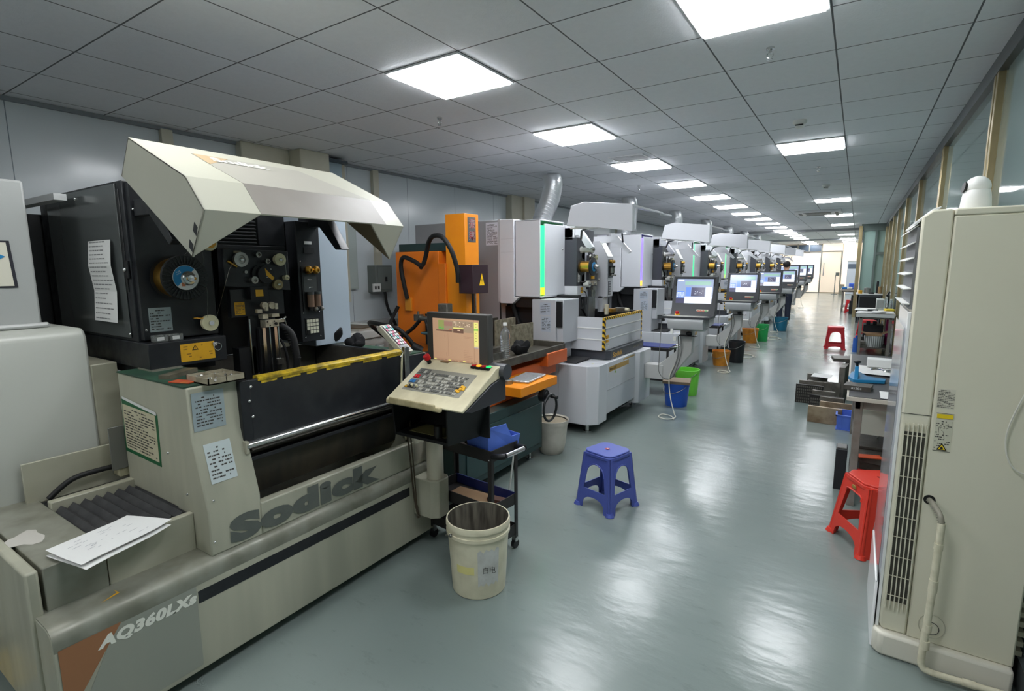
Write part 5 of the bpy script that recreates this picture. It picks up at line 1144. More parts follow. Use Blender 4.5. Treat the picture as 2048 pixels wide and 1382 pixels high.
    q.sphere((-2.36,Y+.86,1.46),.012,0).sphere((-2.37,Y+.78,1.42),.014,0); q.build('wire_guide_block', ctr)
    q = B(RUBBER); q.tube([(-2.45,Y+.64,1.25),(-2.42,Y+.62,1.15),(-2.40,Y+.66,1.05),(-2.42,Y+.70,.96)], .008).tube([(-2.50,Y+.60,1.0),(-2.48,Y+.56,1.10),(-2.44,Y+.60,1.16),(-2.42,Y+.68,1.08)], .012).tube([(-2.46,Y+.66,1.35),(-2.40,Y+.63,1.32),(-2.40,Y+.64,1.2)],.006); q.build('hose', ctr)
    q = B(EN, STEEL); q.cyl((-2.42,Y+.63,1.42),(-2.36,Y+.63,1.42),.035,m=mat('pale_roller',(0,0,0)),seg=20).cyl((-2.36,Y+.63,1.42),(-2.34,Y+.63,1.42),.012,m=1).cyl((-2.50,Y+.55,1.44),(-2.38,Y+.62,1.44),.01,m=BLACK); q.build('lower_roller', ctr)
    # right column with white sloping face and gauges
    q = B(STEELG2, WHITE, CHARC, BRASS, STEEL, BLACK); q.prism([(-2.75,1.27),(-2.32,1.27),(-2.32,1.70),(-2.42,1.88),(-2.75,1.88)], 'y', Y+1.0, Y+1.16, 0)
    q.slab((-2.318,Y+1.005,1.71),(-2.318,Y+1.155,1.71),(-2.416,Y+1.155,1.88),(-2.416,Y+1.005,1.88),.002,1)
    gc = q.build('gauge_column', m, bevel=.003)
    q = B(CHARC, BRASS, STEEL, BLACK); q.box(-2.318,-2.31,Y+1.02,Y+1.14,1.48,1.68,0); q.build('gauge_board', gc)
    for y_ in (1.05,1.11): q = B(CHARC, BRASS, STEEL, BLACK); q.cyl((-2.31,Y+y_,1.655),(-2.28,Y+y_,1.655),.018,m=1,seg=14); q.cyl((-2.295,Y+y_,1.59),(-2.295,Y+y_,1.53),.016,m=STEEL,seg=12).cyl((-2.295,Y+y_,1.61),(-2.295,Y+y_,1.59),.02,m=3,seg=12).cyl((-2.295,Y+y_,1.53),(-2.295,Y+y_,1.50),.010,m=3,seg=10).cyl((-2.30,Y+y_,1.505),(-2.26,Y+y_,1.505),.009,m=2,seg=10); q.build('filter_cup', gc)
    q = B(CHARC)
    q.box(-2.3205,-2.3165,Y+1.03,Y+1.10,1.29,1.44,CHARC)
    for i in range(2):
        for j in range(5): q.box(-2.319,-2.312,Y+1.04+i*.03,Y+1.06+i*.03,1.30+j*.028,1.318+j*.028,mat('pale_key',(170,172,176),.4))
    q.build('keypad', gc)
    q = B(BRASS, STEEL, mat('cream_block',(214,206,180),.4)); q.box(-2.33,-2.22,Y+.95,Y+1.03,1.10,1.14,0).box(-2.30,-2.27,Y+.90,Y+.94,1.08,1.19,2); q.build('lower_arm', ctr); q = B(BRASS, STEEL, mat('cream_block',(214,206,180),.4)); q.box(-2.28,-2.16,Y+1.12,Y+1.2,1.09,1.14,STEEL).cyl((-2.16,Y+1.16,1.12),(-2.12,Y+1.16,1.12),.02,m=2); q.build('nozzle_arm', ctr)
    q = B(STEELG2); q.box(-2.42,-2.36,Y+.98,Y+1.1,1.10,1.27).box(-2.6,-2.35,Y+.98,Y+1.15,1.255,1.27); q.build('arm_bracket', m)
    # raised visor hood: near cheek, far cheek, top, frame
    pol = [(-2.32,1.98),(-2.276,2.16),(-2.144,2.186),(-1.68,2.136),(-1.675,1.906),(-2.03,1.953)]
    q = B(EN, mat('hood_window', (150,158,166), .08, trans=.85, ior=1.1)); q.prism(pol, 'y', Y+.012, Y+.03, 0)
    q.prism([(-2.276,2.150),(-2.20,2.165),(-2.20,2.175),(-2.276,2.16)], 'y', Y+.03, Y+.86, 0)
    q.box(-1.72,-1.68,Y+.03,Y+.86,2.118,2.138,0).box(-1.69,-1.675,Y+.03,Y+.12,1.906,1.925,0).box(-1.69,-1.676,Y+.10,Y+.12,1.92,2.12,0).box(-1.69,-1.676,Y+.03,Y+.06,1.92,2.12,0)
    q.cyl((-1.70,Y+.86,2.12),(-1.62,Y+.95,2.10),.012)
    hd_ = q.build('hood', m, bevel=.003)
    q = B(EN, CHARC); q.tube([(-2.10,Y+.06,1.97),(-2.30,Y+.3,1.95),(-2.38,Y+.45,1.88)], .012, m=1, res=1); q.box(-2.3,-1.75,Y+.05,Y+.07,1.95,1.965,WHITE); q.build('hood_stay', hd_); q = B(EN, CHARC); q.prism([(-2.52,1.93),(-2.22,1.93),(-2.06,1.76),(-2.09,1.74),(-2.26,1.86),(-2.52,1.86)], 'y', Y+1.02, Y+1.05, 0).tube([(-2.12,Y+.9,1.95),(-2.16,Y+1.03,1.86)], .01, m=1, res=1); q.build('hood_bracket', m)
    # power cabinet behind
    q = B(mat('cabinet_grey', (158,160,164), .35)); q.box(-4.35,-3.07,Y+.12,Y+1.65,.05,2.09,0)
    pc = q.build('power_cabinet', m, bevel=.008)
    q = B(PAPER, INK); panel_text(q, (-3.33,Y+.118,1.83), (1,0,0), (0,0,1), .155, .235, mat('lilac_sheet',(222,222,232),.7), INK, rows=18, rnd=random.Random(13), margin=.06); q.build('posted_sheet', pc)
    q = B(RUBBER); q.tube([(-2.95,Y+.05,1.24),(-2.93,Y+.08,1.1),(-2.86,Y+.10,.9),(-2.84,Y+.12,.70)], .026, seg=12).tube([(-3.07,Y+.02,2.05),(-3.075,Y+.0,1.6),(-3.08,Y+.02,.9)], .008); q.build('cable_conduit', m)
    q = B(BLACK); q.box(-3.06,-2.97,Y+.08,Y+.4,.05,1.2); q.build('cable_duct', m)
    flex_duct(m, [(-3.45,Y+1.45,2.09),(-3.43,Y+1.52,2.25),(-3.42,Y+1.66,2.45),(-3.46,Y+1.82,2.66),(-3.56,Y+1.97,2.815)])
    return m
# ---- operator console on a bent arm
def make_console(y, t, far=False):
    n0 = set(o.name for o in bpy.data.objects)
    Y = y
    q = MB(mat('arm_enamel', (186,186,184), .38)); q.box(-1.93,-1.72,Y+1.18,Y+1.32,.36,.52); ao = q.build('arm_foot', t, bevel=.005)
    q = MB(mat('arm_enamel', (0,0,0)))
    q.prism([(-1.80,.36),(-1.66,.36),(-1.42,.68),(-1.42,.97),(-1.55,.97),(-1.55,.72),(-1.80,.50)], 'y', Y+1.19, Y+1.30); q.build('arm', t, bevel=.006)
    q = MB(mat('console_silver', (176,178,180), .35)); q.prism([(Y+.98,1.045),(Y+1.0,1.06),(Y+1.24,1.06),(Y+1.24,.95),(Y+1.10,.93),(Y+1.0,.955),(Y+.975,1.02)], 'x', -1.63, -1.27); q.prism([(Y+1.12,.97),(Y+1.34,.99),(Y+1.34,1.06),(Y+1.12,1.06)], 'x', -1.62, -1.24); kb = q.build('keyboard_housing', t, bevel=.004)
    q = MB(mat('console_charcoal', (60,62,66), .4), mat('keyboard_film', (168,168,160), .4, dirt=(206,206,200), dscale=30, damt=.5)); q.box(-1.70,-1.22,Y+1.0,Y+1.30,1.06,1.082,0).box(-1.75,-1.70,Y+1.02,Y+1.14,1.045,1.09,0); 
    q.slab((-1.66,Y+1.02,1.083),(-1.28,Y+1.02,1.083),(-1.26,Y+1.16,1.083),(-1.64,Y+1.16,1.083),.001,1)
    q.prism([(Y+1.20,1.08),(Y+1.34,1.08),(Y+1.36,1.49),(Y+1.30,1.49),(Y+1.24,1.16)], 'x', -1.665, -1.215, 0)
    sb_ = q.build('monitor_housing', t, bevel=.005)
    a0 = Vector((0,Y+1.247,1.19)); a1 = Vector((0,Y+1.298,1.478)); sl = (a1-a0); n_ = Vector((0,-sl.z,sl.y)).normalized()
    scr = MB(mat('lcd_bluegrey', (130,142,164), .12, emit=(120,132,158), estr=.7), mat('lcd_white', (200,206,218), .12, emit=(214,220,232), estr=.62), mat('lcd_dark', (70,70,88), .12, emit=(62,62,84), estr=.7), mat('lcd_blue', (84,110,168), .12, emit=(84,110,176), estr=.9), BLACK, mat('lcd_green', (120,150,140), .12, emit=(120,150,140), estr=.8))
    def S(x0,x1,z0,z1,mm,e=.001):
        def p(x,z): v = a0+sl*z+n_*e; return (-1.645+.41*x, v.y, v.z)
        scr.slab(p(x0,z0),p(x1,z0),p(x1,z1),p(x0,z1),.0006,mm)
    S(0,1,0,1,4,.0006); S(.04,.96,.06,.95,0,.0012); S(.26,.94,.06,.30,1,.0018); S(.04,.26,.06,.26,2,.0018); S(.06,.25,.26,.50,3,.0018); S(.42,.76,.32,.64,2,.0018); S(.78,.93,.32,.66,1,.0018); S(.28,.41,.32,.64,3,.0018); S(.25,.90,.72,.86,5,.0018); S(.06,.22,.86,.93,1,.0018)
    rq = random.Random(int(y*10))
    for i in range(5):
        for j in range(4): S(.07+.035*i,.09+.035*i,.28+.05*j,.31+.05*j,1,.0024)
    for i in range(8): 
        u = rq.uniform(.48,.7); w_ = rq.uniform(.40,.56); S(u,u+.02,w_,w_+.012,1,.0024)
    scr.build('screen', sb_)
    q = MB(RED, mat('yellow_collar', (236,196,50), .4)); p_ = (-1.58,Y+1.165,1.083)
    q.cyl((p_[0],p_[1],1.083),(p_[0],p_[1]-.01,1.10),.026,m=1).cyl((p_[0],p_[1]-.01,1.10),(p_[0],p_[1]-.015,1.125),.018,m=0); q.build('emergency_stop', sb_)
    q = MB(mat('badge_frame',(222,214,190),.4), mat('badge_red',(196,110,90),.4), mat('badge_green',(110,180,120),.4)); 
    z0_ = 1.115; yb = Y+1.2195
    q.slab((-1.40,yb,z0_),(-1.28,yb,z0_),(-1.28,yb+.012,z0_+.032),(-1.40,yb+.012,z0_+.032),.001,0)
    for i in range(4): q.slab((-1.393+i*.027,yb-.001,z0_+.008),(-1.372+i*.027,yb-.001,z0_+.008),(-1.372+i*.027,yb+.007,z0_+.024),(-1.393+i*.027,yb+.007,z0_+.024),.001,1 if i < 3 else 2)
    q.build('badge', sb_)
    q = MB(BLACK); q.box(-1.54,-1.36,Y+1.10,Y+1.18,.868,.876).sphere((-1.44,Y+1.13,.895), .03, sc=(1.1,.8,.8)).box(-1.70,-1.67,Y+1.0,Y+1.03,1.03,1.05); q.build('handset_shelf', ao)
    q = MB(WHITE).box(-1.60,-1.575,Y+1.0,Y+1.02,.90,.96); q.build('hook', ao); MB(WHITE).box(-1.585,-1.55,Y+1.05,Y+1.08,.82,.86).build('hook', ao)
    q = MB(mat('grey_cable',(120,120,118),.5)); q.tube([(-1.71,Y+1.05,1.04),(-1.72,Y+1.05,.8),(-1.73,Y+1.07,.6),(-1.74,Y+1.12,.45),(-1.68,Y+1.16,.38),(-1.60,Y+1.18,.42),(-1.52,Y+1.17,.7),(-1.53,Y+1.15,.86)], .004, seg=6).tube([(-1.56,Y+1.17,.86),(-1.56,Y+1.16,.62),(-1.64,Y+1.17,.40)], .008, seg=8); q.build('cable', ao)
    q = MB(mat('pale_hose',(206,204,190),.5)); pts = [(-1.62,Y+1.16,.55)]+[(-1.60+.13*math.cos(a)*(1-.03*a/6),Y+1.02+.13*math.sin(a),.30-.29*min(1,a/3)) for a in [k*.7 for k in range(0,17)]]
    q.tube([(-1.56,Y+1.17,.6),(-1.63,Y+1.14,.42),(-1.60,Y+1.08,.22),(-1.53,Y+1.0,.06),(-1.50,Y+.95,.02),(-1.56,Y+.86,.015),(-1.66,Y+.90,.015),(-1.66,Y+1.02,.015),(-1.56,Y+1.0,.015),(-1.50,Y+.90,.012)], .0055, seg=8); q.build('hose', ao)
    if far:
        for o in t.children:
            if o.name in n0: continue
            if o.name.startswith(('monitor_housing','keyboard_housing')): o.scale = (1.18,1,1.22); o.location = (o.location.x-.42, o.location.y, o.location.z-.20)
            elif o.name.startswith('arm'): o.location.x -= .12
    return t
def sx_y(k): return Y_+2.85*k
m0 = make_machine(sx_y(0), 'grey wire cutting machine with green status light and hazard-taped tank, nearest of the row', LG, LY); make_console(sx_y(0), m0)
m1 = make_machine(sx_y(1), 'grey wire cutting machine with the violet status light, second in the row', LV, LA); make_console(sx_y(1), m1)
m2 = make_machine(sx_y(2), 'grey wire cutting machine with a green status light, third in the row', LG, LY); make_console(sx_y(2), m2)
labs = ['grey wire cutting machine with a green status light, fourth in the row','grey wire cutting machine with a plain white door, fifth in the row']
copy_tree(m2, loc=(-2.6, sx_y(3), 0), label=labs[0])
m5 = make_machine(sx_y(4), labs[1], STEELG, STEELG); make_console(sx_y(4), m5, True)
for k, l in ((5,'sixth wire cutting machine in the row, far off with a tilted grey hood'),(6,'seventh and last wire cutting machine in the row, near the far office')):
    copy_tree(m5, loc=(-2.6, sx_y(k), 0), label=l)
# buckets and low things below the consoles
def bucket(name, loc, r, hgt, m, label, group=None, inner=None):
    t = thing(name, loc, label, 'bucket', group)
    MB(m, inner or m).lathe([(.001,.0),(r*.82,0),(r*.84,.01),(r*.97,hgt*.86),(r,hgt*.86),(r*1.01,hgt),(r*.95,hgt)], m=0, seg=32).lathe([(r*.95,hgt),(r*.80,.02),(.001,.02)], m=1, seg=32).build('bucket_body', t, local=True)
    q = MB(STEEL).tube([(r*1.02*math.cos(math.radians(a)), r*1.02*math.sin(math.radians(a)), hgt*.9-.09*math.sin(math.radians((a-150)))) for a in range(150,331,15)], .003, res=1, seg=6); q.build('wire_handle', t, local=True)
    return t
bucket('plastic_bucket', (-1.66,6.02,0), .145, .27, mat('blue_bucket',(40,90,190),.4), 'blue plastic bucket on the floor under the nearest console arm', 'buckets under the consoles')
bucket('plastic_bucket', (-1.70,6.62,0), .15, .32, mat('lime_bucket',(120,214,70),.4), 'lime green plastic bucket behind the blue bucket', 'buckets under the consoles')
sitem(MB(mat('wood_lid',(130,112,90),.6)).rbox((-1.66,6.02,.285),(.30,.26,.03),.2), 'wooden_board', 'small wooden board lying across the blue bucket', 'board')
bucket('plastic_bucket', (-1.76,8.90,0), .14, .24, mat('orange_bucket',(226,150,50),.5,dirt=(190,110,40),dscale=16,damt=.5), 'stained orange bucket under the second console', 'buckets under the consoles')
bucket('plastic_bucket', (-1.60,9.30,0), .13, .36, mat('black_bucket',(34,36,40),.4), 'tall black bucket beside the stained orange bucket', 'buckets under the consoles')
bucket('plastic_bucket', (-1.80,11.9,0), .16, .30, mat('orange_bucket',(226,150,50)), 'orange stained tub under the third console', 'buckets under the consoles')
bucket('plastic_bucket', (-1.62,12.25,0), .13, .36, mat('green_bucket',(40,170,90),.4), 'green bucket beside the orange stained tub', 'buckets under the consoles')
bucket('plastic_bucket', (-1.52,14.5,0), .17, .33, mat('teal_bucket',(30,110,140),.4), 'teal bucket on the floor beneath the fourth console', 'buckets under the consoles')
# low trolleys between machines
def low_trolley(y, label):
    t = thing('steel_trolley', (-2.15,y,0), label, 'trolley', 'low trolleys between the machines')
    q = MB(TBLK, mat('blue_mat',(34,52,120),.5)); q.box(-.28,.28,-.18,.18,.56,.60,0).box(-.27,.27,-.17,.17,.60,.61,1); q.build('tray', t, local=True, bevel=.003)
    for sx in (-.26,.26):
        for sy in (-.16,.16): MB(TBLK).box(sx-.012,sx+.012,sy-.012,sy+.012,.05,.60).cyl((sx-.01,sy,.03),(sx+.01,sy,.03),.03).build('leg', t, local=True)
    MB(TBLK).box(-.27,.27,-.17,.17,.18,.20).build('lower_shelf', t, local=True)
    MB(CHROME).tube([(.28,-.12,.60),(.36,-.12,.62),(.36,.12,.62),(.28,.12,.60)],.010,res=3).build('handle', t, local=True)
low_trolley(6.55,'low black trolley with a blue mat between the first and second grey machines'); low_trolley(9.4,'low black trolley standing between the second and third grey machines')
# ================================================================== CABINET AIR CONDITIONER (right foreground)
AC = thing('cabinet_air_conditioner', (.38,2.75,0), 'tall white floor-standing cabinet air conditioner with louvres, against the glass wall in the right foreground', 'air conditioner')
ACW = mat('aged_white_cabinet', (222,218,198), .38, dirt=(212,207,184), dscale=1.5, damt=.5); ACS = mat('white_gloss_front', (238,238,238), .15); ACG = mat('clear_film', (236,240,244), .08, trans=.85, ior=1.2)
q = MB(ACW)
q.prism([(.278,2.5),(.60,2.5),(.60,3.02),(.278,3.02)], 'z', .10, 1.775)
q.box(.278,.60,2.496,3.02,1.775,1.80)
body = q.build('body', AC, bevel=.006)
q = MB(ACW); 
q.prism([(.195,.10),(.277,.10),(.277,1.80),(.215,1.80),(.185,1.775),(.185,.12)], 'y', 2.503, 3.0)
fr_ = q.build('front_column', AC, bevel=.008)
q = MB(ACS); q.prism([(.173,.10),(.1845,.10),(.1845,1.42),(.173,1.42)], 'y', 2.515, 2.99); q.prism([(.163,1.75),(.186,1.777),(.215,1.803),(.24,1.812),(.24,1.806),(.19,1.77),(.170,1.745)], 'y', 2.52, 2.99); q.build('front_panel', fr_, bevel=.002)
q = MB(ACG); q.slab((.164,2.50,.30),(.164,2.99,.30),(.166,2.99,1.36),(.166,2.50,1.36),.0015); q.build('protective_film', fr_)
q = MB(mat('louvre_dark',(120,122,124),.5)).box(.176,.1845,2.53,2.98,1.43,1.74); q.build('outlet', fr_)
for k in range(6):
    z = 1.455+k*.055; tilt = -.02+.012*k
    m_ = MB(WHITE); m_.prism([(.152,z-.006),(.18,z+tilt*.4),(.18,z+.004+tilt*.4),(.152,z-.002)], 'y', 2.53, 2.98); m_.build('louvre', fr_)
# side grille
q = MB(mat('grille_void',(70,68,60),.6), ACW); q.box(.198,.266,2.4995,2.502,.235,.955,0)
q.build('side_grille', fr_)
q = MB(ACW)
for k in range(6):
    x_ = .196+k*.0140; q.box(x_,x_+.0036,2.490,2.503,.20,.99)
for k in range(9): q.box(.196,.270,2.496,2.500,.26+k*.085,.2625+k*.085)
q.build('grille_bars', fr_)
q = MB(INK); q.box(.185,.277,2.5005,2.5022,1.0255,1.0275).build('seam', fr_)
q = MB(mat('aged_white_base',(222,218,204),.4)); q.prism([(.165,2.50),(.19,2.47),(.60,2.47),(.60,3.05),(.165,3.05)], 'z', 0.0, .10); q.build('base', AC, bevel=.012)
q = MB(ACS); q.prism([(.158,2.52),(.168,2.51),(.168,3.02),(.158,3.02)], 'z', .0, .30); q.build('front_skirt', AC, bevel=.004)
q = MB(mat('label_clear',(212,208,190),.4), INK, mat('label_yellow',(236,206,40),.4), INKB, PAPER)
panel_text(q, (.288,2.4993,1.062), (1,0,0), (0,0,1), .052, .075, 0, 1, rows=12, margin=.03, rnd=random.Random(14), title=False)
panel_text(q, (.291,2.4993,.897), (1,0,0), (0,0,1), .052, .125, mat('label_pale',(206,204,184),.4), 1, rows=13, margin=.05, rnd=random.Random(15), title=False, fill=.55)
q.box(.293,.341,2.4955,2.4965,1.024,1.040,2); q.box(.291,.343,2.4963,2.497,.895,.8965,1).box(.291,.343,2.4963,2.497,1.0425,1.044,1)
q.add([(.301,2.4955,.900),(.333,2.4955,.900),(.317,2.4955,.928)],[(0,1,2)],3); q.add([(.306,2.4945,.903),(.328,2.4945,.903),(.317,2.4945,.922)],[(0,1,2)],2); q.add([(.312,2.494,.905),(.322,2.494,.905),(.320,2.494,.912),(.317,2.494,.916),(.3135,2.494,.911)],[(0,1,2,3,4)],3)
q.tube([(.325,2.4955,.985),(.333,2.4955,.992),(.328,2.4955,1.0),(.318,2.4955,.992),(.325,2.4955,.985)], .0006, m=1, seg=4)
q.box(.302,.303,2.4955,2.496,.955,.99,1).box(.302,.312,2.4955,2.496,.989,.99,1).add([(.315,2.4957,.975),(.316,2.4957,.975),(.322,2.4957,.945),(.321,2.4957,.945)],[(0,1,2,3)],1)
q.build('rating_label', body)
q = MB(mat('aged_emboss',(196,192,172),.4)); c0_ = (.352,2.4985,.175)
q.tube([(c0_[0]+.042*math.cos(a)*(1.0 if abs(math.cos(a))<.8 else 1.0),c0_[1],c0_[2]+.05*math.sin(a)) for a in [2*math.pi*k/28 for k in range(29)]], .0018, res=1, seg=6)
q.tube([(c0_[0]+.024*math.cos(a),c0_[1],c0_[2]-.01+.026*math.sin(a)) for a in [2*math.pi*k/22 for k in range(23)]], .0014, m=INK, res=1, seg=6)
q.build('pipe_cover', body)
PVC = mat('dusty_white_pipe',(222,216,192),.45,dirt=(170,162,132),dscale=30,damt=.35)
q = MB(mat('corrugated_grey',(150,146,132),.6)); fp = [(.300,2.50,.695),(.312,2.46,.690),(.328,2.425,.668),(.334,2.42,.635)]
tmp = MB(); q.tube(fp, .0095, radii=None, seg=12)
for i in range(12):
    t_ = i/11; a_ = Vector(fp[1]).lerp(Vector(fp[3]), t_) if False else (Vector(fp[0])*(1-t_)**3+Vector(fp[1])*3*t_*(1-t_)**2+Vector(fp[2])*3*t_*t_*(1-t_)+Vector(fp[3])*t_**3)
    b_ = a_+Vector((.001,-.001,-.003)); q.cyl(a_, b_, .0118, seg=12)
q.build('flexible_drain_hose', AC)
q = MB(INKB).cyl((.300,2.4995,.695),(.300,2.4985,.695),.019,seg=24).build('hose_hole', body)
q = MB(PVC); q.tube([(.334,2.42,.64),(.332,2.42,.47),(.328,2.42,.27),(.322,2.42,.09),(.326,2.42,.045),(.345,2.42,.030),(.40,2.424,.026),(.58,2.436,.026)], .0125, seg=16, res=5)
for (z0_,z1_) in ((.56,.535),(.41,.36),(.225,.195),(.155,.12)): q.cyl((.3335-.012*(.6-z0_),2.42,z0_),(.3335-.012*(.6-z1_),2.42,z1_),.0148,seg=16)
q.cyl((.45,2.428,.026),(.49,2.43,.026),.0148,seg=16); q.build('drain_pipe', AC)
q = MB(mat('white_cord',(220,218,206),.5)).tube([(.60,2.49,1.26),(.55,2.485,1.22),(.505,2.485,1.08),(.49,2.485,.98),(.505,2.485,.90),(.54,2.485,.862),(.60,2.49,.86)], .0028, seg=6); q.build('power_cord', AC)
q = MB(mat('pleated_backing',(186,184,160),.5))
for k in range(40): q.box(.601,.632,2.56,2.58+.03,.12+k*.04,.14+k*.04)
q.build('rear_vent', AC)
# dome camera on top
dc = thing('security_camera', (.355,2.68,1.80), 'white dome security camera standing on top of the cabinet air conditioner', 'camera')
MB(WHITE).lathe([(.001,.0),(.047,0),(.048,.006),(.044,.05),(.040,.075),(.036,.08)], seg=30).build('camera_base', dc, local=True)
hd2 = MB(WHITE).sphere((0,0,.088), .040, seg=26, rings=18, sc=(1,1,1.02)).build('camera_head', dc, local=True)
MB(BLACK).cyl((-.030,-.004,.088),(-.0425,-.006,.090),.020,seg=20).build('lens', hd2, local=True)

# ================================================================== PLASTIC STOOLS
def make_stool(name, loc, rz, hgt, wt, wb, m, label, group, arch='round', oct_=False, btn=None, gap_h=.085, zb_f=.36):
    t = thing(name, loc, label, 'stool', group, rz=rz)
    q = MB(m); th = .006
    for k in range(4):
        # side panel outline in local (u, z): splayed trapezoid with a window and a leg gap
        b2, t2 = wb/2, wt/2; ht = hgt-.02
        def xw(z): return b2+(t2-b2)*z/ht
        gap = []; n = 9
        for i in range(n+1):
            a = math.pi*i/n; gap.append((-(b2-.055)*math.cos(a), gap_h*math.sin(a)**.55 if 0 < i < n else 0.0))
        outer = [(-b2,0)]+[(g[0],g[1]) for g in gap]+[(b2,0),(t2,ht),(-t2,ht)]
        zb, zt = ht*zb_f, ht*.84; hole = []
        wl = xw(zb)-.046
        hole = [(-wl,zb),(wl,zb)]
        for i in range(0,13):
            a = math.pi*i/12; hole.append(((xw(zt)-.044)*math.cos(a), zt-.075+.075*math.sin(a)) if arch == 'round' else ((xw(zt)-.055)*math.copysign(abs(math.cos(a))**.4,math.cos(a)), zt-.03+.03*math.sin(a)**.4 if math.sin(a) > 1e-6 else zt-.03))
        vs, fs = plate2d(outer, [hole], th)
        # (u, z, thickness) -> tilt inwards
        sl_ = (b2-t2)/ht; R = Matrix.Rotation(k*math.pi/2, 4, 'Z')
        q.add([R @ Vector((v.x, -(b2-sl_*v.y)+v.z, v.y)) for v in vs], fs)
        # rolled rim around the window and the gap
        rim = [R @ Vector((p[0]*1.0, -(b2-sl_*p[1])-.001, p[1])) for p in hole[2:]]
        q.tube(rim, .0045, res=1, seg=6)
        # corner: rounded leg edge
        c0 = R @ Vector((-b2+.012,-b2+.012,0)); c1 = R @ Vector((-t2+.012,-t2+.012,ht)); q.cyl(c0, c1, .016, .014, seg=12)
        # foot flare
        f0 = R @ Vector((-b2+.012,-b2+.012,0)); f1 = R @ Vector((-b2+.014,-b2+.014,.022)); q.cyl(f0, f1, .030, .022, seg=14)
    legs = q.build('legs', t, local=True)
    q = MB(m)
    r_ = .055 if not oct_ else .05
    ol = rrect(-wt/2-.008, wt/2+.008, -wt/2-.008, wt/2+.008, r_, 6 if not oct_ else 1)
    q.prism(ol, 'z', hgt-.035, hgt-.012); q.prism([(p[0]*.97,p[1]*.97) for p in ol], 'z', hgt-.012, hgt)
    s_ = q.build('seat', t, local=True, bevel=.004)
    if btn == 'round':
        MB(mat('red_button_plug',(170,40,50),.4), PAPER).lathe([(.013,0),(.016,.003),(.012,.005),(.001,.005)], (0,0,hgt), m=0, seg=18).box(-.006,.006,-.003,.003,hgt+.0045,hgt+.006,1).build('centre_plug', s_, local=True)
    elif btn == 'slot':
        MB(mat('slot_dark',(110,30,20),.6)).prism(rrect(-.025,.025,-.006,.006,.005,4),'z',hgt-.001,hgt+.0006).build('hand_slot', s_, local=True)
        MB(mat('gold_badge',(150,120,60),.4)).sphere((0,-wt/2-.012,hgt-.055), .018, sc=(1.2,.25,.7)).build('badge', legs, local=True)
    return t
STB = mat('blue_stool_plastic', (78,92,170), .38); STR = mat('red_stool_plastic', (206,44,52), .38); STO = mat('orange_red_stool_plastic', (214,60,46), .35)
make_stool('plastic_stool', (-1.315,3.17,0), math.radians(-16), .39, .225, .295, STB, 'blue plastic stool with a red centre plug standing alone in the aisle', 'plastic stools', btn='round')
make_stool('plastic_stool', (.195,3.50,0), math.radians(-62), .405, .25, .34, STO, 'orange red plastic stool partly hidden behind the cabinet air conditioner', 'plastic stools', arch='square', oct_=True, btn='slot')
rs = make_stool('plastic_stool', (-.27,11.82,0), math.radians(4), .43, .26, .335, STR, 'dark red plastic stool standing alone in the middle of the far aisle', 'plastic stools', arch='round', gap_h=.06, zb_f=.27)
copy_tree(rs, loc=(-.12,21.2,0), label='small far red stool in front of the black boxes, left of the open grey cabinet')
copy_tree(rs, loc=(.26,13.6,0), rz=.3, label='red stool half hidden behind the second workbench from the front')

# ================================================================== WORKBENCHES ALONG THE GLASS WALL
LEGM = mat('scuffed_bench_steel', (150,146,140), .45, metal=.4, dirt=(110,96,84), dscale=9, damt=.5)
def bench(x0,x1,y0,y1,z,label,top=None,group='workbenches along the glass wall', shelf=True):
    t = thing('workbench', ((x0+x1)/2,(y0+y1)/2,0), label, 'workbench', group)
    q = MB(mat('bench_edge',(190,184,172),.5), top or mat('black_bench_mat',(64,64,66),.45)); q.box(x0,x1,y0,y1,z-.03,z-.004,0).box(x0+.012,x1-.01,y0+.012,y1-.012,z-.004,z,1); q.build('worktop', t, bevel=.002)
    for (x_,y_) in ((x0+.05,y0+.06),(x1-.09,y0+.06),(x0+.05,y1-.10),(x1-.09,y1-.10)): MB(LEGM).box(x_,x_+.045,y_,y_+.045,0,z-.03).build('leg', t, bevel=.003)
    MB(LEGM).box(x0+.05,x0+.08,y0+.06,y1-.06,z-.09,z-.03).box(x0+.05,x1-.05,y0+.07,y0+.09,z-.09,z-.03).box(x1-.08,x1-.05,y0+.06,y1-.06,z-.09,z-.03).build('rail', t)
    if shelf: MB(mat('shelf_steel',(96,92,88),.5,metal=.3)).box(x0+.06,x1-.05,y0+.08,y1-.06,.14,.155).build('lower_shelf', t)
    return t
bench(.0,.585,3.96,5.92,.76,'nearest steel workbench with a black mat, behind the red stool')
DS = mat('dark_tool_steel',(92,88,82),.45,metal=.5,dirt=(54,50,46),dscale=18,damt=.5)
q = MB(DS).rbox((.062,4.23,.7755),(.155,.13,.03),-.12); put_text(q,'45204',(.02,4.167,.768),(1,-.12,0),(0,0,1),.014,PAPER,width=.06); sitem(q,'steel_block','flat grey steel block with chalk numbers on the front of the nearest workbench','steel block',bevel=.002)
t = thing('spring_clamp', (.13,4.52,.76), 'blue metal clamping tool with a black knob on the nearest workbench', 'tool')
BLM = mat('blue_tool_enamel',(40,128,178),.35)
q = MB(BLM); q.prism([(.0,4.56),(.03,4.44),(.10,4.46),(.22,4.50),(.23,4.58),(.12,4.62),(.07,4.80),(.02,4.78)], 'z', .761, .785); q.prism([(4.46,.785),(4.78,.785),(4.72,.80),(4.63,.86),(4.55,.86),(4.50,.80)],'x',.035,.06); b_ = q.build('tool_body', t, bevel=.003)
MB(BLACK).cyl((.05,4.60,.855),(.048,4.60,.885),.009).sphere((.048,4.60,.89),.026,sc=(1,1,.5)).build('knob', t)
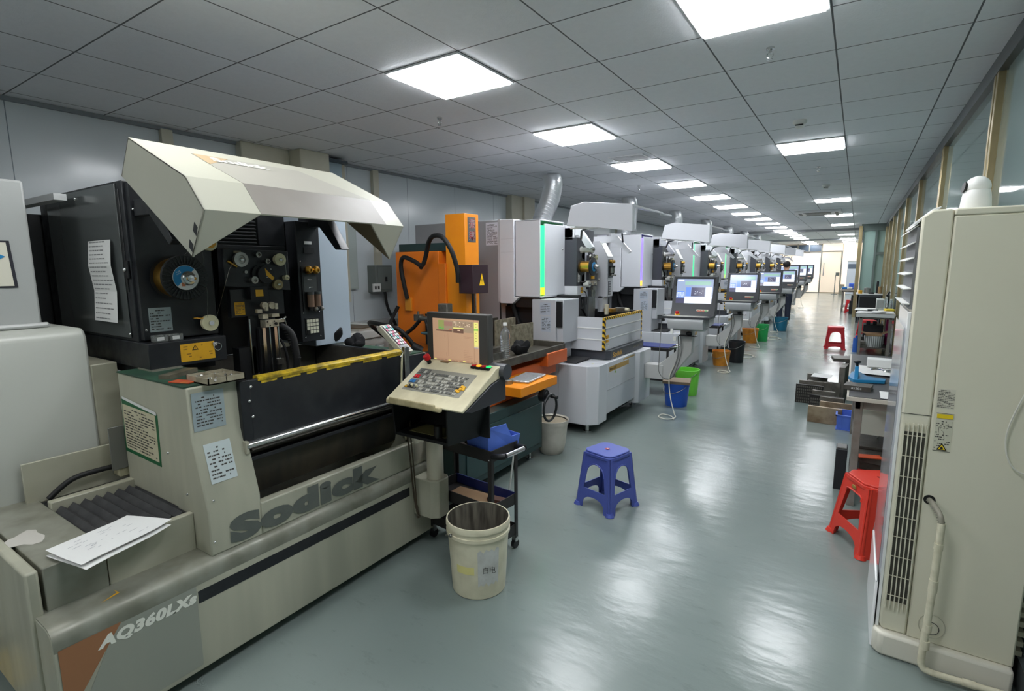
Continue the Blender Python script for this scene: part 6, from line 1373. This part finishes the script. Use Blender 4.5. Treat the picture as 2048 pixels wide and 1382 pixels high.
MB(CHROME).tube([(.14,4.62,.84),(.18,4.64,.845),(.22,4.62,.84)], .007).lathe([(.018,0),(.028,.004),(.018,.010)], (.235,4.60,.832), m=0).build('lever', t)
for k,(pts,lb) in enumerate((
  ([(.18,3.98),(.30,3.98),(.36,4.18),(.18,4.20)],'white sheet lying at the front edge of the nearest workbench beside the air conditioner'),
  ([(.03,4.82),(.47,4.76),(.48,5.15),(.05,5.22)],'large white drawing spread behind the blue clamping tool'),
  ([(.25,4.40),(.52,4.30),(.54,4.78),(.27,4.86)],'white drawing sheet to the right of the blue clamping tool'),
  ([(.34,5.50),(.52,5.45),(.54,5.62),(.36,5.70)],'small curled white slip at the far end of the nearest workbench'))):
    paper_sheet(pts, lb, 10+k, 'papers on the nearest workbench', z=.763+.004*k, curl=.008)
sitem(MB(PAPER).box(.12,.40,5.12,5.24,.775,.84), 'paper_box', 'long low white box on the papers of the nearest workbench', 'box', bevel=.004)
sitem(MB(DS).rbox((.36,4.62,.775),(.16,.10,.03),.35), 'steel_block', 'ribbed dark steel block beside the glass on the nearest workbench', 'steel block', bevel=.002)
sitem(MB(DS).rbox((.33,4.98,.779),(.14,.05,.012),.05), 'black_rule', 'narrow black bar lying on the papers of the nearest workbench', 'metal bar')
# under the first bench
q = MB(mat('cream_crate',(236,238,226),.45)); q.prism([(.10,.40),(.36,.40),(.38,.60),(.08,.60)],'y',4.40,4.75).box(.06,.40,4.37,4.78,.585,.61); sitem(q,'plastic_crate','pale cream plastic box under the nearest workbench','box',bevel=.006)
def bin_box(loc, w, d, hgt, m, label, rz=0, group=None):
    q = MB(m); t_ = .005
    q.box(-w/2,w/2,-d/2,d/2,0,t_)
    for s in (-1,1):
        q.slab((s*w*.46,-d*.46,0),(s*w*.46,d*.46,0),(s*w/2,d/2,hgt),(s*w/2,-d/2,hgt),t_*s).slab((-w*.46,s*d*.46,0),(w*.46,s*d*.46,0),(w/2,s*d/2,hgt),(-w/2,s*d/2,hgt),-t_*s)
        q.box(s*w/2-.008,s*w/2+.008,-d/2-.008,d/2+.008,hgt-.012,hgt).box(-w/2-.008,w/2+.008,s*d/2-.008,s*d/2+.008,hgt-.012,hgt)
        for k in (-.3,0,.3): q.slab((k*w-.004,s*(d*.462+.004),.02),(k*w+.004,s*(d*.462+.004),.02),(k*w*1.05+.004,s*(d/2+.004),hgt-.012),(k*w*1.05-.004,s*(d/2+.004),hgt-.012),.006)
    o = q.build('plastic_bin'); o.location = loc; o.rotation_euler = (0,0,rz); return tag(o, label, 'bin', group)
bin_box((.04,6.04,0), .22,.26,.15, BLUEP, 'blue plastic bin on the floor beyond the nearest workbench, left of its leg')
bin_box((.40,5.05,.155), .22,.34,.32, BLUEP, 'blue plastic bin on the shelf under the nearest workbench, behind the cream box')
sp_list = [(.20,4.30,.155,.30,.36,.06,0,'thick dark steel block on the shelf under the nearest workbench, lowest of the front stack'),(.22,4.32,.215,.26,.30,.055,.1,'dark steel block second from the bottom in the front stack under the workbench'),(.19,4.30,.27,.24,.30,.045,-.1,'dark steel block third from the bottom in the front stack under the workbench'),(.21,4.58,.315,.30,.50,.02,.05,'wide dark steel plate that tops the stack, carrying the cream box'),(.42,4.55,.155,.16,.5,.10,0,'tall dark steel bar lying beside the stack under the nearest workbench')]
for (x_,y_,z_,w_,d_,h_,a_,lb) in sp_list: sitem(MB(DS).rbox((x_,y_,z_+h_/2),(w_,d_,h_),a_),'steel_block',lb,'steel block','steel blocks under the nearest workbench',bevel=.003)
sitem(MB(mat('cream_crate',(0,0,0))).box(.21,.22,4.6,4.62,.335,.40),'spacer_block','small pale spacer under the cream box','block')
sitem(MB(RED).box(.085,.15,4.06,4.12,.155,.235),'red_box','small red plastic box at the front of the shelf under the nearest workbench','box',bevel=.003)
sitem(MB(mat('orange_tag',(216,90,50),.5)).rbox((.16,4.16,.318),(.14,.07,.006),.3),'orange_sheet','orange sheet lying on the steel stack under the nearest workbench','sheet')
sitem(MB(mat('black_column',(34,37,40),.45)).box(-.035,.035,4.28,4.42,0,.30).box(-.03,.03,4.30,4.40,.30,.31,mat('grey_cap',(120,120,118),.5)),'black_block','tall black block with a grey top on the floor left of the nearest bench leg','block',bevel=.003)
# metal plates standing on the floor left of the bench
GP = mat('perforated_dark',(50,48,46),.5,metal=.4); RP = mat('rusty_plate',(168,150,124),.45,metal=.3,dirt=(110,84,60),dscale=9,damt=.8); SP_ = mat('plain_plate',(128,124,116),.45,metal=.5,dirt=(84,78,70),dscale=14,damt=.6)
plates = [(-.175,6.08,.30,.17,RP,'rusty brown steel plate standing at the front of the row on the floor',.03),
 (-.07,6.30,.32,.18,RP,'second brown steel plate, partly behind the rusty front one',.03),
 (-.13,6.44,.22,.20,SP_,'narrow steel plate standing third from the front of the floor row',.03),
 (-.18,6.62,.34,.17,GP,'dark slotted plate in the middle of the floor row',.03),
 (-.22,6.74,.22,.20,SP_,'thin grey plate just behind the dark slotted plate',.03),
 (-.37,6.90,.28,.22,GP,'black perforated grid plate standing leftmost in the floor row',.03),
 (-.32,7.05,.34,.24,SP_,'wide plain steel plate behind the black perforated grid',.03),
 (-.24,7.20,.34,.22,SP_,'plain steel plate fifth from the back of the floor row',.03),
 (-.32,7.38,.22,.27,SP_,'small dark plate at the back of the floor row under the white sheet',.03)]
for (x_,y_,w_,h_,m_,lb,a_) in plates:
    q = MB(m_).rbox((x_,y_,h_/2),(w_,.03,h_),-.05)
    if m_ is GP:
        for i in range(int(w_/.02)-1):
            for j in range(int(h_/.035)-0): q.rbox((x_-w_/2+.02+.02*i,y_-.0155-.05*(i*.02-w_/2+.02),.02+.035*j),(.012,.002,.022),-.05,mat('grid_slot',(92,88,82),.5))
    sitem(q,'steel_plate',lb,'metal plate','steel plates standing on the floor',bevel=.002)
o = paper_sheet([(-.38,7.16),(-.18,7.12),(-.16,7.36),(-.36,7.40)],'white sheet with blue marks lying on top of the standing steel plates',33,z=.275,curl=.004,lines=False)
sitem(MB(SP_).rbox((-.05,7.41,.20),(.06,.34,.40),-.1),'steel_block','tall dark steel block standing near the far end of the floor row','steel block',bevel=.003)
sitem(MB(DS).rbox((.08,7.75,.20),(.24,.30,.40),.05),'steel_stack','tall dark steel block beside the tilted plate, behind the nearest workbench','steel block',bevel=.003)
sitem(MB(DS).rbox((-.02,7.78,.425),(.34,.28,.04),.12),'steel_plate','dark steel plate lying flat on the tall block behind the nearest workbench','metal plate',bevel=.002)
# second bench
bench(.04,.60,11.0,12.55,.76,'second steel workbench from the front, covered with papers', top=mat('cream_bench_top',(206,204,196),.5))
for k,(pts,lb) in enumerate((([(.02,11.02),(.56,11.04),(.56,11.5),(.06,11.5)],'papers covering the front of the second workbench'),([(.0,11.6),(.3,11.55),(.32,12.1),(.02,12.2)],'white papers further back on the second workbench'),([(.2,11.2),(.4,11.1),(.5,11.4),(.3,11.5)],'tilted white sheet in the middle of the second workbench'))):
    paper_sheet(pts, lb, 40+k, 'papers on the second workbench', z=.764+.006*k, curl=.012)
sitem(MB(mat('stacked_paper',(222,222,218),.7)).box(.03,.58,10.995,11.03,.70,.76),'paper_stack','white paper edge hanging over the front of the second workbench','paper')
sitem(MB(mat('yellow_cloth',(226,200,60),.6)).rbox((.53,11.75,.785),(.14,.12,.04),.3),'yellow_sponge','yellow sponge on the second workbench beside the glass','sponge',bevel=.01)
sitem(MB(BLACK).rbox((.28,11.6,.785),(.16,.05,.03),.2),'stapler','black stapler among the papers on the second workbench','stapler',bevel=.004)
sitem(MB(mat('clear_tub',(216,220,220),.2)).box(.34,.46,12.1,12.35,.765,.96).box(.345,.455,12.095,12.1,.78,.94,mat('tub_dots',(150,154,152),.5)),'clear_tub','clear plastic tub of small parts on the second workbench','tub',bevel=.004)
q = MB(BLACK); q.box(.50,.56,12.25,12.35,.765,.80).cyl((.53,12.3,.80),(.53,12.3,1.08),.012).cyl((.53,12.3,1.08),(.50,12.2,1.02),.02); sitem(q,'gauge_stand','black dial gauge stand at the back of the second workbench','tool')
for k,(x_,y_,hh,lb) in enumerate(((.56,12.0,.20,'clear plastic bottle beside the glass on the second workbench'),(.50,12.48,.22,'clear bottle behind the gauge stand on the second workbench'))):
    t = thing('water_bottle',(x_,y_,.765),lb,'bottle','bottles on the second workbench'); MB(PET).lathe([(.001,.001),(.032,.001),(.034,.02),(.034,.14),(.016,.18),(.014,hh-.01)],seg=18).build('bottle_body',t,local=True); MB(WHITE).cyl((0,0,hh-.012),(0,0,hh+.008),.016).build('cap',t,local=True)
# below the second bench
sitem(MB(mat('black_case',(26,30,36),.5)).box(.16,.46,11.5,11.9,.30,.52).box(.20,.26,11.55,11.65,.52,.58).box(.30,.36,11.55,11.65,.52,.58),'tool_case','black tool case with two upright handles under the second workbench','case',bevel=.006)
sitem(MB(mat('shelf_crate',(60,62,60),.5)).box(.14,.48,11.48,11.92,.155,.30),'dark_crate','dark crate carrying the black tool case','crate',bevel=.004)
q = MB(cbd); q.box(.20,.44,11.12,11.38,.36,.40).slab((.20,11.12,.40),(.20,11.38,.40),(.10,11.40,.43),(.10,11.10,.43),.004).slab((.44,11.38,.40),(.44,11.12,.40),(.52,11.10,.44),(.52,11.40,.44),.004); sitem(q,'cardboard_box','open brown cardboard box under the second workbench','box')
q = MB(mat('striped_basket',(120,124,122),.5)); stripes(q.mats[0],(206,208,206),.03,(1,0,0)); q.lathe([(.001,.0),(.13,0),(.15,.19),(.145,.2)],(.33,11.25,.158),m=0,seg=30); q.box(.22,.44,11.15,11.36,.355,.36,GREYC); sitem(q,'wire_basket','round striped wire basket under the open cardboard box','basket')
sitem(MB(mat('magenta_bag',(180,30,110),.5)).box(.50,.54,11.6,11.9,.16,.62),'magenta_bag','magenta bag hanging behind the black tool case','bag',bevel=.01)
sitem(MB(mat('blue_bottle',(60,110,200),.2)).cyl((.07,11.55,.0),(.07,11.55,.26),.05).cyl((.07,11.55,.26),(.07,11.55,.31),.02),'blue_jug','blue plastic jug on the floor behind the leg of the second workbench','jug')
sitem(MB(SP_).rbox((.16,11.25,.175),(.12,.22,.04),.1).rbox((.16,11.25,.225),(.10,.2,.05),-.1),'metal_parts_box','grey metal box beside the striped basket','box')
# third: open grey cabinet with a top full of bottles
cbx = thing('steel_cabinet', (.33,17.9,0), 'dark grey steel cabinet with an open black front, further down by the glass wall', 'cabinet')
q = MB(mat('grey_cabinet_paint',(92,96,100),.45)); q.box(.04,.62,17.6,17.63,0,.78).box(.04,.62,18.6,18.63,0,.78).box(.04,.07,17.6,18.63,0,.78).box(.59,.62,17.6,18.63,0,.78); q.build('carcass', cbx)
MB(BLACK).box(.10,.56,17.594,17.6,.08,.72).build('opening_shade_panel', cbx); MB(mat('pale_top',(196,196,194),.5)).box(.0,.62,17.55,18.7,.78,.80).build('worktop', cbx)  # flat black panel stands for the shaded inside of the open front
sitem(MB(STR).box(.18,.46,17.45,17.55,.02,.10),'red_tray','flat red tray before the open grey cabinet','tray')
for k,(x_,y_,r_,hh,m_,lb) in enumerate(((.10,17.8,.05,.10,YEL,'small yellow tin on the left of the grey cabinet top'),(.26,18.1,.08,.16,mat('steel_pot',(150,152,150),.3,metal=.7),'round steel pot on the grey cabinet top'),(.36,17.8,.07,.04,BLACK,'low black dish on the grey cabinet top'),(.50,18.2,.03,.34,BLACK,'thin black rod stand on the grey cabinet top'),(.56,18.0,.05,.2,mat('brown_box2',(150,120,80),.6),'brown canister on the right of the grey cabinet top'))):
    sitem(MB(m_).lathe([(.001,0),(r_,0),(r_,hh*.9),(r_*.8,hh),(.001,hh)],(x_,y_,.80),m=0,seg=18),'canister',lb,'canister','things on the grey cabinet')
# fourth table at the far right
bench(-.46,.0,21.6,23.0,.76,'small far workbench with blue cloths near the far air conditioner', shelf=True)
for k,(x_,y_,w_,h_,m_,lb) in enumerate(((-.33,22.0,.2,.08,mat('blue_cloth',(50,120,190),.6),'blue cloth heap on the left of the far workbench'),(-.10,22.3,.26,.20,mat('royal_blue_box',(70,110,220),.5),'bright blue box on the far workbench'),(-.20,21.9,.14,.08,WHITE,'small white bowl on the far workbench'),(-.02,22.0,.10,.22,mat('wire_rack',(200,204,206),.3,metal=.6),'white wire rack at the right of the far workbench'))):
    sitem(MB(m_).rbox((x_,y_,.76+h_/2),(w_,.2,h_),.1*k),'box',lb,'box','things on the far workbench',bevel=.02)
sitem(MB(BLACK).box(-.16,.0,20.5,20.7,0,.44).box(-.12,-.02,20.5,20.65,.44,.62),'black_machine','black boxes behind the small far red stool','box',bevel=.01)
# far cabinet air conditioner
t = thing('cabinet_air_conditioner', (-.20,34.4,0), 'far white cabinet air conditioner standing before the cream office wall', 'air conditioner')
MB(mat('far_white',(226,232,244),.35)).box(-.50,.0,34.1,34.6,.02,1.78).build('body', t, bevel=.01); MB(mat('far_grille',(110,122,140),.5)).box(-.46,-.08,34.095,34.1,1.40,1.66).build('outlet', t); MB(WHITE).box(-.52,.02,34.08,34.62,1.78,1.84).build('top_cap', t)
sitem(MB(mat('drab_cabinet',(150,144,128),.5)).box(-.80,-.56,34.3,34.6,0,.55),'low_cabinet','small drab cabinet beside the far air conditioner','cabinet')
q = MB(GREYC).cyl((-1.02,34.2,0),(-1.02,34.2,.02),.15).cyl((-1.02,34.2,.0),(-1.02,34.2,1.05),.02).box(-1.02,-.84,34.18,34.22,1.02,1.2); sitem(q,'card_stand','slim metal stand with a small box before the glass door','stand')
# white switch plates on the gold posts
for k,(y_,z_,lb) in enumerate(((13.5,1.05,'white switch plate on a gold post above the second workbench, nearer one'),(15.4,1.05,'white switch plate on the next gold post, further one'),(17.2,1.1,'small white switch plate on a far gold post'))):
    single(MB(WHITE).box(-.006,0,-.05,.05,-.08,.08),'switch_plate',(.6045,y_,z_),lb,'switch','switch plates')

# ================================================================== THINGS ON THE LEFT WALL
t = thing('electrical_box', (-5.0,4.71,1.3), 'grey steel switch box on the left wall between the hood and the orange machine', 'electrical box')
EB = mat('grey_switch_box',(112,118,114),.4); bo_ = MB(EB).box(-5.15,-5.0,4.56,4.84,1.30,1.635).build('enclosure', t, bevel=.006)
MB(mat('grey_switch_door',(120,126,122),.4)).box(-5.0,-4.992,4.60,4.81,1.33,1.61).build('door', t, bevel=.003); MB(BLACK, CHROME).box(-4.992,-4.988,4.71,4.74,1.43,1.49).box(-4.99,-4.975,4.72,4.73,1.44,1.47,CHROME).build('switch_lever', t)
single(MB(WHITE, INK).box(0,.02,-.06,.06,-.05,.05).box(.02,.021,-.04,-.01,-.02,.02,INK).box(.02,.021,.01,.04,-.02,.02,INK),'wall_socket',(-4.99,4.55,1.36),'white double socket at the lower left corner of the grey switch box','socket')
sitem(MB(RUBBER).tube([(-5.02,4.72,1.30),(-5.0,4.74,1.1),(-4.92,4.80,.85),(-4.9,4.85,.6)],.018),'power_cable','thick black cable dropping from the grey switch box','cable')
single(MB(mat('grey_green_panel',(168,178,174),.35)).box(0,.03,-.17,.17,0,.78).box(.03,.034,-.155,.155,.015,.765,mat('grey_green_panel2',(176,186,182),.35)),'panel_cover',(-5.13,4.20,1.35),'tall pale green grey access panel on the left wall','panel')
q = MB(mat('galvanised_duct',(150,168,176),.3,metal=.5)).box(-.02,.06,-.11,.11,-.9,-.06).box(-.04,.12,-.15,.15,-.06,-.03,mat('duct_cap',(70,80,88),.4)); single(q,'wall_duct',(-5.02,3.98,2.82),'galvanised metal duct beside the cream column at the ceiling','duct')
wb = thing('work_desk', (-4.3,3.7,0), 'white desk against the left wall, seen between the beige and orange machines', 'desk')
MB(mat('white_desk',(218,220,214),.45)).box(-4.85,-4.05,3.25,4.05,.90,.98).build('desk_top', wb, bevel=.01); MB(mat('white_desk',(0,0,0))).box(-4.83,-4.07,3.27,4.03,.60,.90).build('drawer_front', wb, bevel=.006)
for (x_,y_) in ((-4.80,3.30),(-4.12,3.30),(-4.80,4.0),(-4.12,4.0)): MB(LEGM).box(x_,x_+.04,y_-.02,y_+.02,0,.60).build('leg', wb)
sitem(MB(mat('document_tray',(176,172,162),.5)).rbox((-4.35,3.6,.99),(.5,.3,.02),.1).rbox((-4.33,3.6,1.006),(.42,.26,.012),.2,mat('brown_folder',(110,96,80),.6)),'document_tray','flat document tray on the white desk','tray')
# cables on the floor by consoles
for k,(x_,y_,lb) in enumerate(((-1.55,9.9,'pale hose curled on the floor by the second console'),(-1.45,12.7,'pale hose curled on the floor by the third console'))):
    sitem(MB(mat('pale_hose',(0,0,0))).tube([(x_+.16*math.cos(a)*(1-.04*a),y_+.22*math.sin(a),.008+.002*a) for a in [i*.6 for i in range(18)]],.006,seg=6),'floor_hose',lb,'hose','hoses on the floor')

# ================================================================== PERSON at the fourth console
def skin_obj(name, pts, edges, radii, m, parent, sub=1):
    me = bpy.data.meshes.new(name); me.from_pydata([tuple(p) for p in pts], edges, []); me.materials.append(m)
    o = bpy.data.objects.new(name, me); COL.objects.link(o); o.parent = parent
    s = o.modifiers.new('skin','SKIN'); s.use_smooth_shade = True
    for i, r in enumerate(radii):
        v = me.skin_vertices[0].data[i] if me.skin_vertices else None
        if v: v.radius = (r[0], r[1]) if isinstance(r, tuple) else (r, r)
    return o
def body_mesh(chains, name, m, parent):
    q = MB(m)
    for pts, rad in chains: q.tube(pts, .05, radii=rad, seg=14, res=4)
    o = q.build(name, parent, local=True)
    r = o.modifiers.new('merge','REMESH'); r.mode = 'VOXEL'; r.voxel_size = .018; r.use_smooth_shade = True
    return o
pr_ = thing('person', (-1.66,16.42,0), 'person in a white shirt, dark navy trousers and beige shoes standing behind the fourth console', 'person')
SKN = mat('skin_tone',(206,160,132),.5); SH = mat('white_shirt',(214,218,222),.7); TR = mat('navy_trousers',(34,40,58),.8); HR = mat('black_hair',(22,20,20),.6); BS = mat('beige_shoes',(196,180,150),.6)
ch_ = [([(0,0,.95),(0,.01,1.1),(0,.01,1.25),(0,.0,1.38),(0,0,1.44),(0,.015,1.52)],[.125,.12,.14,.15,.06,.055]),
 ([(-.17,0,1.36),(-.23,.02,1.12),(-.20,.18,.98),(-.16,.34,1.0)],[.055,.046,.038,.028]), ([(.17,0,1.36),(.23,.02,1.12),(.20,.18,.98),(.16,.34,1.0)],[.055,.046,.038,.028]),
 ([(-.16,.0,1.37),(.16,.0,1.37)],[.06,.06]),
 ([(0,.02,1.50),(0,.025,1.58),(0,.02,1.64),(0,.015,1.68)],[.06,.088,.086,.05]), ([(0,.10,1.585),(0,.118,1.572)],[.018,.014]),
 ([(-.09,0,.95),(-.10,.01,.5),(-.10,-.01,.10)],[.085,.06,.04]), ([(.09,0,.95),(.10,.02,.5),(.10,.0,.10)],[.085,.06,.04])]
for sx in (-1,1):
    ch_.append(([(sx*.16,.34,1.0),(sx*.155,.40,.995)],[.030,.026]))
    for k in range(4): ch_.append(([(sx*(.135+.016*k),.41,1.0),(sx*(.135+.016*k),.455,.995),(sx*(.137+.015*k),.475,.975)],[.010,.009,.008]))
    ch_.append(([(sx*.135,.375,1.0),(sx*.11,.405,.985)],[.011,.009]))
bdy = body_mesh(ch_, 'body', SKN, pr_); bdy.modifiers['merge'].voxel_size = .011
body_mesh([([(0,0,.92),(0,.01,1.1),(0,.01,1.25),(0,0,1.37)],[.148,.142,.158,.162]), ([(-.19,0,1.37),(-.245,.02,1.12)],[.066,.062]), ([(.19,0,1.37),(.245,.02,1.12)],[.066,.062]), ([(-.17,0,1.37),(.17,0,1.37)],[.072,.072])], 'shirt', SH, pr_)
body_mesh([([(-.02,0,.96),(-.09,0,.82),(-.10,.01,.5),(-.10,-.01,.09)],[.13,.105,.08,.065]), ([(.02,0,.96),(.09,0,.82),(.10,.02,.5),(.10,0,.09)],[.13,.105,.08,.065])], 'trousers', TR, pr_)
MB(HR).sphere((0,-.002,1.632), .102, sc=(.95,1.05,.92), seg=24, rings=16).build('hair', pr_, local=True)
for sx in (-1,1): MB(BS).sphere((sx*.10,.045,.035), .07, sc=(.62,1.75,.5), seg=18, rings=12).box(sx*.10-.042,sx*.10+.042,-.075,.16,0,.018).build('shoe', pr_, local=True, bevel=.004)
q = MB(BLACK)
for sx in (-1,1): q = MB(BLACK).sphere((sx*.032,.108,1.605), .009).build('eye', pr_, local=True)
MB(mat('lips',(170,100,90),.5)).sphere((0,.108,1.545), .018, sc=(1,.4,.3)).build('mouth', pr_, local=True)
for sx in (-1,1): MB(SKN).sphere((sx*.088,.01,1.595), .022, sc=(.4,.7,1.1)).build('ear', pr_, local=True)
# yellow floor tape behind the big machine's left end
sitem(MB(mat('yellow_floor_tape',(214,176,40),.5)).slab((-2.95,.30,.001),(-2.60,.30,.001),(-2.60,.42,.001),(-2.95,.42,.001),.0008),'floor_tape','yellow tape stripe on the floor at the left end of the beige machine','tape')
bpy.data.objects.remove(_FO)
